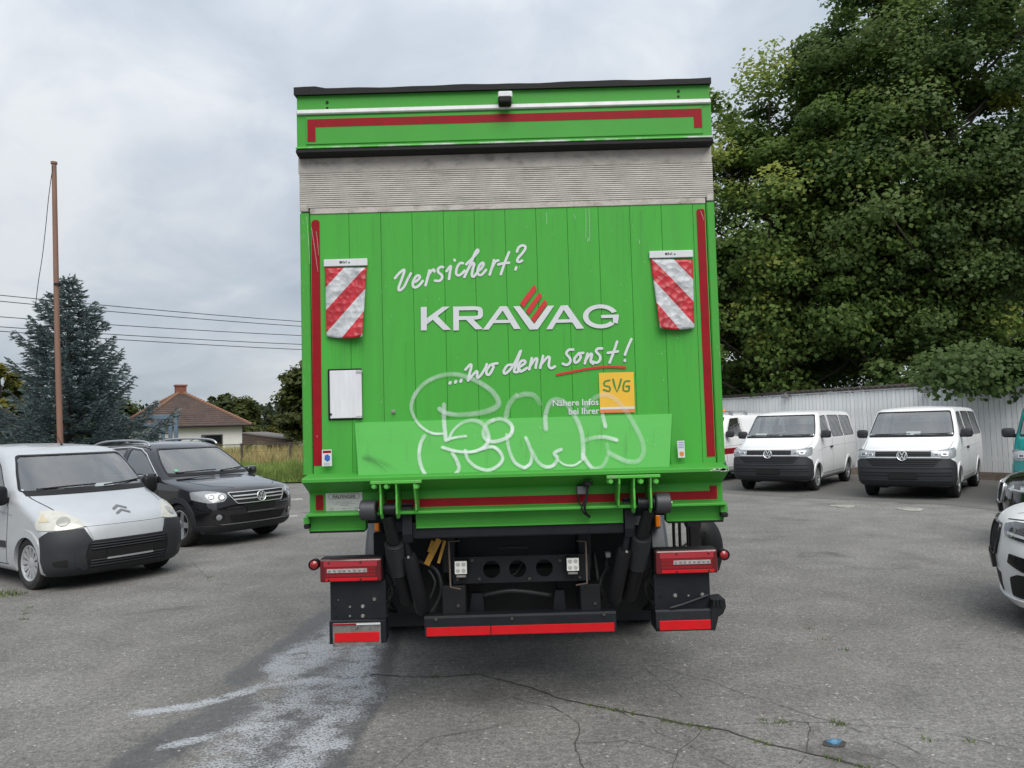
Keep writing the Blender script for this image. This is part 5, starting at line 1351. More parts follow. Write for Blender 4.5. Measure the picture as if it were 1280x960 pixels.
    def arch(s, xw, R, lip_m, zw=None, wd=.035, a0=-18, a1=198, off=.010, name='wheel_arch_lip', liner_y=.42, tuck=.035):
        zw = R - .0 if zw is None else zw
        ring = lambda r: [(xw + r * math.cos(rad(a)), zw + r * math.sin(rad(a))) for a in np.linspace(a0, a1, 40)]
        poly = ring(R + wd) + ring(R - tuck)[::-1]
        circ = [(xw + (R - .004) * math.cos(a), zw + (R - .004) * math.sin(a)) for a in np.linspace(0, 2 * math.pi, 48)[:-1]]
        for md in ('side', 'side-'):
            s.cut(md, circ)
            s.patch(name, md, poly, lip_m, off=off, th=.05, h=.035)
        for sg in (1, -1):
            mb = MB(); n = 22; vs = []; fs = []
            y0, y1 = liner_y * sg, .80 * sg
            for k in range(n + 1):
                a = rad(-20 + 220 * k / n); vs += [(xw + R * math.cos(a), y0, zw + R * math.sin(a)), (xw + R * math.cos(a), y1, zw + R * math.sin(a))]
            for k in range(n): fs.append((2 * k, 2 * k + 1, 2 * k + 3, 2 * k + 2))
            fs.append(tuple(2 * k for k in range(n + 1)))
            mb.add(vs, fs); mb.link('arch_liner', BLACK_PL, s.root)
    def finish(s, name='body', lining=None, zl=.95, zh=9):
        F = s.F[s.keep]
        me = np_mesh(name, s.V, F, s.paint, smooth=True)
        bm = bmesh.new(); bm.from_mesh(me); loose = [v for v in bm.verts if not v.link_faces]; bmesh.ops.delete(bm, geom=loose, context='VERTS')
        bmesh.ops.recalc_face_normals(bm, faces=bm.faces[:]); bm.to_mesh(me); bm.free()
        b = link(name, me, s.root)
        if lining is not None:
            n = s.fn / (np.linalg.norm(s.fn, axis=1, keepdims=True) + 1e-9); vn = np.zeros_like(s.V)
            for q in range(4): np.add.at(vn, s.F[:, q], n)
            vn /= (np.linalg.norm(vn, axis=1, keepdims=True) + 1e-9)
            V = s.V - vn * .028; fk = s.keep & (s.fc[:, 2] > zl) & (s.fc[:, 0] > .75)
            me = np_mesh('interior_lining', V, s.F[fk], lining, smooth=True); link('interior_lining', me, b)
        return b

CHROME = mat('chrome', (.66, .67, .68), .28, metal=.55, var=.03)
DARK_CH = mat('satin_silver', (.50, .51, .52), .3, metal=.9, var=.05)
TRIM = mat('dark_grey_trim', (.030, .032, .036), .55, spec=.3, var=.12, vscale=12, bump=.03, bscale=400)
FRIT = mat('black_window_border', (.008, .008, .009), .15, var=.05)
GAP = mat('panel_shadow_gap', (.012, .012, .012), .7)
GLASS = glass_mat('clear_glass', (.74, .79, .77))
GLASS_DK = glass_mat('tinted_glass', (.22, .25, .25))
LAMP_GL = mat('lamp_glass', (.27, .285, .30), .08, var=.05, coat=1.0, spec=.8)
LAMP_INT = mat('lamp_reflector', (.68, .69, .70), .15, metal=.9, var=.1)
LAMP_YEL = mat('yellowed_lamp_glass', (.50, .495, .44), .18, var=.12, vscale=14, coat=.7)
CABIN = mat('cabin_grey', (.085, .086, .09), .8, var=.1)
CABIN_L = mat('headliner_grey', (.30, .30, .30), .9, var=.05)
SEAT = mat('seat_cloth', (.07, .073, .08), .9, var=.2, vscale=20)
PLATE_BK = mat('blank_plate_black', (.012, .012, .013), .35, var=.1)
WHITE_CARD = mat('white_card', (.78, .79, .80), .6, var=.03)
MIRROR_GL = mat('mirror_glass', (.7, .72, .75), .03, metal=1.0, var=.01)

def make_wheel(R, w, rr, spokes, style, rim_m, cap_m):
    t = MB(); h = w / 2
    t.lathe([(-h * .85, rr + .005), (-h, rr + .03), (-h, R - .05), (-h * .86, R - .012), (-h * .6, R), (-h * .3, R), (-h * .28, R - .008), (-h * .2, R - .008), (-h * .18, R), (h * .18, R), (h * .2, R - .008), (h * .28, R - .008), (h * .3, R), (h * .6, R), (h * .86, R - .012), (h, R - .05), (h, rr + .03), (h * .85, rr + .005)], 'y', (0, 0, 0), 44)
    tyre = t.mesh('tyre', TYRE, True)
    r = MB()
    # outer face on -y side
    r.lathe([(-h * .88, rr + .008), (-h * .92, rr), (-h * .80, rr - .018), (-h * .2, rr - .035), (h * .8, rr - .02)], 'y', (0, 0, 0), 44)
    r.lathe([(-h * .1, rr - .03), (-h * .1, .001)], 'y', (0, 0, 0), 30, mi=1)
    for k in range(spokes):
        a = 2 * math.pi * k / spokes; wi, wo = style
        c, s_ = math.cos(a), math.sin(a); v = []
        for rad_, ww, y in ((.05, wi, -h * .62), (rr - .008, wo, -h * .80), (rr - .008, wo * .8, -h * .45), (.05, wi * .8, -h * .25)):
            for sg in (-1, 1): v.append((rad_ * c - sg * ww * s_, y, rad_ * s_ + sg * ww * c))
        r.add(v, [(0, 1, 3, 2), (4, 5, 7, 6), (0, 2, 4, 6), (1, 3, 5, 7), (0, 1, 7, 6), (2, 3, 5, 4)])
    r.lathe([(-h * .72, .001), (-h * .72, .035), (-h * .62, .07), (-h * .3, .075)], 'y', (0, 0, 0), 24)
    return tyre, r.mesh('rim', [rim_m, GAP], True)
def put_wheels(root, mesh, xs, y, R, steer=0):
    for x in xs:
        for sg in (-1, 1):
            w_ = link('wheel', mesh[0], root, loc=(x, sg * y, R)); rm = link('rim', mesh[1], w_)
            if sg > 0: rm.rotation_euler = (0, 0, math.pi)
            if steer and x < 1.5: w_.rotation_euler = (0, 0, steer)
def put_seats(root, rows, z0=.55, hz=.62, ys=(-.38, .38), lean=.16):
    for x in rows:
        for y in ys:
            m = MB()
            m.box(x - .25, x + .25, y - .24, y + .24, z0, z0 + .14, bev=.04)
            m.box(x + .2, x + .33, y - .23, y + .23, z0 + .08, z0 + hz, bev=.045, rot=Matrix.Rotation(lean, 3, 'Y'), piv=(x + .26, y, z0 + .1))
            m.box(x + .30, x + .40, y - .13, y + .13, z0 + hz + .05, z0 + hz + .25, bev=.04, rot=Matrix.Rotation(lean, 3, 'Y'), piv=(x + .26, y, z0 + .1))
            m.link('seat', SEAT, root, smooth=True)
def steering(root, x, y, z):
    m = MB(); R_ = .185; P = []
    for k in range(25):
        a = 2 * math.pi * k / 24; P.append(Vector((x - .42 * R_ * math.sin(a) * -1, y + R_ * math.cos(a), z + .9 * R_ * math.sin(a))))
    m.tube(P, .016, 8, cap=False); m.box(x - .03, x + .02, y - .07, y + .07, z - .06, z + .05, bev=.02); m.box(x - .012, x + .012, y - .18, y + .18, z - .02, z + .015)
    m.tube([(x - .02, y, z), (x - .45, y, z - .3)], .03, 8); m.link('steering_wheel', BLACK_PL, root, smooth=True)
def mirror(root, x, y, z, m, arm_z=-.06, sc=(.13, .22, .17), face=True, stalk=.08):
    for sg in (-1, 1):
        bm_ = MB(); yy = sg * (y + sc[1] / 2)
        # rounded tapering shell
        n1, n2 = 12, 8; vs = []; fs = []
        for i in range(n2 + 1):
            ph = -math.pi / 2 + math.pi / 2 * 0 + math.pi * i / n2
            for k in range(n1 * 2):
                a = 2 * math.pi * k / (n1 * 2); f = lambda v, e: math.copysign(abs(v) ** e, v)
                cx_ = f(math.cos(ph), .55); vs.append((x + sc[0] * .5 * f(math.sin(ph), .6) , yy + sc[1] * .5 * cx_ * f(math.cos(a), .5), z + sc[2] * .5 * cx_ * f(math.sin(a), .5)))
        for i in range(n2):
            for k in range(n1 * 2):
                k2 = (k + 1) % (n1 * 2); fs.append((i * n1 * 2 + k, i * n1 * 2 + k2, (i + 1) * n1 * 2 + k2, (i + 1) * n1 * 2 + k))
        bm_.add(vs, fs); mm = bm_.link('door_mirror', m, root, smooth='all')
        a = MB(); a.box(x - .03, x + .04, min(sg * (y - .08), sg * (y + .05)), max(sg * (y - .08), sg * (y + .05)), z + arm_z - .035, z + arm_z + .035, bev=.015); a.link('mirror_arm', BLACK_PL, mm)
        g = MB(); g.box(x + sc[0] * .5 - .002, x + sc[0] * .5 + .002, yy - sc[1] * .38, yy + sc[1] * .38, z - sc[2] * .36, z + sc[2] * .36); g.link('mirror_glass', MIRROR_GL, mm)
def wiper(car, pts, parent=None):
    P = []
    for y, z in pts:
        h = car.cast('front', y, z)
        if h: P.append(h[0] + h[1] * .018)
    m = MB(); m.tube(catmull(P, 4), .010, 6); m.link('wiper', RUBBER, parent or car.root)
def vw_badge(root, c, r, tilt=0.0, m=None):
    """round emblem: ring, V over W, on the nose, facing -x"""
    m = m or CHROME; q = MB()
    q.lathe([(-.012, r), (-.018, r * .94), (-.012, r * .84), (0, r * .84)], 'x', (0, 0, 0), 28)
    def bar(y0, z0, y1, z1, w=.17):
        t = Vector((y1 - y0, z1 - z0)).normalized(); nn = Vector((-t.y, t.x)) * w * r / 2
        a = [(y0 * r + nn.x, z0 * r + nn.y), (y0 * r - nn.x, z0 * r - nn.y), (y1 * r - nn.x, z1 * r - nn.y), (y1 * r + nn.x, z1 * r + nn.y)]
        q.prism([(y, z) for y, z in a], -.014, -.004, plane='yz')
    bar(-.36, .76, 0, .06); bar(.36, .76, 0, .06)
    bar(-.72, .46, -.36, -.70); bar(-.36, -.70, 0, -.06); bar(0, -.06, .36, -.70); bar(.36, -.70, .72, .46)
    me = q.mesh('badge', m, True)
    o = link('badge', me, root, loc=c); o.rotation_euler = (0, tilt, 0)
    d = MB(); d.lathe([(-.004, .001), (-.004, r * .86)], 'x', (0, 0, 0), 28); d.link('badge_disc', mat('badge_dark', (.03, .035, .045), .25), o)
    return o
def place(root, axle, heading, fo):
    """stand a vehicle so that the middle of its front axle is at axle; heading in degrees, counted from +x"""
    h = Vector((math.cos(rad(heading)), math.sin(rad(heading)))); th = math.atan2(-h.y, -h.x)
    root.rotation_euler = (0, 0, th); root.location = (axle[0] + h.x * fo, axle[1] + h.y * fo, 0)

# ------------------------------------------------------------------ silver van
SILVER = mat('silver_paint', (.47, .49, .51), .38, metal=.25, var=.05, vscale=4, coat=.6, rvar=.06)
nemo = thing('parked_van', 'silver small van with big dark grey bumper at the left edge beside the black car', 'van')
place(nemo, (-5.31, 9.86), -34.5, .80)
NL = [(.24, .17, .30, 2.6, 3.80, .22, .15, 4, .77, 0), (.13, .23, .34, 2.5, 3.84, .28, .15, 4, .825, 0), (.07, .38, .38, 2.4, 3.86, .45, .15, 4, .85, 0), (.06, .54, .41, 2.4, 3.86, .62, .15, 4, .858, 0),
      (.085, .66, .43, 2.4, 3.86, .74, .14, 4, .858, .005), (.13, .75, .46, 2.4, 3.86, .82, .14, 4, .858, .02), (.21, .835, .48, 2.5, 3.86, .90, .14, 4, .857, .035), (.46, .965, .50, 2.8, 3.85, .99, .14, 4, .855, .05),
      (.84, 1.10, .50, 2.9, 3.84, 1.11, .14, 4, .85, .045), (.90, 1.14, .48, 2.8, 3.83, 1.15, .14, 4, .84, .03), (1.13, 1.35, .42, 2.6, 3.81, 1.36, .14, 4, .80, .02), (1.40, 1.565, .38, 2.6, 3.78, 1.57, .14, 4, .745, .02),
      (1.49, 1.62, .38, 2.6, 3.74, 1.63, .14, 4, .70, .02), (1.66, 1.67, .36, 2.8, 3.65, 1.675, .12, 4, .61, .02), (1.95, 1.70, .3, 2.8, 3.4, 1.705, .1, 4, .42, .012), (2.25, 1.715, .2, 2.6, 3.1, 1.718, .1, 3, .18, .005), (2.5, 1.718, .05, 2, 2.9, 1.72, .05, 2, .01, 0)]
c = Car(nemo, NL, SILVER)
ws = rounded([(-.79, 1.13), (.79, 1.13), (.735, 1.36), (.655, 1.58), (-.655, 1.58), (-.735, 1.36)], .05)
c.window('windscreen', 'front', ws, GLASS, FRIT, frame=.035)
c.window('side_window', 'side', rounded([(1.40, 1.14), (1.66, 1.44), (1.82, 1.545), (2.28, 1.565), (2.30, 1.14)], .04), GLASS_DK, FRIT, frame=.03, both=True)
c.window('side_window', 'side', rounded([(2.40, 1.14), (2.39, 1.565), (3.3, 1.555), (3.36, 1.14)], .05), GLASS_DK, FRIT, frame=.03, both=True)
c.arch(.80, .345, SILVER, zw=.31, off=.014, wd=.05)
c.arch(3.31, .345, SILVER, zw=.31, off=.014, wd=.05)
bp = c.sym([('f', 0.0, .18), ('f', .5, .18), ('s', .44, .19), ('s', .455, .36), ('s', .44, .50), ('s', .47, .63), ('f', .80, .695), ('f', .60, .705), ('f', .50, .715), ('f', .465, .63), ('f', .43, .565), ('f', .0, .565)])
bumper = c.patch('front_bumper', 'cyl', bp, TRIM, off=.016, th=.02, h=.04)
c.patch('bumper_panel', 'front', [(-.42, .572), (.42, .572), (.47, .722), (-.47, .722)], SILVER, off=.020, th=.02, h=.05, parent=bumper)
c.patch('grille', 'front', rounded([(-.46, .26), (.46, .26), (.50, .40), (.47, .555), (-.47, .555), (-.50, .40)], .04), mat('grille_black', (.006, .006, .007), .7), off=.020, th=.006, h=.05, parent=bumper)
for z in (.535, .505, .475, .345, .315, .285):
    P = []
    for y in np.linspace(-.45, .45, 13):
        h = c.cast('front', float(y), z); P.append(h[0] + h[1] * .026)
    m = MB(); m.tube(P, .009, 6); m.link('grille_slat', TRIM, bumper)
c.patch('number_plate_holder', 'front', [(-.28, .355), (.28, .355), (.28, .455), (-.28, .455)], PLATE_BK, off=.034, th=.02, h=.06, parent=bumper)
c.patch('plate_strip', 'front', [(-.28, .345), (.28, .345), (.28, .362), (-.28, .362)], mat('pale_strip', (.35, .36, .37), .5), off=.038, th=.006, h=.06, parent=bumper)
for sg in (-1, 1): c.patch('grille_frame', 'front', [(sg * .50, .24), (sg * .60, .30), (sg * .60, .52), (sg * .50, .56), (sg * .475, .555), (sg * .51, .40), (sg * .47, .26)], TRIM, off=.030, th=.02, h=.04, parent=bumper)
c.pair('fog_lamp_recess', 'cyl', rounded(c.cyl([('f', .66, .29), ('f', .78, .31), ('f', .79, .36), ('f', .67, .38)]), .02), PLATE_BK, off=.019, th=.004, h=.03, parent=bumper)
hl = c.cyl([('f', .47, .735), ('f', .58, .715), ('f', .72, .705), ('s', .54, .715), ('s', .585, .79), ('s', .575, .87), ('f', .77, .92), ('f', .68, .925), ('f', .59, .885), ('f', .51, .81)])
for q in c.pair('headlamp', 'cyl', rounded(hl, .03), LAMP_YEL, off=.012, th=.02, h=.035):
    pass
ind = rounded(c.cyl([('f', .76, .80), ('s', .54, .80), ('s', .565, .865), ('f', .77, .90)]), .02)
c.pair('indicator_lens', 'cyl', ind, mat('amber_grey_lens', (.48, .42, .30), .15, coat=.6), off=.016, th=.006, h=.03)
for sg in (-1, 1):
    h = c.cast('front', sg * .66, .80)
    if h:
        m = MB(); m.lathe([(-.004, .001), (-.006, .045), (0, .07), (.006, .072)], 'x', (0, 0, 0), 22); o = m.link('lamp_bowl', mat('lamp_bowl_grey', (.30, .30, .27), .2, var=.1, coat=.5), nemo, smooth=True)
        nq = h[1]; o.location = h[0] + nq * .014; o.rotation_euler = (-nq).to_track_quat('X', 'Z').to_euler()
# chevron emblem
for dz in (.0, .048):
    c.seam('front', [(-.085, .842 + dz), (0, .876 + dz), (.085, .842 + dz)], mat('chevron_grey', (.20, .205, .21), .35, metal=.6), w=.020, off=.008, name='chevron')
c.seam('front', [(-.50, .735), (-.47, .729), (0, .729), (.47, .729), (.50, .735)], GAP, w=.010)
for sg in (-1, 1): c.seam('top', [(.55, sg * .66), (.8, sg * .70), (1.06, sg * .735)], GAP, w=.010)
for md in ('side', 'side-'):
    c.seam(md, [(1.34, .28), (1.30, .60), (1.28, .95), (1.40, 1.12)], GAP, w=.010); c.seam(md, [(2.35, .28), (2.36, 1.1), (2.34, 1.58)], GAP, w=.010); c.seam(md, [(1.30, .27), (2.35, .27)], GAP, w=.010)
    c.patch('rub_strip', md, [(1.33, .47), (2.9, .47), (2.9, .55), (1.33, .55)], TRIM, off=.012, th=.015, h=.08)
    c.patch('door_handle', md, rounded([(2.12, .90), (2.28, .90), (2.28, .945), (2.12, .945)], .015), TRIM, off=.03, th=.03, h=.03)
    c.seam(md, [(1.18, .86), (1.6, .91), (2.6, .93), (3.6, .92)], mat('crease', (.33, .35, .37), .35, metal=.45), w=.012, off=.003, name='body_crease')
cowl = c.patch('cowl', 'front', [(-.75, 1.085), (.75, 1.085), (.76, 1.135), (-.76, 1.135)], BLACK_PL, off=.008, th=.01, h=.06)
wiper(c, [(.64, 1.15), (.30, 1.165), (-.02, 1.17)]); wiper(c, [(-.12, 1.15), (-.42, 1.17), (-.70, 1.19)])
m = MB(); m.tube([(1.78, 0, 1.70), (2.02, 0, 1.90)], [.006, .003], 6); m.lathe([(0, .02), (.02, .012), (.03, .001)], 'z', (1.78, 0, 1.685), 10); m.link('aerial', RUBBER, nemo)
mirror(nemo, 1.30, .86, 1.10, BLACK_PL, sc=(.13, .20, .24))
wm = make_wheel(.31, .19, .205, 12, (.016, .030), mat('hubcap_silver', (.48, .49, .50), .35, metal=.5, var=.08), SILVER)
put_wheels(nemo, wm, (.80, 3.31), .735, .31)
put_seats(nemo, (1.95,), z0=.50, hz=.62); steering(nemo, 1.62, -.36, 1.02)
m = MB(); m.box(1.02, 1.45, -.70, .70, .80, 1.05, bev=.06); m.box(1.25, 1.5, -.60, -.15, 1.02, 1.13, bev=.04); m.link('dashboard', CABIN, nemo, smooth=True)
m = MB(); m.box(2.42, 2.45, -.72, .72, .4, 1.5, bev=.01); m.link('bulkhead', CABIN, nemo)
h = c.cast('front', -.22, 1.18); m = MB(); m.box(-.002, .002, -.12, .12, -.035, .035); o = m.link('paper_note', WHITE_CARD, nemo); o.location = (1.06, -.20, 1.155); o.rotation_euler = (0, rad(48), 0)
m = MB(); m.box(.35, 3.6, -.74, .74, .20, .32); m.link('underbody', BLACK_PL, nemo)
m = MB(); m.box(.93, .97, -.12, .12, 0, .05, bev=.01); o = m.link('interior_mirror', BLACK_PL, nemo); o.location = (.50, 0, 1.46)
c.finish(lining=CABIN, zl=.8)

# ------------------------------------------------------------------ black off-roader
BLACKP = mat('black_paint', (.010, .0095, .012), .10, var=.1, coat=1.0, rvar=.03)
tig = thing('parked_car', 'shiny black off-road car with chrome grille parked beside the silver van', 'car')
place(tig, (-4.88, 13.05), -33.0, .90)
TL = [(.26, .22, .26, 2.6, 4.26, .35, .2, 3.5, .80, 0), (.13, .29, .34, 2.5, 4.36, .45, .2, 3.5, .86, 0), (.04, .44, .42, 2.4, 4.42, .6, .2, 3.5, .893, 0), (.0, .60, .46, 2.4, 4.43, .75, .2, 3.5, .905, 0), (.02, .74, .50, 2.4, 4.42, .88, .2, 3.5, .905, .01),
      (.07, .84, .52, 2.5, 4.38, .96, .2, 3.5, .902, .025), (.16, .915, .54, 2.6, 4.36, 1.0, .2, 3.5, .90, .04), (.55, 1.005, .54, 2.8, 4.33, 1.055, .2, 3.5, .893, .045), (1.10, 1.085, .48, 2.8, 4.30, 1.10, .2, 3.5, .885, .035), (1.16, 1.12, .46, 2.7, 4.29, 1.13, .2, 3.5, .875, .025),
      (1.48, 1.34, .38, 2.6, 4.18, 1.34, .2, 3.5, .80, .02), (1.84, 1.555, .32, 2.6, 4.05, 1.545, .2, 3.5, .70, .02), (1.95, 1.605, .32, 2.6, 3.98, 1.595, .2, 3.5, .655, .02), (2.15, 1.65, .28, 3, 3.85, 1.64, .15, 3.5, .57, .015), (2.4, 1.668, .2, 3, 3.6, 1.655, .1, 3, .4, .01), (2.7, 1.676, .1, 2.5, 3.3, 1.664, .1, 3, .15, .003), (2.9, 1.678, .05, 2, 3.1, 1.67, .05, 2, .01, 0)]
def suv(root, levels, paint, xw, R, wheel, front, glass_side=GLASS_DK, seats=True, nsd=120, sub=6, trim=TRIM):
    c = Car(root, levels, paint, nsd=nsd, sub=sub)
    ws = rounded([(-.78, 1.125), (.78, 1.125), (.72, 1.34), (.60, 1.56), (-.60, 1.56), (-.72, 1.34)], .06)
    c.window('windscreen', 'front', ws, GLASS, FRIT, frame=.035)
    c.window('side_window', 'side', rounded([(1.55, 1.13), (1.95, 1.42), (2.2, 1.535), (2.55, 1.565), (2.58, 1.13)], .04), glass_side, FRIT, frame=.025, both=True)
    c.window('side_window', 'side', rounded([(2.67, 1.13), (2.66, 1.565), (3.25, 1.55), (3.45, 1.45), (3.52, 1.13)], .05), glass_side, FRIT, frame=.025, both=True)
    c.window('side_window', 'side', rounded([(3.60, 1.13), (3.56, 1.45), (3.80, 1.40), (3.95, 1.14)], .05), glass_side, FRIT, frame=.02, both=True)
    c.window('rear_window', 'rear', rounded([(-.62, 1.15), (.62, 1.15), (.52, 1.50), (-.52, 1.50)], .05), glass_side, FRIT, frame=.03)
    for x in xw: c.arch(x, R + .045, trim, zw=R, off=.014, wd=.05)
    for md in ('side', 'side-'):
        c.patch('sill', md, [(xw[0] + R + .06, .26), (xw[1] - R - .06, .26), (xw[1] - R - .06, .38), (xw[0] + R + .06, .38)], trim, off=.010, th=.02, h=.09)
        c.seam(md, [(1.46, .38), (1.44, .8), (1.5, 1.10)], GAP, w=.009); c.seam(md, [(2.62, .38), (2.62, 1.1), (2.61, 1.58)], GAP, w=.009); c.seam(md, [(3.35, .65), (3.52, .9), (3.56, 1.12)], GAP, w=.009)
        for x in (2.38, 3.30): c.patch('door_handle', md, rounded([(x, .945), (x + .2, .95), (x + .2, .99), (x, .985)], .015), paint, off=.03, th=.03, h=.03)
        c.seam(md, [(1.50, 1.115), (2.6, 1.112), (3.6, 1.112), (4.0, 1.13)], CHROME, w=.012, off=.012, name='window_trim'); c.seam(md, [(1.52, 1.12), (1.75, 1.29), (2.0, 1.465), (2.22, 1.555), (2.6, 1.585), (3.3, 1.565), (3.65, 1.48)], CHROME, w=.014, off=.010, name='window_trim')
    cowl = c.patch('cowl', 'front', [(-.76, 1.095), (.76, 1.095), (.77, 1.13), (-.77, 1.13)], BLACK_PL, off=.006, th=.01, h=.06)
    wiper(c, [(.66, 1.14), (.30, 1.155), (-.02, 1.16)]); wiper(c, [(-.10, 1.14), (-.42, 1.16), (-.70, 1.175)])
    for sg in (-1, 1): c.seam('top', [(.20, sg * .38), (.45, sg * .62), (.8, sg * .70), (1.16, sg * .745)], GAP, w=.008)
    mirror(root, 1.52, .885, 1.10, paint, sc=(.14, .21, .16))
    put_wheels(root, wheel, xw, .77, R)
    if seats: put_seats(root, (2.1, 2.95), z0=.55, hz=.60); steering(root, 1.75, -.37, 1.02)
    m = MB(); m.box(1.25, 1.62, -.72, .72, .80, 1.06, bev=.06); m.link('dashboard', CABIN, root, smooth=True)
    m = MB(); m.box(.40, 4.1, -.76, .76, .24, .38); m.link('underbody', BLACK_PL, root)
    front(c)
    c.finish(lining=CABIN, zl=.85)
    return c
def tig_front(c):
    r = c.root
    bp = c.sym([('f', 0, .23), ('f', .55, .23), ('s', .44, .25), ('s', .46, .34), ('f', .80, .355), ('f', .6, .34), ('f', 0, .335)])
    bumper = c.patch('bumper_skirt', 'cyl', bp, TRIM, off=.016, th=.02, h=.045)
    c.patch('chrome_lip', 'cyl', c.sym([('f', 0, .355), ('f', .62, .355), ('f', .66, .366), ('f', 0, .366)]), DARK_CH, off=.014, th=.01, h=.05)
    c.patch('lower_intake', 'front', rounded([(-.48, .37), (.48, .37), (.55, .50), (-.55, .50)], .03), mat('grille_black', (.006, .006, .007), .7), off=.004, th=.004, h=.06)
    for sg in (-1, 1):
        q = c.patch('fog_intake', 'front', rounded([(sg * .60, .42), (sg * .76, .45), (sg * .76, .52), (sg * .62, .53)], .02), MATS['grille_black'], off=.004, th=.004, h=.04)
        h = c.cast('front', sg * .685, .475)
        m = MB(); m.lathe([(-.004, .001), (-.004, .035), (0, .045), (.01, .048)], 'x', (0, 0, 0), 18); o = m.link('fog_lamp', LAMP_GL, r, smooth=True); o.location = h[0] + h[1] * .008; o.rotation_euler = (-h[1]).to_track_quat('X', 'Z').to_euler()
    gp_ = rounded([(-.43, .665), (.43, .665), (.53, .80), (.545, .845), (-.545, .845), (-.53, .80)], .03)
    c.patch('grille', 'front', gp_, MATS['grille_black'], off=.005, th=.005, h=.05)
    c.patch('grille_frame', 'front', gp_, CHROME, off=.018, th=.016, h=.04, hole=inset(gp_, .020))
    for z in (.735, .785):
        c.patch('grille_bar', 'front', [(-.47, z - .009), (.47, z - .009), (.49, z + .009), (-.49, z + .009)], CHROME, off=.016, th=.012, h=.05)
    h = c.cast('front', 0, .76); vw_badge(r, h[0] + Vector((-.022, 0, 0)), .088, rad(8))
    c.patch('number_plate_holder', 'front', [(-.27, .53), (.27, .53), (.27, .64), (-.27, .64)], PLATE_BK, off=.022, th=.02, h=.06); c.patch('plate_strip', 'front', [(-.27, .524), (.27, .524), (.27, .54), (-.27, .54)], mat('dull_strip', (.12, .12, .12), .4), off=.026, th=.006, h=.06)
    hl = rounded(c.cyl([('f', .565, .835), ('f', .565, .775), ('f', .62, .715), ('f', .80, .70), ('s', .55, .76), ('s', .60, .87), ('f', .78, .885), ('f', .66, .865)]), .02)
    for q, sg in zip(c.pair('headlamp', 'cyl', hl, LAMP_GL, off=.008, th=.014, h=.035), (1, -1)):
        for y, z, rr_ in ((.64, .785, .052), (.76, .79, .042)):
            h = c.cast('front', sg * y, z)
            if not h: continue
            m = MB(); m.lathe([(-.002, .001), (-.004, rr_ * .55), (-.001, rr_ * .6), (-.006, rr_ * .8), (.002, rr_)], 'x', (0, 0, 0), 20); o = m.link('lamp_bowl', LAMP_INT, q, smooth=True); o.location = h[0] + h[1] * .010; o.rotation_euler = (-h[1]).to_track_quat('X', 'Z').to_euler()
    for sg in (-1, 1):
        P = [Vector((x, sg * y, z)) for x, y, z in ((2.05, .66, 1.60), (2.2, .64, 1.675), (2.8, .62, 1.705), (3.5, .61, 1.69), (3.85, .62, 1.63), (3.95, .63, 1.58))]
        m = MB(); m.tube(catmull(P, 5), .02, 8); m.link('roof_rail', DARK_CH, r, smooth='all')
    h = c.cast('front', .62, 1.19); m = MB(); m.lathe([(-.001, .001), (-.001, .035)], 'x', (0, 0, 0), 16); o = m.link('round_sticker', mat('green_sticker', (.12, .38, .22), .5), r); o.location = h[0] + h[1] * .004; o.rotation_euler = (-h[1]).to_track_quat('X', 'Z').to_euler()
wm_t = make_wheel(.345, .225, .225, 5, (.045, .040), mat('alloy_silver', (.46, .47, .48), .28, metal=.8, var=.06), SILVER)
suv(tig, TL, BLACKP, (.90, 3.50), .345, wm_t, tig_front)

# ------------------------------------------------------------------ white transporters
WHITEP = mat('white_paint', (.81, .82, .825), .35, var=.03, coat=.35, rvar=.05)
TEALP = mat('teal_paint', (.012, .21, .20), .25, var=.06, coat=.7, rvar=.05)
VL = [(.24, .27, .24, 3, 4.84, .27, .12, 5, .83, 0), (.11, .305, .30, 3, 4.88, .33, .12, 5, .895, 0), (.02, .40, .34, 2.9, 4.90, .5, .12, 5, .935, 0), (.00, .58, .36, 2.9, 4.90, .68, .12, 5, .948, 0), (.02, .72, .37, 2.9, 4.90, .82, .12, 5, .952, .0), (.045, .84, .38, 3, 4.90, .92, .12, 5, .952, .005),
      (.07, .94, .38, 3.2, 4.90, 1.0, .12, 5, .952, .01), (.12, 1.03, .39, 3.4, 4.90, 1.06, .12, 5, .950, .02), (.46, 1.115, .40, 3.6, 4.90, 1.135, .12, 5, .946, .03), (.84, 1.275, .40, 3.6, 4.89, 1.275, .12, 5, .938, .03), (.88, 1.31, .40, 3.4, 4.89, 1.315, .12, 5, .93, .02), (1.14, 1.56, .34, 3.2, 4.86, 1.56, .12, 5, .872, .02),
      (1.40, 1.825, .30, 3.2, 4.82, 1.825, .12, 5, .808, .02), (1.49, 1.88, .30, 3.2, 4.80, 1.88, .12, 5, .78, .02), (1.66, 1.925, .28, 3.4, 4.74, 1.925, .1, 5, .72, .02), (1.95, 1.95, .2, 3.2, 4.5, 1.95, .1, 4, .5, .01), (2.4, 1.965, .2, 2.6, 4.1, 1.962, .1, 3, .2, .003), (2.75, 1.967, .05, 2, 3.85, 1.966, .05, 2, .01, 0)]
wm_v = make_wheel(.335, .215, .21, 8, (.022, .040), mat('steel_wheel_silver', (.33, .34, .35), .4, metal=.5, var=.1), SILVER)
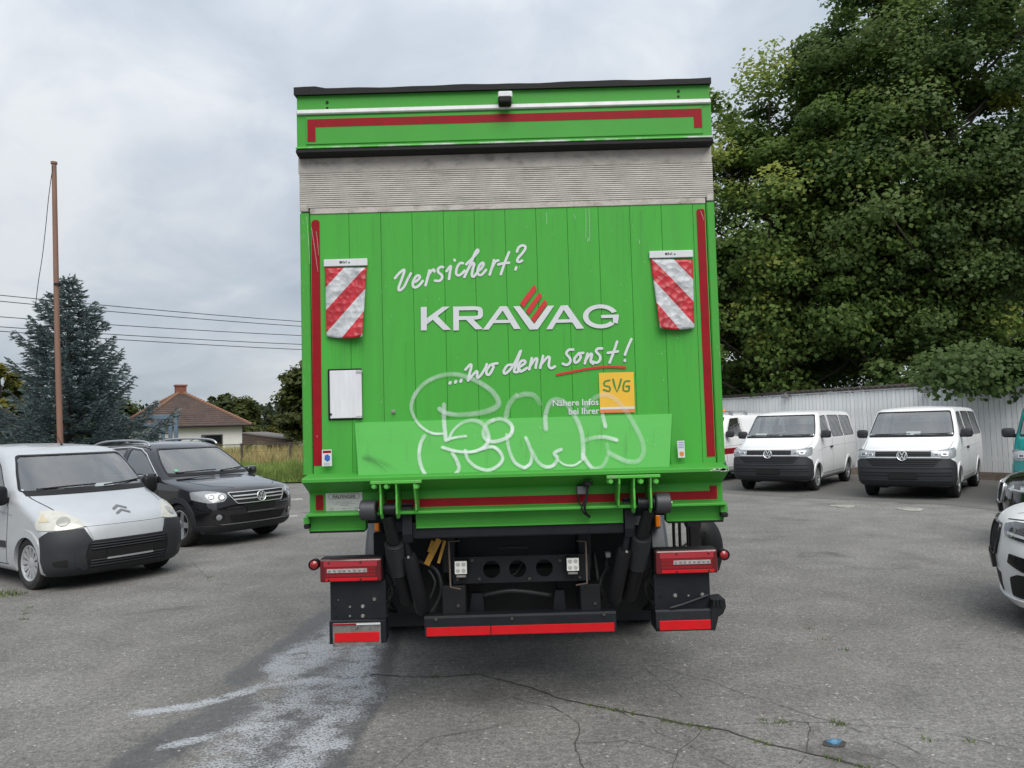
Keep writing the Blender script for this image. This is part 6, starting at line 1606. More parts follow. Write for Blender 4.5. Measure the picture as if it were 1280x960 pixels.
def transporter(label, paint, bumper_m, windows=True, group=None, lamp_z=0.0, extra=None):
    root = thing('parked_van', label, 'van', group=group)
    c = Car(root, VL, paint, sub=5, nsd=110)
    ws = rounded([(-.85, 1.315), (.85, 1.315), (.805, 1.56), (.735, 1.85), (-.735, 1.85), (-.805, 1.56)], .05)
    c.window('windscreen', 'front', ws, GLASS, FRIT, frame=.035)
    c.window('side_window', 'side', rounded([(1.34, 1.31), (1.50, 1.57), (1.70, 1.81), (2.16, 1.83), (2.18, 1.27)], .04), GLASS_DK, FRIT, frame=.03, both=True)
    if windows:
        c.window('side_window', 'side', rounded([(2.34, 1.27), (2.34, 1.83), (3.40, 1.83), (3.42, 1.27)], .05), GLASS_DK, FRIT, frame=.03, both=True)
        c.window('side_window', 'side', rounded([(3.54, 1.27), (3.52, 1.83), (4.58, 1.81), (4.66, 1.27)], .06), GLASS_DK, FRIT, frame=.03, both=True)
        c.window('rear_window', 'rear', rounded([(-.75, 1.25), (.75, 1.25), (.66, 1.78), (-.66, 1.78)], .06), GLASS_DK, FRIT, frame=.03)
    for x in (.91, 3.91): c.arch(x, .385, paint, zw=.335, off=.012, wd=.035)
    bp = c.sym([('f', 0, .29), ('f', .5, .29), ('s', .47, .30), ('s', .485, .42), ('s', .47, .62), ('s', .36, .76), ('f', .86, .85), ('f', .72, .855), ('f', .58, .695), ('f', 0, .695)])
    bumper = c.patch('front_bumper', 'cyl', bp, bumper_m, off=.014, th=.02, h=.04)
    for z, w_ in ((.665, .9), (.585, .88), (.525, .88), (.41, .86)):
        c.patch('bumper_ridge', 'cyl', c.sym([('f', 0, z - .006), ('f', w_, z - .006), ('f', w_, z + .012), ('f', 0, z + .012)]), bumper_m, off=.030, th=.02, h=.06, parent=bumper)
    gb = MATS['grille_black']
    c.patch('lower_grille', 'front', rounded([(-.585, .685), (.585, .685), (.745, .868), (-.745, .868)], .01), gb, off=.008, th=.006, h=.06)
    for z in (.72, .76, .80, .84):
        w_ = .575 + (z - .70) * .9
        c.patch('grille_slat', 'front', [(-w_, z - .007), (w_, z - .007), (w_, z + .006), (-w_, z + .006)], TRIM, off=.020, th=.01, h=.08)
    c.patch('grille', 'front', [(-.535, .90), (.535, .90), (.535, 1.005), (-.535, 1.005)], gb, off=.008, th=.006, h=.06)
    for z in (.925, .955): c.patch('grille_slat', 'front', [(-.53, z - .006), (.53, z - .006), (.53, z + .006), (-.53, z + .006)], TRIM, off=.018, th=.01, h=.08)
    c.patch('chrome_strip', 'front', [(-.70, .868), (.70, .868), (.70, .893), (-.70, .893)], CHROME, off=.018, th=.012, h=.05)
    h = c.cast('front', 0, .92); vw_badge(root, h[0] + Vector((-.03, 0, 0)), .105, rad(8), mat('badge_silver', (.66, .67, .68), .28, metal=.5, var=.02))
    hl = rounded(c.cyl([('f', .54, .875), ('f', .54, 1.01), ('f', .80, 1.04), ('s', .40, 1.05), ('s', .54, 1.065), ('s', .42, 1.00), ('s', .36, .90), ('f', .86, .855), ('f', .66, .86)]), .012)
    for q, sg in zip(c.pair('headlamp', 'cyl', hl, LAMP_GL, off=.012, th=.02, h=.035), (1, -1)):
        for y, z, w2, h2 in ((.625, .935, .055, .030), (.77, .945, .065, .040)):
            hh = c.cast('front', sg * y, z)
            if not hh: continue
            m = MB(); m.box(-.005, .004, -w2, w2, -h2, h2, bev=.004); o = m.link('lamp_bowl', LAMP_INT, q, smooth=True); o.location = hh[0] + hh[1] * .014; o.rotation_euler = (-hh[1]).to_track_quat('X', 'Z').to_euler()
            m = MB(); m.box(-.003, .002, -w2 * .6, w2 * .6, -h2 * .55, h2 * .55, bev=.002); o2 = m.link('bulb_shade', mat('lamp_dark', (.12, .12, .13), .2), q); o2.location = hh[0] + hh[1] * .021; o2.rotation_euler = o.rotation_euler
    c.patch('number_plate_holder', 'front', [(-.27, .45), (.27, .45), (.27, .565), (-.27, .565)], PLATE_BK, off=.036, th=.02, h=.06, parent=bumper)
    for md in ('side', 'side-'):
        c.seam(md, [(1.30, .32), (1.27, .7), (1.22, 1.05), (1.34, 1.22)], GAP, w=.010); c.seam(md, [(2.26, .32), (2.26, 1.2), (2.24, 1.84)], GAP, w=.010); c.seam(md, [(3.47, .32), (3.48, 1.84)], GAP, w=.010); c.seam(md, [(1.30, .32), (3.47, .32)], GAP, w=.010)
        c.seam(md, [(1.0, .97), (1.4, 1.02), (2.5, 1.045), (4.85, 1.05)], mat('crease_white', (.45, .46, .47), .4), w=.014, off=.002, name='body_crease')
        c.patch('side_moulding', md, [(1.33, .40), (3.47, .40), (3.47, .425), (1.33, .425)], mat('crease_white', (.45, .46, .47), .4), off=.006, th=.01, h=.1)
        c.patch('door_handle', md, rounded([(2.00, 1.0), (2.18, 1.0), (2.18, 1.05), (2.0, 1.05)], .015), TRIM, off=.03, th=.03, h=.03)
    c.patch('cowl', 'front', [(-.82, 1.285), (.82, 1.285), (.84, 1.32), (-.84, 1.32)], BLACK_PL, off=.006, th=.01, h=.06)
    c.seam('front', [(-.86, 1.03), (-.6, 1.02), (0, 1.018), (.6, 1.02), (.86, 1.03)], GAP, w=.010)
    for sg in (-1, 1): c.seam('top', [(.30, sg * .80), (.55, sg * .83), (.86, sg * .85)], GAP, w=.008)
    wiper(c, [(.70, 1.335), (.30, 1.343), (-.02, 1.348)]); wiper(c, [(-.10, 1.335), (-.45, 1.343), (-.75, 1.348)])
    mirror(root, 1.30, .93, 1.36, TRIM, sc=(.16, .23, .19))
    put_wheels(root, wm_v, (.91, 3.91), .80, .335)
    put_seats(root, (1.85, 2.9, 3.8) if windows else (1.85,), z0=.75, hz=.62, ys=(-.45, 0.02, .45)); steering(root, 1.50, -.45, 1.18)
    m = MB(); m.box(1.05, 1.45, -.80, .80, .95, 1.18, bev=.06); m.link('dashboard', CABIN, root, smooth=True)
    m = MB(); m.box(-.002, .002, -.14, .14, -.05, .05); o = m.link('paper_note', WHITE_CARD, root); o.location = (1.06, .48, 1.36); o.rotation_euler = (0, rad(40), 0)
    if not windows: m = MB(); m.box(2.30, 2.33, -.8, .8, .5, 1.8); m.link('bulkhead', CABIN, root)
    m = MB(); m.box(.40, 4.6, -.80, .80, .24, .42); m.link('underbody', BLACK_PL, root)
    if extra: extra(c)
    c.finish(lining=CABIN_L if windows else CABIN, zl=.9)
    return root
vans = transporter('white minibus nearest the truck with foliage behind, its white card low at the windscreen corner', WHITEP, TRIM, group='white minibuses parked along the board fence')
place(vans, (6.63, 19.28), 233.5, .91)
van2 = copy_tree(vans)
van2['label'] = 'white minibus nearest the teal van, its white card low in the middle of the windscreen'
place(van2, (8.66, 16.86), 232.5, .91)
for ch in van2.children:
    if ch.name.startswith('paper_note'): ch.location = (1.04, -.06, 1.37)
def ambu(c):
    for md in ('side', 'side-'): c.patch('red_stripe', md, [(1.0, .78), (4.7, .84), (4.7, .99), (1.0, .95)], RED_TAPE, off=.003, th=.002, h=.12)
    for x in (1.9, 2.7):
        m = MB(); m.box(x, x + .06, -.72, .72, 1.99, 2.04, bev=.01); m.box(x - .02, x + .08, -.74, -.66, 1.90, 2.0); m.box(x - .02, x + .08, .66, .74, 1.90, 2.0); m.link('roof_bar', DARK_CH, c.root)
    m = MB(); m.lathe([(0, .07), (.10, .07), (.14, .04), (.15, .001)], 'z', (3.45, .50, 1.96), 16); m.link('orange_beacon', ORANGE_L, c.root, smooth=True)
    m = MB(); m.box(3.36, 3.75, .36, .62, 1.90, 1.965, bev=.01); m.link('beacon_base', TRIM, c.root)
van3 = transporter('white panel van with red side stripe and orange roof beacon half hidden behind the truck', WHITEP, TRIM, windows=False, extra=ambu)
place(van3, (5.25, 22.71), 222, .91)
teal = transporter('teal green van cut off by the right edge behind the black car', TEALP, TEALP, windows=True)
place(teal, (10.55, 14.55), 233, .91)

# ------------------------------------------------------------------ cars cut by the right edge
wm_b = make_wheel(.37, .25, .25, 10, (.022, .030), mat('dark_alloy', (.05, .05, .055), .3, metal=.7, var=.06), SILVER)
BL_ = [(.13, .17, .42, 2.4, 4.40, .35, .2, 3.5, .88, 0), (.05, .26, .46, 2.4, 4.50, .45, .2, 3.5, .90, 0), (.02, .42, .48, 2.3, 4.58, .6, .2, 3.5, .93, 0), (.0, .58, .54, 2.2, 4.60, .75, .2, 3.5, .945, 0), (.015, .72, .58, 2.2, 4.6, .88, .2, 3.5, .945, .01), (.06, .84, .60, 2.3, 4.55, .96, .2, 3.5, .94, .02), (.16, .92, .62, 2.4, 4.5, 1.01, .2, 3.5, .935, .035), (.55, 1.005, .60, 2.6, 4.45, 1.06, .2, 3.5, .925, .045)] + [tuple(r) for r in TL[8:]]
LAMP_DKB = mat('lamp_bowl_dark', (.10, .105, .11), .1, metal=.4, coat=1.0)
def snout(white):
    def f(c):
        r = c.root; gb = MATS['grille_black']
        for sg in (-1, 1):
            k = rounded([(sg * .04, .56), (sg * .36, .56), (sg * .42, .72), (sg * .38, .83), (sg * .06, .83)], .04)
            c.patch('kidney_grille', 'front', k, gb, off=.004, th=.004, h=.05); c.patch('grille_surround', 'front', k, FRIT if white else CHROME, off=.022, th=.02, h=.04, hole=inset(k, .022))
        c.patch('lower_intake', 'front', rounded([(-.36, .26), (.36, .26), (.40, .42), (-.40, .42)], .03), gb, off=.005, th=.005, h=.06)
        c.patch('number_plate_holder', 'front', [(-.27, .44), (.27, .44), (.27, .555), (-.27, .555)], PLATE_BK, off=.035, th=.03, h=.06)
        ai = rounded(c.cyl([('f', .50, .30), ('f', .56, .30), ('f', .62, .44), ('f', .60, .48), ('f', .53, .46)]), .015)
        bl = rounded(c.cyl([('f', .62, .54), ('f', .78, .49), ('s', .56, .50), ('s', .60, .57), ('f', .80, .60), ('f', .64, .615)]), .012)
        c.pair('intake_blade', 'cyl', bl, FRIT, off=.018, th=.02, h=.035)
        hl = rounded(c.cyl([('f', .44, .835), ('f', .52, .745), ('f', .78, .72), ('s', .60, .735), ('s', .80, .86), ('s', .55, .875), ('f', .76, .87), ('f', .56, .865)]), .012)
        for q, sg in zip(c.pair('headlamp', 'cyl', hl, mat('dark_lamp', (.05, .052, .055), .06, coat=1.0) if True else LAMP_GL, off=.010, th=.016, h=.035), (1, -1)):
            for y, z, rr_ in ((.62, .785, .045), (.78, .80, .045)):
                h = c.cast('front', sg * y, z)
                if not h: continue
                m = MB(); m.lathe([(-.002, .001), (-.003, rr_ * .55), (0, rr_ * .6), (-.004, rr_ * .9), (.002, rr_)], 'x', (0, 0, 0), 20); o = m.link('lamp_bowl', LAMP_DKB if white else LAMP_INT, q, smooth=True); o.location = h[0] + h[1] * .012; o.rotation_euler = (-h[1]).to_track_quat('X', 'Z').to_euler()
        for sg in (-1, 1): c.seam('cyl', [tuple(q) if sg > 0 else (-q[0], q[1]) for q in c.cyl([('f', .40, .872), ('f', .60, .885), ('f', .78, .895), ('s', .60, .90), ('s', .80, .885)])], GAP, w=.008)
        dr = c.cyl([('f', .56, .765), ('f', .78, .745), ('s', .60, .757), ('s', .60, .772), ('f', .78, .765), ('f', .56, .785)])
        c.pair('running_light', 'cyl', dr, mat('running_light_white', (.62, .63, .64), .2), off=.016, th=.006, h=.03)
        li = rounded(c.cyl([('f', .60, .27), ('f', .72, .27), ('s', .50, .33), ('s', .56, .47), ('f', .72, .46), ('f', .62, .42)]), .02)
        c.pair('mesh_intake', 'cyl', li, gb, off=.008, th=.004, h=.035)
        for k in range(5):
            for sg in (-1, 1): c.patch('kidney_slat', 'front', [(sg * (.10 + .055 * k), .585), (sg * (.112 + .055 * k), .585), (sg * (.112 + .055 * k), .81), (sg * (.10 + .055 * k), .81)], TRIM, off=.014, th=.01, h=.06)
        bp = c.sym([('f', 0, .20), ('f', .6, .20), ('s', .48, .23), ('s', .50, .27), ('f', .6, .255), ('f', 0, .245)])
        c.patch('bumper_skirt', 'cyl', bp, WHITEP if white else TRIM, off=.025, th=.03, h=.05)
    return f
bmw = thing('parked_car', 'white off-road car with dark headlamps cut off by the right edge in the foreground', 'car')
suv(bmw, BL_, WHITEP, (.92, 3.72), .37, wm_b, snout(True), seats=True, nsd=110, sub=5, trim=WHITEP)
place(bmw, (5.07, 6.51), 148, .92)
blk = thing('parked_car', 'black car with clear headlamps just behind the white car at the right edge', 'car')
suv(blk, BL_, BLACKP, (.92, 3.72), .37, wm_t, snout(False), seats=True, nsd=110, sub=5, trim=BLACKP)
place(blk, (7.46, 10.2), 148, .92)
# ================================================================== vegetation
def leaf_mat(name, c1, c2, c3=None, rough=.5, transl=.5):
    m = bpy.data.materials.new(name); m.use_nodes = True
    nt = m.node_tree; N, L = nt.nodes, nt.links; N.clear()
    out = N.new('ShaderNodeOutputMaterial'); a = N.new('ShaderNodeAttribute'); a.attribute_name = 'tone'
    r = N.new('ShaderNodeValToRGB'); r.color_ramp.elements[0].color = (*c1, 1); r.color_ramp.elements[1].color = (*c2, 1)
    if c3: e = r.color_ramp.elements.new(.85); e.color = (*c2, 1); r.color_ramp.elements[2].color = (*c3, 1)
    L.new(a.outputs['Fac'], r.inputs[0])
    p = N.new('ShaderNodeBsdfPrincipled'); p.inputs['Roughness'].default_value = rough; p.inputs['Specular IOR Level'].default_value = .25
    t = N.new('ShaderNodeBsdfTranslucent'); mx = N.new('ShaderNodeMixShader'); mx.inputs[0].default_value = transl
    L.new(r.outputs[0], p.inputs['Base Color']); L.new(r.outputs[0], t.inputs[0])
    L.new(p.outputs[0], mx.inputs[1]); L.new(t.outputs[0], mx.inputs[2]); L.new(mx.outputs[0], out.inputs[0])
    return m
BARK = mat('bark', (.075, .062, .05), .95, var=.35, vscale=9, bump=.6, bscale=25, stretch=(1, 1, .25))
def leaves_mesh(name, C, Nrm, size, tone, m, fold=.25):
    """one leaf per centre: a five-pointed blade of four triangles, folded along its rib"""
    n = len(C); r = RNG.normal(0, 1, (n, 3)); Nrm = Nrm / (np.linalg.norm(Nrm, axis=1, keepdims=True) + 1e-9)
    u = np.cross(Nrm, r); u /= (np.linalg.norm(u, axis=1, keepdims=True) + 1e-9); v = np.cross(Nrm, u); s = size[:, None]
    base = C - u * s * .5; tip = C + u * s * .55 - Nrm * s * .12; lf = C + v * s * .48 + u * s * .06 - Nrm * s * fold; rt = C - v * s * .48 + u * s * .06 - Nrm * s * fold
    V = np.stack([base, lf, tip, rt], 1).reshape(-1, 3); o = np.arange(n) * 4
    F = np.concatenate([np.stack([o, o + 2, o + 1], 1), np.stack([o, o + 3, o + 2], 1)])
    me = np_mesh(name, V, F, m)
    a = me.attributes.new('tone', 'FLOAT', 'POINT'); a.data.foreach_set('value', np.repeat(tone, 4).astype(np.float32))
    return me
def broad_tree(name, label, group, pos, height, z0, rx, ry, n_clump, per, leaf, m, clump=(1.0, .45), tone_bias=0.0, seed=0, shape=.62, trunk_r=.22, extra=(), lean=0.0):
    """trunk and limbs, a crown of layered clumps of single leaves"""
    r = np.random.default_rng(seed); root = thing(name, label, 'tree', (pos[0], pos[1], 0), 0, group)
    zc = z0 + (height - z0) * .45; hz_up, hz_dn = height - zc, zc - z0
    d = r.normal(0, 1, (n_clump, 3)); d /= np.linalg.norm(d, axis=1, keepdims=True); rad_ = r.uniform(.25, 1, n_clump) ** .45
    prof = np.where(d[:, 2] > 0, hz_up, hz_dn)
    lump = 1 + .16 * np.sin(d[:, 0] * 5 + seed) * np.cos(d[:, 2] * 6 + seed * 2) + .12 * np.sin(d[:, 1] * 7 + d[:, 2] * 4)
    P = np.stack([d[:, 0] * rx, d[:, 1] * ry, d[:, 2] * prof], 1) * (rad_ * lump)[:, None]
    P[:, 2] += zc
    if len(extra): P = np.concatenate([P, np.array(extra, float)]); rad_ = np.concatenate([rad_, np.full(len(extra), 1.0)])
    nC = len(P)
    # limbs
    mb = MB(); top = Vector((lean, 0, height * .72)); tr = [Vector((0, 0, -.1)), Vector((lean * .1, .05, height * .2)), Vector((lean * .4, -.05, height * .45)), top]
    mb.tube(catmull(tr, 4), list(np.linspace(trunk_r, trunk_r * .25, 13)), 10)
    trunk = mb.link('trunk', BARK, root, smooth='all')
    mb = MB(); sel = r.permutation(nC)[:min(nC, 70)]
    for k in sel:
        e = Vector(P[k]); zz = max(z0 * .6, min(height * .68, e.z - abs(e.x) * .55 - .6)); t = zz / (height * .72); b = Vector((lean * t * t, 0, zz))
        mid = b.lerp(e, .5) + Vector((0, 0, -.25 + .1 * r.random())); mb.tube([b, mid, e], [trunk_r * .30 * (1 - t * .5), trunk_r * .16, .012], 5, cap=False)
    mb.link('limbs', BARK, trunk, smooth='all', kind='stuff')
    idx = np.repeat(np.arange(nC), per); n = len(idx)
    # each clump: several drooping sprays
    sp = r.normal(0, 1, (n, 3)); sp /= np.linalg.norm(sp, axis=1, keepdims=True); sp *= (r.random(n) ** .5)[:, None]
    cs = r.uniform(.55, 1.45, nC)[idx]
    O = sp * np.stack([clump[0] * cs, clump[0] * cs, clump[1] * cs], 1)
    out = P.copy(); out[:, 2] -= zc; out /= (np.linalg.norm(out, axis=1, keepdims=True) + 1e-6)
    O[:, 2] -= .13 * (O[:, 0] ** 2 + O[:, 1] ** 2) / clump[0]
    C = P[idx] + O
    Nn = np.array([0, 0, 1.0]) * .60 + out[idx] * .40 + sp * .45 + r.normal(0, .42, (n, 3))
    tone = np.clip(.30 + tone_bias + .22 * r.normal(0, 1, nC)[idx] + .12 * r.normal(0, 1, n) + .20 * (sp[:, 2]) + .22 * ((C[:, 2] - zc) / height) + .25 * (rad_[idx] - .7), 0, 1)  # upper and outer leaves paler, sky light on the crown put into tone
    size = leaf * r.uniform(.6, 1.25, n)
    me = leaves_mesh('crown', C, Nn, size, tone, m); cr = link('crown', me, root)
    cr['kind'] = 'stuff'
    return root
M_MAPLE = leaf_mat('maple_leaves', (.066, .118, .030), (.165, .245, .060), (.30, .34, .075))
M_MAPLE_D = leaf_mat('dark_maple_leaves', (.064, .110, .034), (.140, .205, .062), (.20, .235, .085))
M_FAR = leaf_mat('far_leaves', (.040, .060, .016), (.095, .115, .030), (.14, .13, .03))
M_FAR_Y = leaf_mat('yellowish_leaves', (.07, .085, .02), (.16, .16, .03), (.2, .18, .03))
M_DKGREEN = leaf_mat('dark_far_leaves', (.018, .028, .014), (.04, .055, .022))
gt = 'tall broadleaf trees behind the board fence'
a = at(978, 480, 28)
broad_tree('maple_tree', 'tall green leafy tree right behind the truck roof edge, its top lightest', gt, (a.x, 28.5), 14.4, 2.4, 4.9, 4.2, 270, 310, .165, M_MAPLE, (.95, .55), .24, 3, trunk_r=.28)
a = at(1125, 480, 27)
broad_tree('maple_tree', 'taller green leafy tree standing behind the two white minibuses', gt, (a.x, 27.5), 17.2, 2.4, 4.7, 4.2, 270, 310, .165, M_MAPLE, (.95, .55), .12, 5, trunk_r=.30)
ex = []
for px, py in ((1175, 482), (1190, 474), (1200, 488), (1215, 478), (1232, 490), (1250, 482), (1265, 492), (1278, 485), (1240, 470), (1262, 468), (1220, 466), (1285, 470), (1300, 480), (1310, 470)):
    q = at(px, py - 19, 19.6 + .5 * random.random()); ex.append(q)
a = at(1262, 480, 24)
bx = a.x
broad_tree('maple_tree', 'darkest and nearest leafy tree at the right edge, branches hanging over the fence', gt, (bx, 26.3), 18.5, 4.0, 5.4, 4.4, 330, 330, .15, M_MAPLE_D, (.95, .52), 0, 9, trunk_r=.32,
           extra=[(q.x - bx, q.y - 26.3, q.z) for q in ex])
broad_tree('maple_tree', 'leafy tree further back between the tall trees behind the fence', gt, (13.5, 38), 12.5, 1.6, 4.5, 3.5, 90, 150, .34, M_MAPLE_D, (1.3, .6), 0, 14)
broad_tree('maple_tree', 'leafy tree behind the darkest tree at the right edge', gt, (23.0, 33), 15.5, 1.6, 5.0, 4.0, 120, 150, .34, M_MAPLE_D, (1.3, .6), 0, 15)
broad_tree('bush', 'dark bush row piece growing right behind the board fence by the truck', 'bushes behind the board fence', (10.0, 30.8), 4.2, .2, 2.6, 1.6, 90, 120, .22, M_MAPLE_D, (.8, .45), 0, 21, trunk_r=.06)
broad_tree('bush', 'dark bush growing behind the fence above the two white minibuses', 'bushes behind the board fence', (14.2, 25.4), 4.4, .2, 3.0, 1.6, 100, 120, .22, M_MAPLE_D, (.8, .45), 0, 22, trunk_r=.06)
broad_tree('bush', 'dark bush growing behind the fence at the right edge', 'bushes behind the board fence', (18.5, 20.0), 4.4, .2, 2.6, 1.8, 90, 120, .22, M_MAPLE_D, (.8, .45), 0, 23, trunk_r=.06)

# ---- blue spruce
def spruce(x, y, H, R, seed=2):
    r = np.random.default_rng(seed); root = thing('spruce_tree', 'blue green spruce with a spiky top standing behind the parked cars by the rusty pole', 'tree', (x, y, 0))
    mb = MB(); mb.tube([(0, 0, -.1), (0, 0, H * .5), (0, 0, H * .98)], [.15, .09, .012], 8); trunk = mb.link('trunk', BARK, root, smooth='all')
    A, B = [], []                     # twig ends
    mb = MB()
    z = .35; k = 0
    while z < H * .985:
        t = z / H; L_ = R * (1 - t) ** 1.08 + .07; nb = int(6 + 5 * (1 - t)); ph = r.uniform(0, 6.28)
        for b in range(nb):
            a = ph + 2 * math.pi * b / nb + r.normal(0, .18); l = L_ * r.uniform(.50, 1.22); d = Vector((math.cos(a), math.sin(a), 0))
            rise = .55 * t * t + .05; dr = -.20 * (1 - t)
            P = []
            for q in range(7):
                u = q / 6; P.append(Vector((0, 0, z)) + d * l * u + Vector((0, 0, l * (rise * u + dr * u * (1 - u) * 2.2 + .26 * u ** 3))))
            mb.tube(P, list(np.linspace(.022, .006, 7)), 4, cap=False)
            side = Vector((-d.y, d.x, 0)); nt = max(3, int(l / .075))
            for q in range(nt + 1):
                u = .14 + .86 * q / nt; i = min(5, int(u * 6)); p = P[i].lerp(P[i + 1], u * 6 - i); tl = (.16 + .42 * min(1, l) * (1 - u) ** .8 * min(1.0, u * 3)) * r.uniform(.7, 1.2)
                for sg in (-1, 1):
                    e = p + (side * sg * .8 + d * .65).normalized() * tl + Vector((0, 0, r.normal(-.02, .05))); A.append(p); B.append(e)
                    if tl > .22:
                        for w in (.45, .75):
                            pp = p.lerp(e, w); ee = pp + (d * .9 + side * sg * .1).normalized() * tl * .45 + Vector((0, 0, r.normal(-.01, .03))); A.append(pp); B.append(ee)
            A.append(P[5]); B.append(P[6] + d * .08)
        z += .25 * (1.15 - .35 * t); k += 1
    A.append(Vector((0, 0, H * .9))); B.append(Vector((0, 0, H + .15)))
    mb.link('branches', BARK, trunk, kind='stuff')
    A = np.array([tuple(v) for v in A]); B = np.array([tuple(v) for v in B]); nt = len(A); per = 16
    idx = np.repeat(np.arange(nt), per); n = len(idx); u = r.random(n)[:, None]
    D = B - A; ln = np.linalg.norm(D, axis=1, keepdims=True) + 1e-9; D = D / ln
    p = A[idx] + (B - A)[idx] * u; rnd = r.normal(0, 1, (n, 3)); perp = rnd - D[idx] * (rnd * D[idx]).sum(1, keepdims=True); perp /= np.linalg.norm(perp, axis=1, keepdims=True); perp[:, 2] = np.abs(perp[:, 2]) * .8 + .05
    tip = p + (D[idx] * .75 + perp * .62) * r.uniform(.05, .10, (n, 1)); w = np.cross(D[idx], perp); w /= (np.linalg.norm(w, axis=1, keepdims=True) + 1e-9); w *= .014
    V = np.stack([p - w, p + w, tip], 1).reshape(-1, 3); F = np.arange(3 * n).reshape(-1, 3)
    me = np_mesh('needles', V, F, leaf_mat('spruce_needles', (.076, .116, .110), (.19, .245, .25), (.28, .33, .33), transl=.1))
    tone = np.clip(.35 + .18 * r.normal(0, 1, nt)[idx] + .30 * (u[:, 0] - .5) + .08 * r.normal(0, 1, n), 0, 1)
    a_ = me.attributes.new('tone', 'FLOAT', 'POINT'); a_.data.foreach_set('value', np.repeat(tone, 3).astype(np.float32))
    o = link('needles', me, root); o['kind'] = 'stuff'
a = at(86, 545, 20.5)
spruce(a.x, 20.5, at(82, 348, 20.5).z, 3.05)

# ---- rusty pole with a loose wire
a = at(76, 548, 17.6); tp_ = at(67.5, 204, 17.6)
pole = thing('pole', 'tall slim rusty brown pole leaning slightly in front of the spruce', 'pole', (a.x, 17.6, 0))
RUSTY = mat('rusty_pole', (.21, .115, .08), .75, var=.18, vscale=5, bump=.15, stretch=(1, 1, .2), col2=(.15, .095, .072), c2scale=2)
mb = MB(); dx = tp_.x - a.x; mb.tube([(-dx * 1.78 / (tp_.z - 1.78) , 0, -.2), (dx * .5, 0, tp_.z / 2), (dx, 0, tp_.z)], [.068, .060, .052], 14); mb.link('post', RUSTY, pole, smooth=True)
mb = MB(); mb.lathe([(0, .001), (0, .07), (.05, .07), (.05, .001)], 'z', (dx, 0, tp_.z - .02), 14); mb.link('cap', RUSTY, pole)
ib = at(72, 357, 17.6); mb = MB(); mb.lathe([(0, .078), (.05, .078)], 'z', (ib.x - a.x, 0, ib.z), 14); mb.box(ib.x - a.x - .02, ib.x - a.x + .12, -.03, .03, ib.z, ib.z + .04); mb.link('clamp', STEEL_DARK, pole)
P = [at(px, py, 17.55) for px, py in ((66, 208), (61, 245), (57, 285), (53, 320), (48, 352), (44, 385))]
mb = MB(); mb.tube([(p.x - a.x, -.05, p.z) for p in catmull(P, 4)], .008, 5); mb.link('loose_wire', RUBBER, pole)
# ---- overhead lines
for k, (y0, y1, lab) in enumerate(((369, 402, 'thin overhead wire, topmost of the five behind the spruce'), (376.5, 408, 'overhead wire, second from the top of the five'), (396, 419.5, 'overhead wire in the middle of the five'), (408.5, 430.5, 'overhead wire, fourth from the top of the five'), (414, 437, 'overhead wire, lowest of the five behind the spruce'))):
    A_ = at(0, y0, 75); B_ = at(377, y1, 95); d = B_ - A_; P = [A_ + d * t for t in (-1.2, -.6, 0, .5, 1, 1.6, 2.4)]
    for i, t in enumerate((-1.2, -.6, 0, .5, 1, 1.6, 2.4)): P[i].z += .5 * (t - 0) * (t - 1)
    mb = MB(); mb.tube(catmull(P, 3), .040, 5); o = mb.link('power_line', RUBBER); tag(o, lab, 'power line', 'overhead power lines')

# ================================================================== board fence
FA, FB = Vector((4.6, 33.1, 0)), Vector((16.2, 14.25, 0)); fd = (FB - FA).normalized(); FL = (FB - FA).length; FH = 2.52
fence = thing('board_fence', 'high white board fence with dark tile capping behind the parked vans', 'fence', FA, math.atan2(fd.y, fd.x))
BOARDS = [mat('weathered_white_board_%d' % k, c, .7, var=.10, vscale=3, bump=.2, bscale=30, stretch=(6, 1, .4), col2=(c[0] * .72, c[1] * .72, c[2] * .70), c2scale=3.5, c2lo=.5, c2hi=.75) for k, c in enumerate(((.80, .815, .825), (.76, .775, .785), (.83, .84, .85)))]
BW = .135; mesh_b = []
for k in range(6):
    mb = MB(); mb.box(.005, BW - .005 - .001 * k, -.012 + .0012 * (k % 3), .012, .21, FH - .004 * k, bev=.003); mesh_b.append(mb.mesh('board', BOARDS[k % 3]))
nb = int(FL / BW)
for k in range(nb):
    o = link('board', mesh_b[random.randrange(6)], fence, loc=(k * BW, random.uniform(-.003, .003), 0))
mb = MB(); mb.box(0, FL, -.03, .12, 0, .20, bev=0)
mb.link('plinth', mat('brick_plinth', (.24, .19, .15), .9, var=.3, vscale=6, bump=.3, col2=(.16, .13, .11), c2scale=4), fence)
mb = MB(); mb.box(0, FL, .015, .05, .5, .6); mb.box(0, FL, .015, .05, 1.5, 1.6); mb.box(0, FL, .0155, .06, 2.3, 2.4); mb.link('rail', BOARDS[1], fence)
mb = MB(); mb.box(-.02, FL + .02, -.055, .13, FH + .003, FH + .045, bev=.006); mb.link('coping_board', BOARDS[2], fence)
mb = MB(); k = 0; x = .02
while x < FL - .25:
    n = 7; vs = []; fs = []
    for q in range(n):
        a = math.pi * q / (n - 1); vs += [(x + .10 + .10 * math.cos(a), -.10, FH + .05 + .075 * math.sin(a)), (x + .10 + .085 * math.cos(a), .26, FH + .10 + .075 * math.sin(a))]
    for q in range(n - 1): fs.append((2 * q, 2 * q + 1, 2 * q + 3, 2 * q + 2))
    fs += [tuple(2 * q for q in range(n))]
    mb.add(vs, fs); x += .205
mb.link('cap_tiles', mat('dark_roof_tile', (.045, .038, .034), .9, var=.35, vscale=4), fence, kind='stuff')
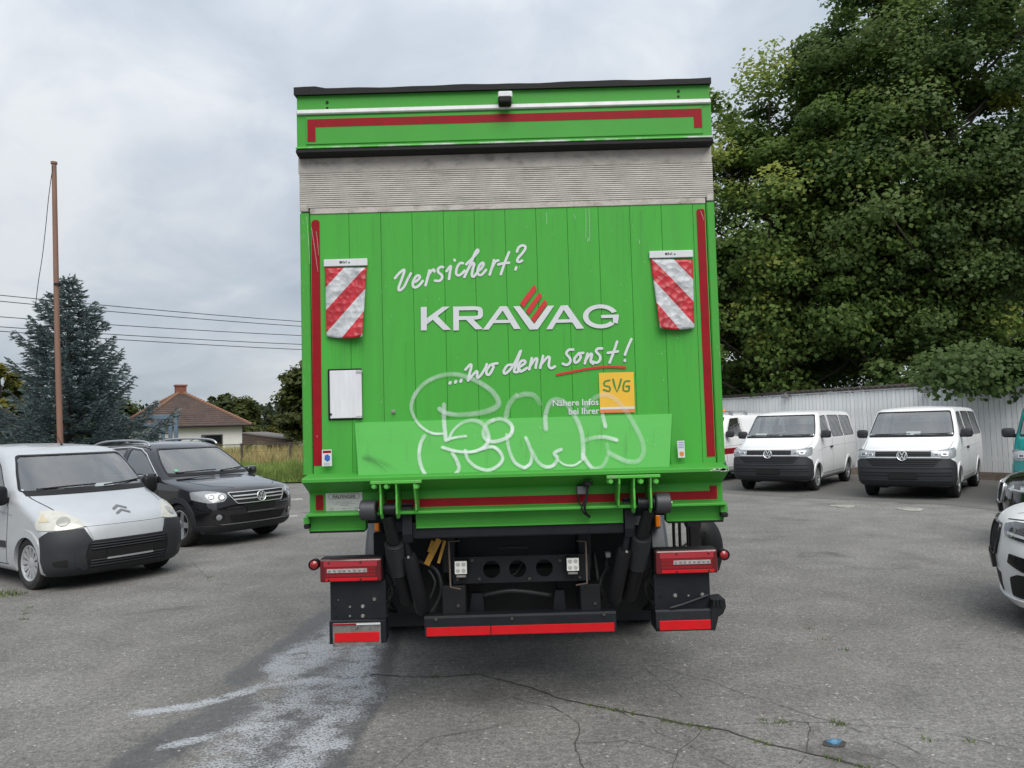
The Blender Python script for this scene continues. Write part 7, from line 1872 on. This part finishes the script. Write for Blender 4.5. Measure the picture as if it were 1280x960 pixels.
for px, py in ((985, 494), (1160, 487)):
    # where the photo shows small floodlights near the top of the fence
    v = ray(px, py); nrm = Vector((fd.y, -fd.x, 0)); o0 = Vector((0, 0, CAM_H)); t = (FA - o0).dot(nrm) / v.dot(nrm); h = o0 + v * t; u = (h - FA).dot(fd)
    s_ = -1
    mb = MB(); mb.box(u - .02, u + .02, s_ * .0125, s_ * .16, h.z + .04, h.z + .08, bev=.004); mb.box(u - .10, u + .10, s_ * .08, s_ * .22, h.z - .09, h.z + .035, bev=.015); mb.link('floodlight', mat('grey_lamp_body', (.20, .20, .21), .5), fence)

# ================================================================== house beyond the meadow
HW = mat('white_render', (.66, .655, .63), .9, var=.08, vscale=1.5, bump=.1)
ROOF = mat('brown_roof_tiles', (.080, .053, .043), .85, var=.30, vscale=6, col2=(.055, .037, .033), c2scale=1.4, c2lo=.45, c2hi=.65)
RIDGE = mat('ridge_tiles', (.22, .12, .08), .85, var=.2, vscale=5)
BRICK = mat('chimney_brick', (.20, .075, .05), .9, var=.3, vscale=10)
DARKWIN = mat('dark_window_glass', (.012, .014, .016), .1, var=.1, spec=.6)
HR = rad(36); HA = 4.05
hC = at(226, 560, 58.0); hu = Vector((math.cos(HR), math.sin(HR), 0)); hv = Vector((-math.sin(HR), math.cos(HR), 0))
hc = hC - hv * HA; we = 2 * HA; YH = hc.y
hr_ = at(312, 531, 57.0)
house = thing('house', 'white house with brown tiled hip roof and brick chimney across the meadow', 'house', (hc.x, hc.y, 0), HR)
def on_wall(px, py):
    n = hv; o = Vector((0, 0, CAM_H)); p0 = Vector((hc.x, hc.y, 0)) + hv * .5; v = ray(px, py); h = o + v * ((p0 - o).dot(n) / v.dot(n)); q = h - Vector((hc.x, hc.y, 0)); return Vector((q.dot(hu), q.dot(hv), h.z))
ez = hr_.z; S2 = we / 2
mb = MB(); mb.box(-S2 + .55, S2 - .55, .5, we - .5, 0, ez + .1); wall = mb.link('wall', HW, house)
az = at(226, 490.5, 58.0).z + .05
mb = MB(); nrow = 17
for q in range(4):
    R4 = Matrix.Rotation(q * math.pi / 2, 3, 'Z'); cen = Vector((0, we / 2, 0))
    for k in range(nrow):
        t0, t1 = k / nrow, (k + 1) / nrow; w0, w1 = S2 * (1 - t0), S2 * (1 - t1); z0, z1 = ez + (az - ez) * t0, ez + (az - ez) * t1; lift = .05
        vs = [Vector((-w0, -w0, z0)), Vector((w0, -w0, z0)), Vector((w1, -w1, z1)), Vector((-w1, -w1, z1)), Vector((-w0, -w0, z0 + lift)), Vector((w0, -w0, z0 + lift)), Vector((w1, -w1, z1 + .005)), Vector((-w1, -w1, z1 + .005))]
        mb.add([cen + R4 @ v for v in vs], [(4, 5, 6, 7), (0, 1, 5, 4)])
mb.add([(-S2, we / 2 - S2, ez), (S2, we / 2 - S2, ez), (S2, we / 2 + S2, ez), (-S2, we / 2 + S2, ez)], [(0, 1, 2, 3)])
roof = mb.link('roof', ROOF, house)
for q in range(4):
    R4 = Matrix.Rotation(q * math.pi / 2, 3, 'Z'); e = Vector((0, we / 2, 0)) + R4 @ Vector((-S2, -S2, 0)); P0 = Vector((e.x, e.y, ez + .06)); P1 = Vector((0, we / 2, az + .04))
    mb = MB(); n = 24
    for k in range(n):
        a_, b_ = P0.lerp(P1, k / n), P0.lerp(P1, (k + 1.15) / n); mb.tube([a_, b_ + Vector((0, 0, -.02))], [.13, .105], 7)
    mb.link('hip_ridge', RIDGE, roof, kind='stuff')
mb = MB(); mb.box(-S2 - .06, S2 + .06, -.08, -.005, ez - .10, ez + .0, bev=.02); mb.link('gutter', STEEL_DARK, roof)
cz = at(228, 481, 58.0).z; mb = MB(); mb.box(-.36, .36, we / 2 - .3, we / 2 + .3, az - .5, cz); mb.box(-.42, .42, we / 2 - .36, we / 2 + .36, cz - .12, cz - .0); mb.link('chimney', BRICK, roof)
inv = Matrix.Rotation(-rad(9), 3, 'Z')
for px0, py0, px1, py1 in ((251.5, 543.5, 278.5, 562), (201, 548, 227, 562)):
    l0 = on_wall(px0, py0); l1 = on_wall(px1, py1); y_ = .5
    mb = MB(); f_ = .07
    for b_ in ((l0.x, l1.x, l0.z - f_, l0.z), (l0.x, l1.x, l1.z, l1.z + f_), (l0.x, l0.x + f_, l1.z + f_, l0.z - f_), (l1.x - f_, l1.x, l1.z + f_, l0.z - f_)): mb.box(b_[0], b_[1], y_ - .03, y_ - .002, b_[2], b_[3])
    wn = mb.link('window', mat('window_frame_grey', (.10, .095, .09), .6), house)
    mb = MB(); mb.box(l0.x + f_, l1.x - f_, y_ - .012, y_ - .003, l1.z + f_, l0.z - f_); mb.link('pane', DARKWIN, wn)
    mb = MB(); mb.box(l0.x - .1, l1.x + .1, y_ - .08, y_ - .001, l1.z - .09, l1.z - .003); mb.link('sill', HW, wn)
# lean-to shed
WOOD = mat('weathered_brown_wood', (.085, .062, .048), .9, var=.3, vscale=5, bump=.3, stretch=(.4, 1, 4))
YS = 47.0
s0, s1 = at(304, 541, YS), at(364.5, 549.5, YS); sh = thing('shed', 'open brown wooden lean-to shed with posts beside the white house', 'shed', (s0.x, YS, 0))
w_ = s1.x - s0.x; zt0, zt1 = s0.z, s1.z
mb = MB(); mb.prism([(0, zt0 - .05), (w_ + .15, zt1 - .05), (w_ + .15, zt1 + .04), (0, zt0 + .04)], -.2, 4.2); mb.link('roof', mat('grey_felt', (.14, .13, .12), .9, var=.2), sh)
nfb = 5
for k in range(nfb):
    h0 = .62 * k / nfb; h1 = .62 * (k + 1) / nfb - .015
    mb = MB(); mb.prism([(0.02, zt0 - .06 - h1), (w_ - .05 - .0 * k, zt1 - .06 - h1 * .62), (w_ - .05, zt1 - .06 - h0 * .62), (0.02, zt0 - .06 - h0)], -.15 - .004 * (k % 2), -.11); mb.link('fascia_board', WOOD, sh)
for px in (307, 336, 346, 362):
    q = at(px, 560, YS); mb = MB(); d_ = 0 if px in (307, 362) else 3.6; mb.box(q.x * (1 + d_ / YS) - s0.x - .10, q.x * (1 + d_ / YS) - s0.x + .10, d_, d_ + .2, 0, min(zt0, zt1) - .35, bev=.01); mb.link('post', WOOD, sh)
mb = MB()
for k in range(10): mb.box(.05 + k * .17, .05 + k * .17 + .15, 4.0, 4.03, 0, 1.7)
mb.link('back_boards', WOOD, sh, kind='stuff')
# wire fence on the meadow
YF = 38.0
wf = thing('wire_fence', 'low wire fence with grey posts along the dry meadow', 'fence', (0, YF, 0))
for px in (150, 205, 258, 302, 363, 420):
    q = at(px, 565, YF); mb = MB(); mb.box(q.x - .05, q.x + .05, -.05, .05, 0, 1.28, bev=.01); mb.link('post', mat('dark_post', (.05, .045, .04), .8), wf)
a0, a1 = at(120, 565, YF), at(440, 565, YF)
for z in (1.22, .85, .45): mb = MB(); mb.tube([(a0.x, 0, z), (a1.x, 0, z)], .022 if z > 1.2 else .008, 5); mb.link('wire', mat('dark_post', (.05, .045, .04), .8), wf)
# blue steel frame behind the black car
YB = 23.5
q0, q1 = at(189, 521, YB), at(221, 521, YB); BLUE = mat('blue_grey_steel', (.13, .20, .27), .5, var=.15, vscale=6, col2=(.20, .22, .23), c2scale=4)
fr = thing('steel_frame', 'blue grey steel frame of upright bars behind the black car roof', 'rack', (q0.x, YB, 0))
for px in (189.5, 196, 203.5, 213, 220):
    q = at(px, 530, YB); mb = MB(); mb.box(q.x - q0.x - .05, q.x - q0.x + .05, -.04, .04, 0, q0.z - .09 - (.0 if px > 190 else .25), bev=.008); mb.link('bar', BLUE, fr)
mb = MB(); mb.box(-.06, q1.x - q0.x + .06, -.045, .045, q0.z - .088, q0.z + .05, bev=.01); mb.link('top_rail', BLUE, fr)
mb = MB(); mb.box(-.5, .02, .5, .58, q0.z - .3, q0.z - .2, bev=.01); mb.link('top_rail', BLUE, fr)

# ---- trees round the house and on the horizon
def far_tree(lab, px, Y, ytop, wpx, m, n=70, per=90, leaf=.4, z0=.6, seed=0, name='tree', grp='trees beyond the meadow', tb=0.0):
    a = at(px, 545, Y); h = at(px, ytop, Y).z; r_ = wpx / 2 / FPX * Y
    return broad_tree(name, lab, grp, (a.x, Y), h, z0, r_, r_, n, per, leaf, m, (r_ * .36, r_ * .2), tb, seed, trunk_r=.2)
far_tree('round green tree just right of the house roof behind it', 288, 78, 492, 66, M_FAR, 110, 130, .42, seed=31, tb=.05)
far_tree('low green tree behind the house roof to the left of the chimney end', 258, 84, 492, 34, M_FAR, 60, 110, .42, seed=32)
far_tree('dark pointed conifer right of the round tree behind the house', 313, 82, 499, 22, M_DKGREEN, 60, 110, .35, seed=33)
far_tree('small dark tree right of the conifer above the shed', 340, 90, 519, 26, M_DKGREEN, 50, 100, .4, seed=34)
far_tree('pale green tree above the shed roof end', 356, 66, 522, 34, M_FAR, 70, 110, .36, seed=35, tb=.1)
far_tree('tall loose green tree partly hidden by the left side of the truck', 392, 46, 452, 78, M_FAR, 120, 110, .30, z0=1.3, seed=36, tb=.08)
far_tree('yellow green tree at the left edge behind the spruce', 4, 34, 463, 70, M_FAR_Y, 80, 110, .28, seed=37)
far_tree('green tree behind the spruce near the left edge', 120, 60, 500, 120, M_FAR, 100, 120, .4, seed=38)
far_tree('thin pale tree glimpsed through the gap between truck and leafy trees', 925, 58, 452, 60, M_FAR, 60, 80, .35, z0=2.0, seed=39)
n = 26000; x = RNG.uniform(-260, 260, n); y = RNG.normal(170, 6, n); hh = 5.5 + 2.0 * np.sin(x * .07) + 1.4 * np.sin(x * .23 + 1); C = np.stack([x, y, .2 + hh * RNG.random(n) ** .8], 1)
me = leaves_mesh('treeline', C, RNG.normal(0, 1, (n, 3)) + np.array([0, -.5, .8]), RNG.uniform(.7, 1.5, n), np.clip(RNG.normal(.35, .2, n), 0, 1), M_DKGREEN)
link('treeline', me, label='far dark line of trees on the horizon', cat='wood', kind='stuff')
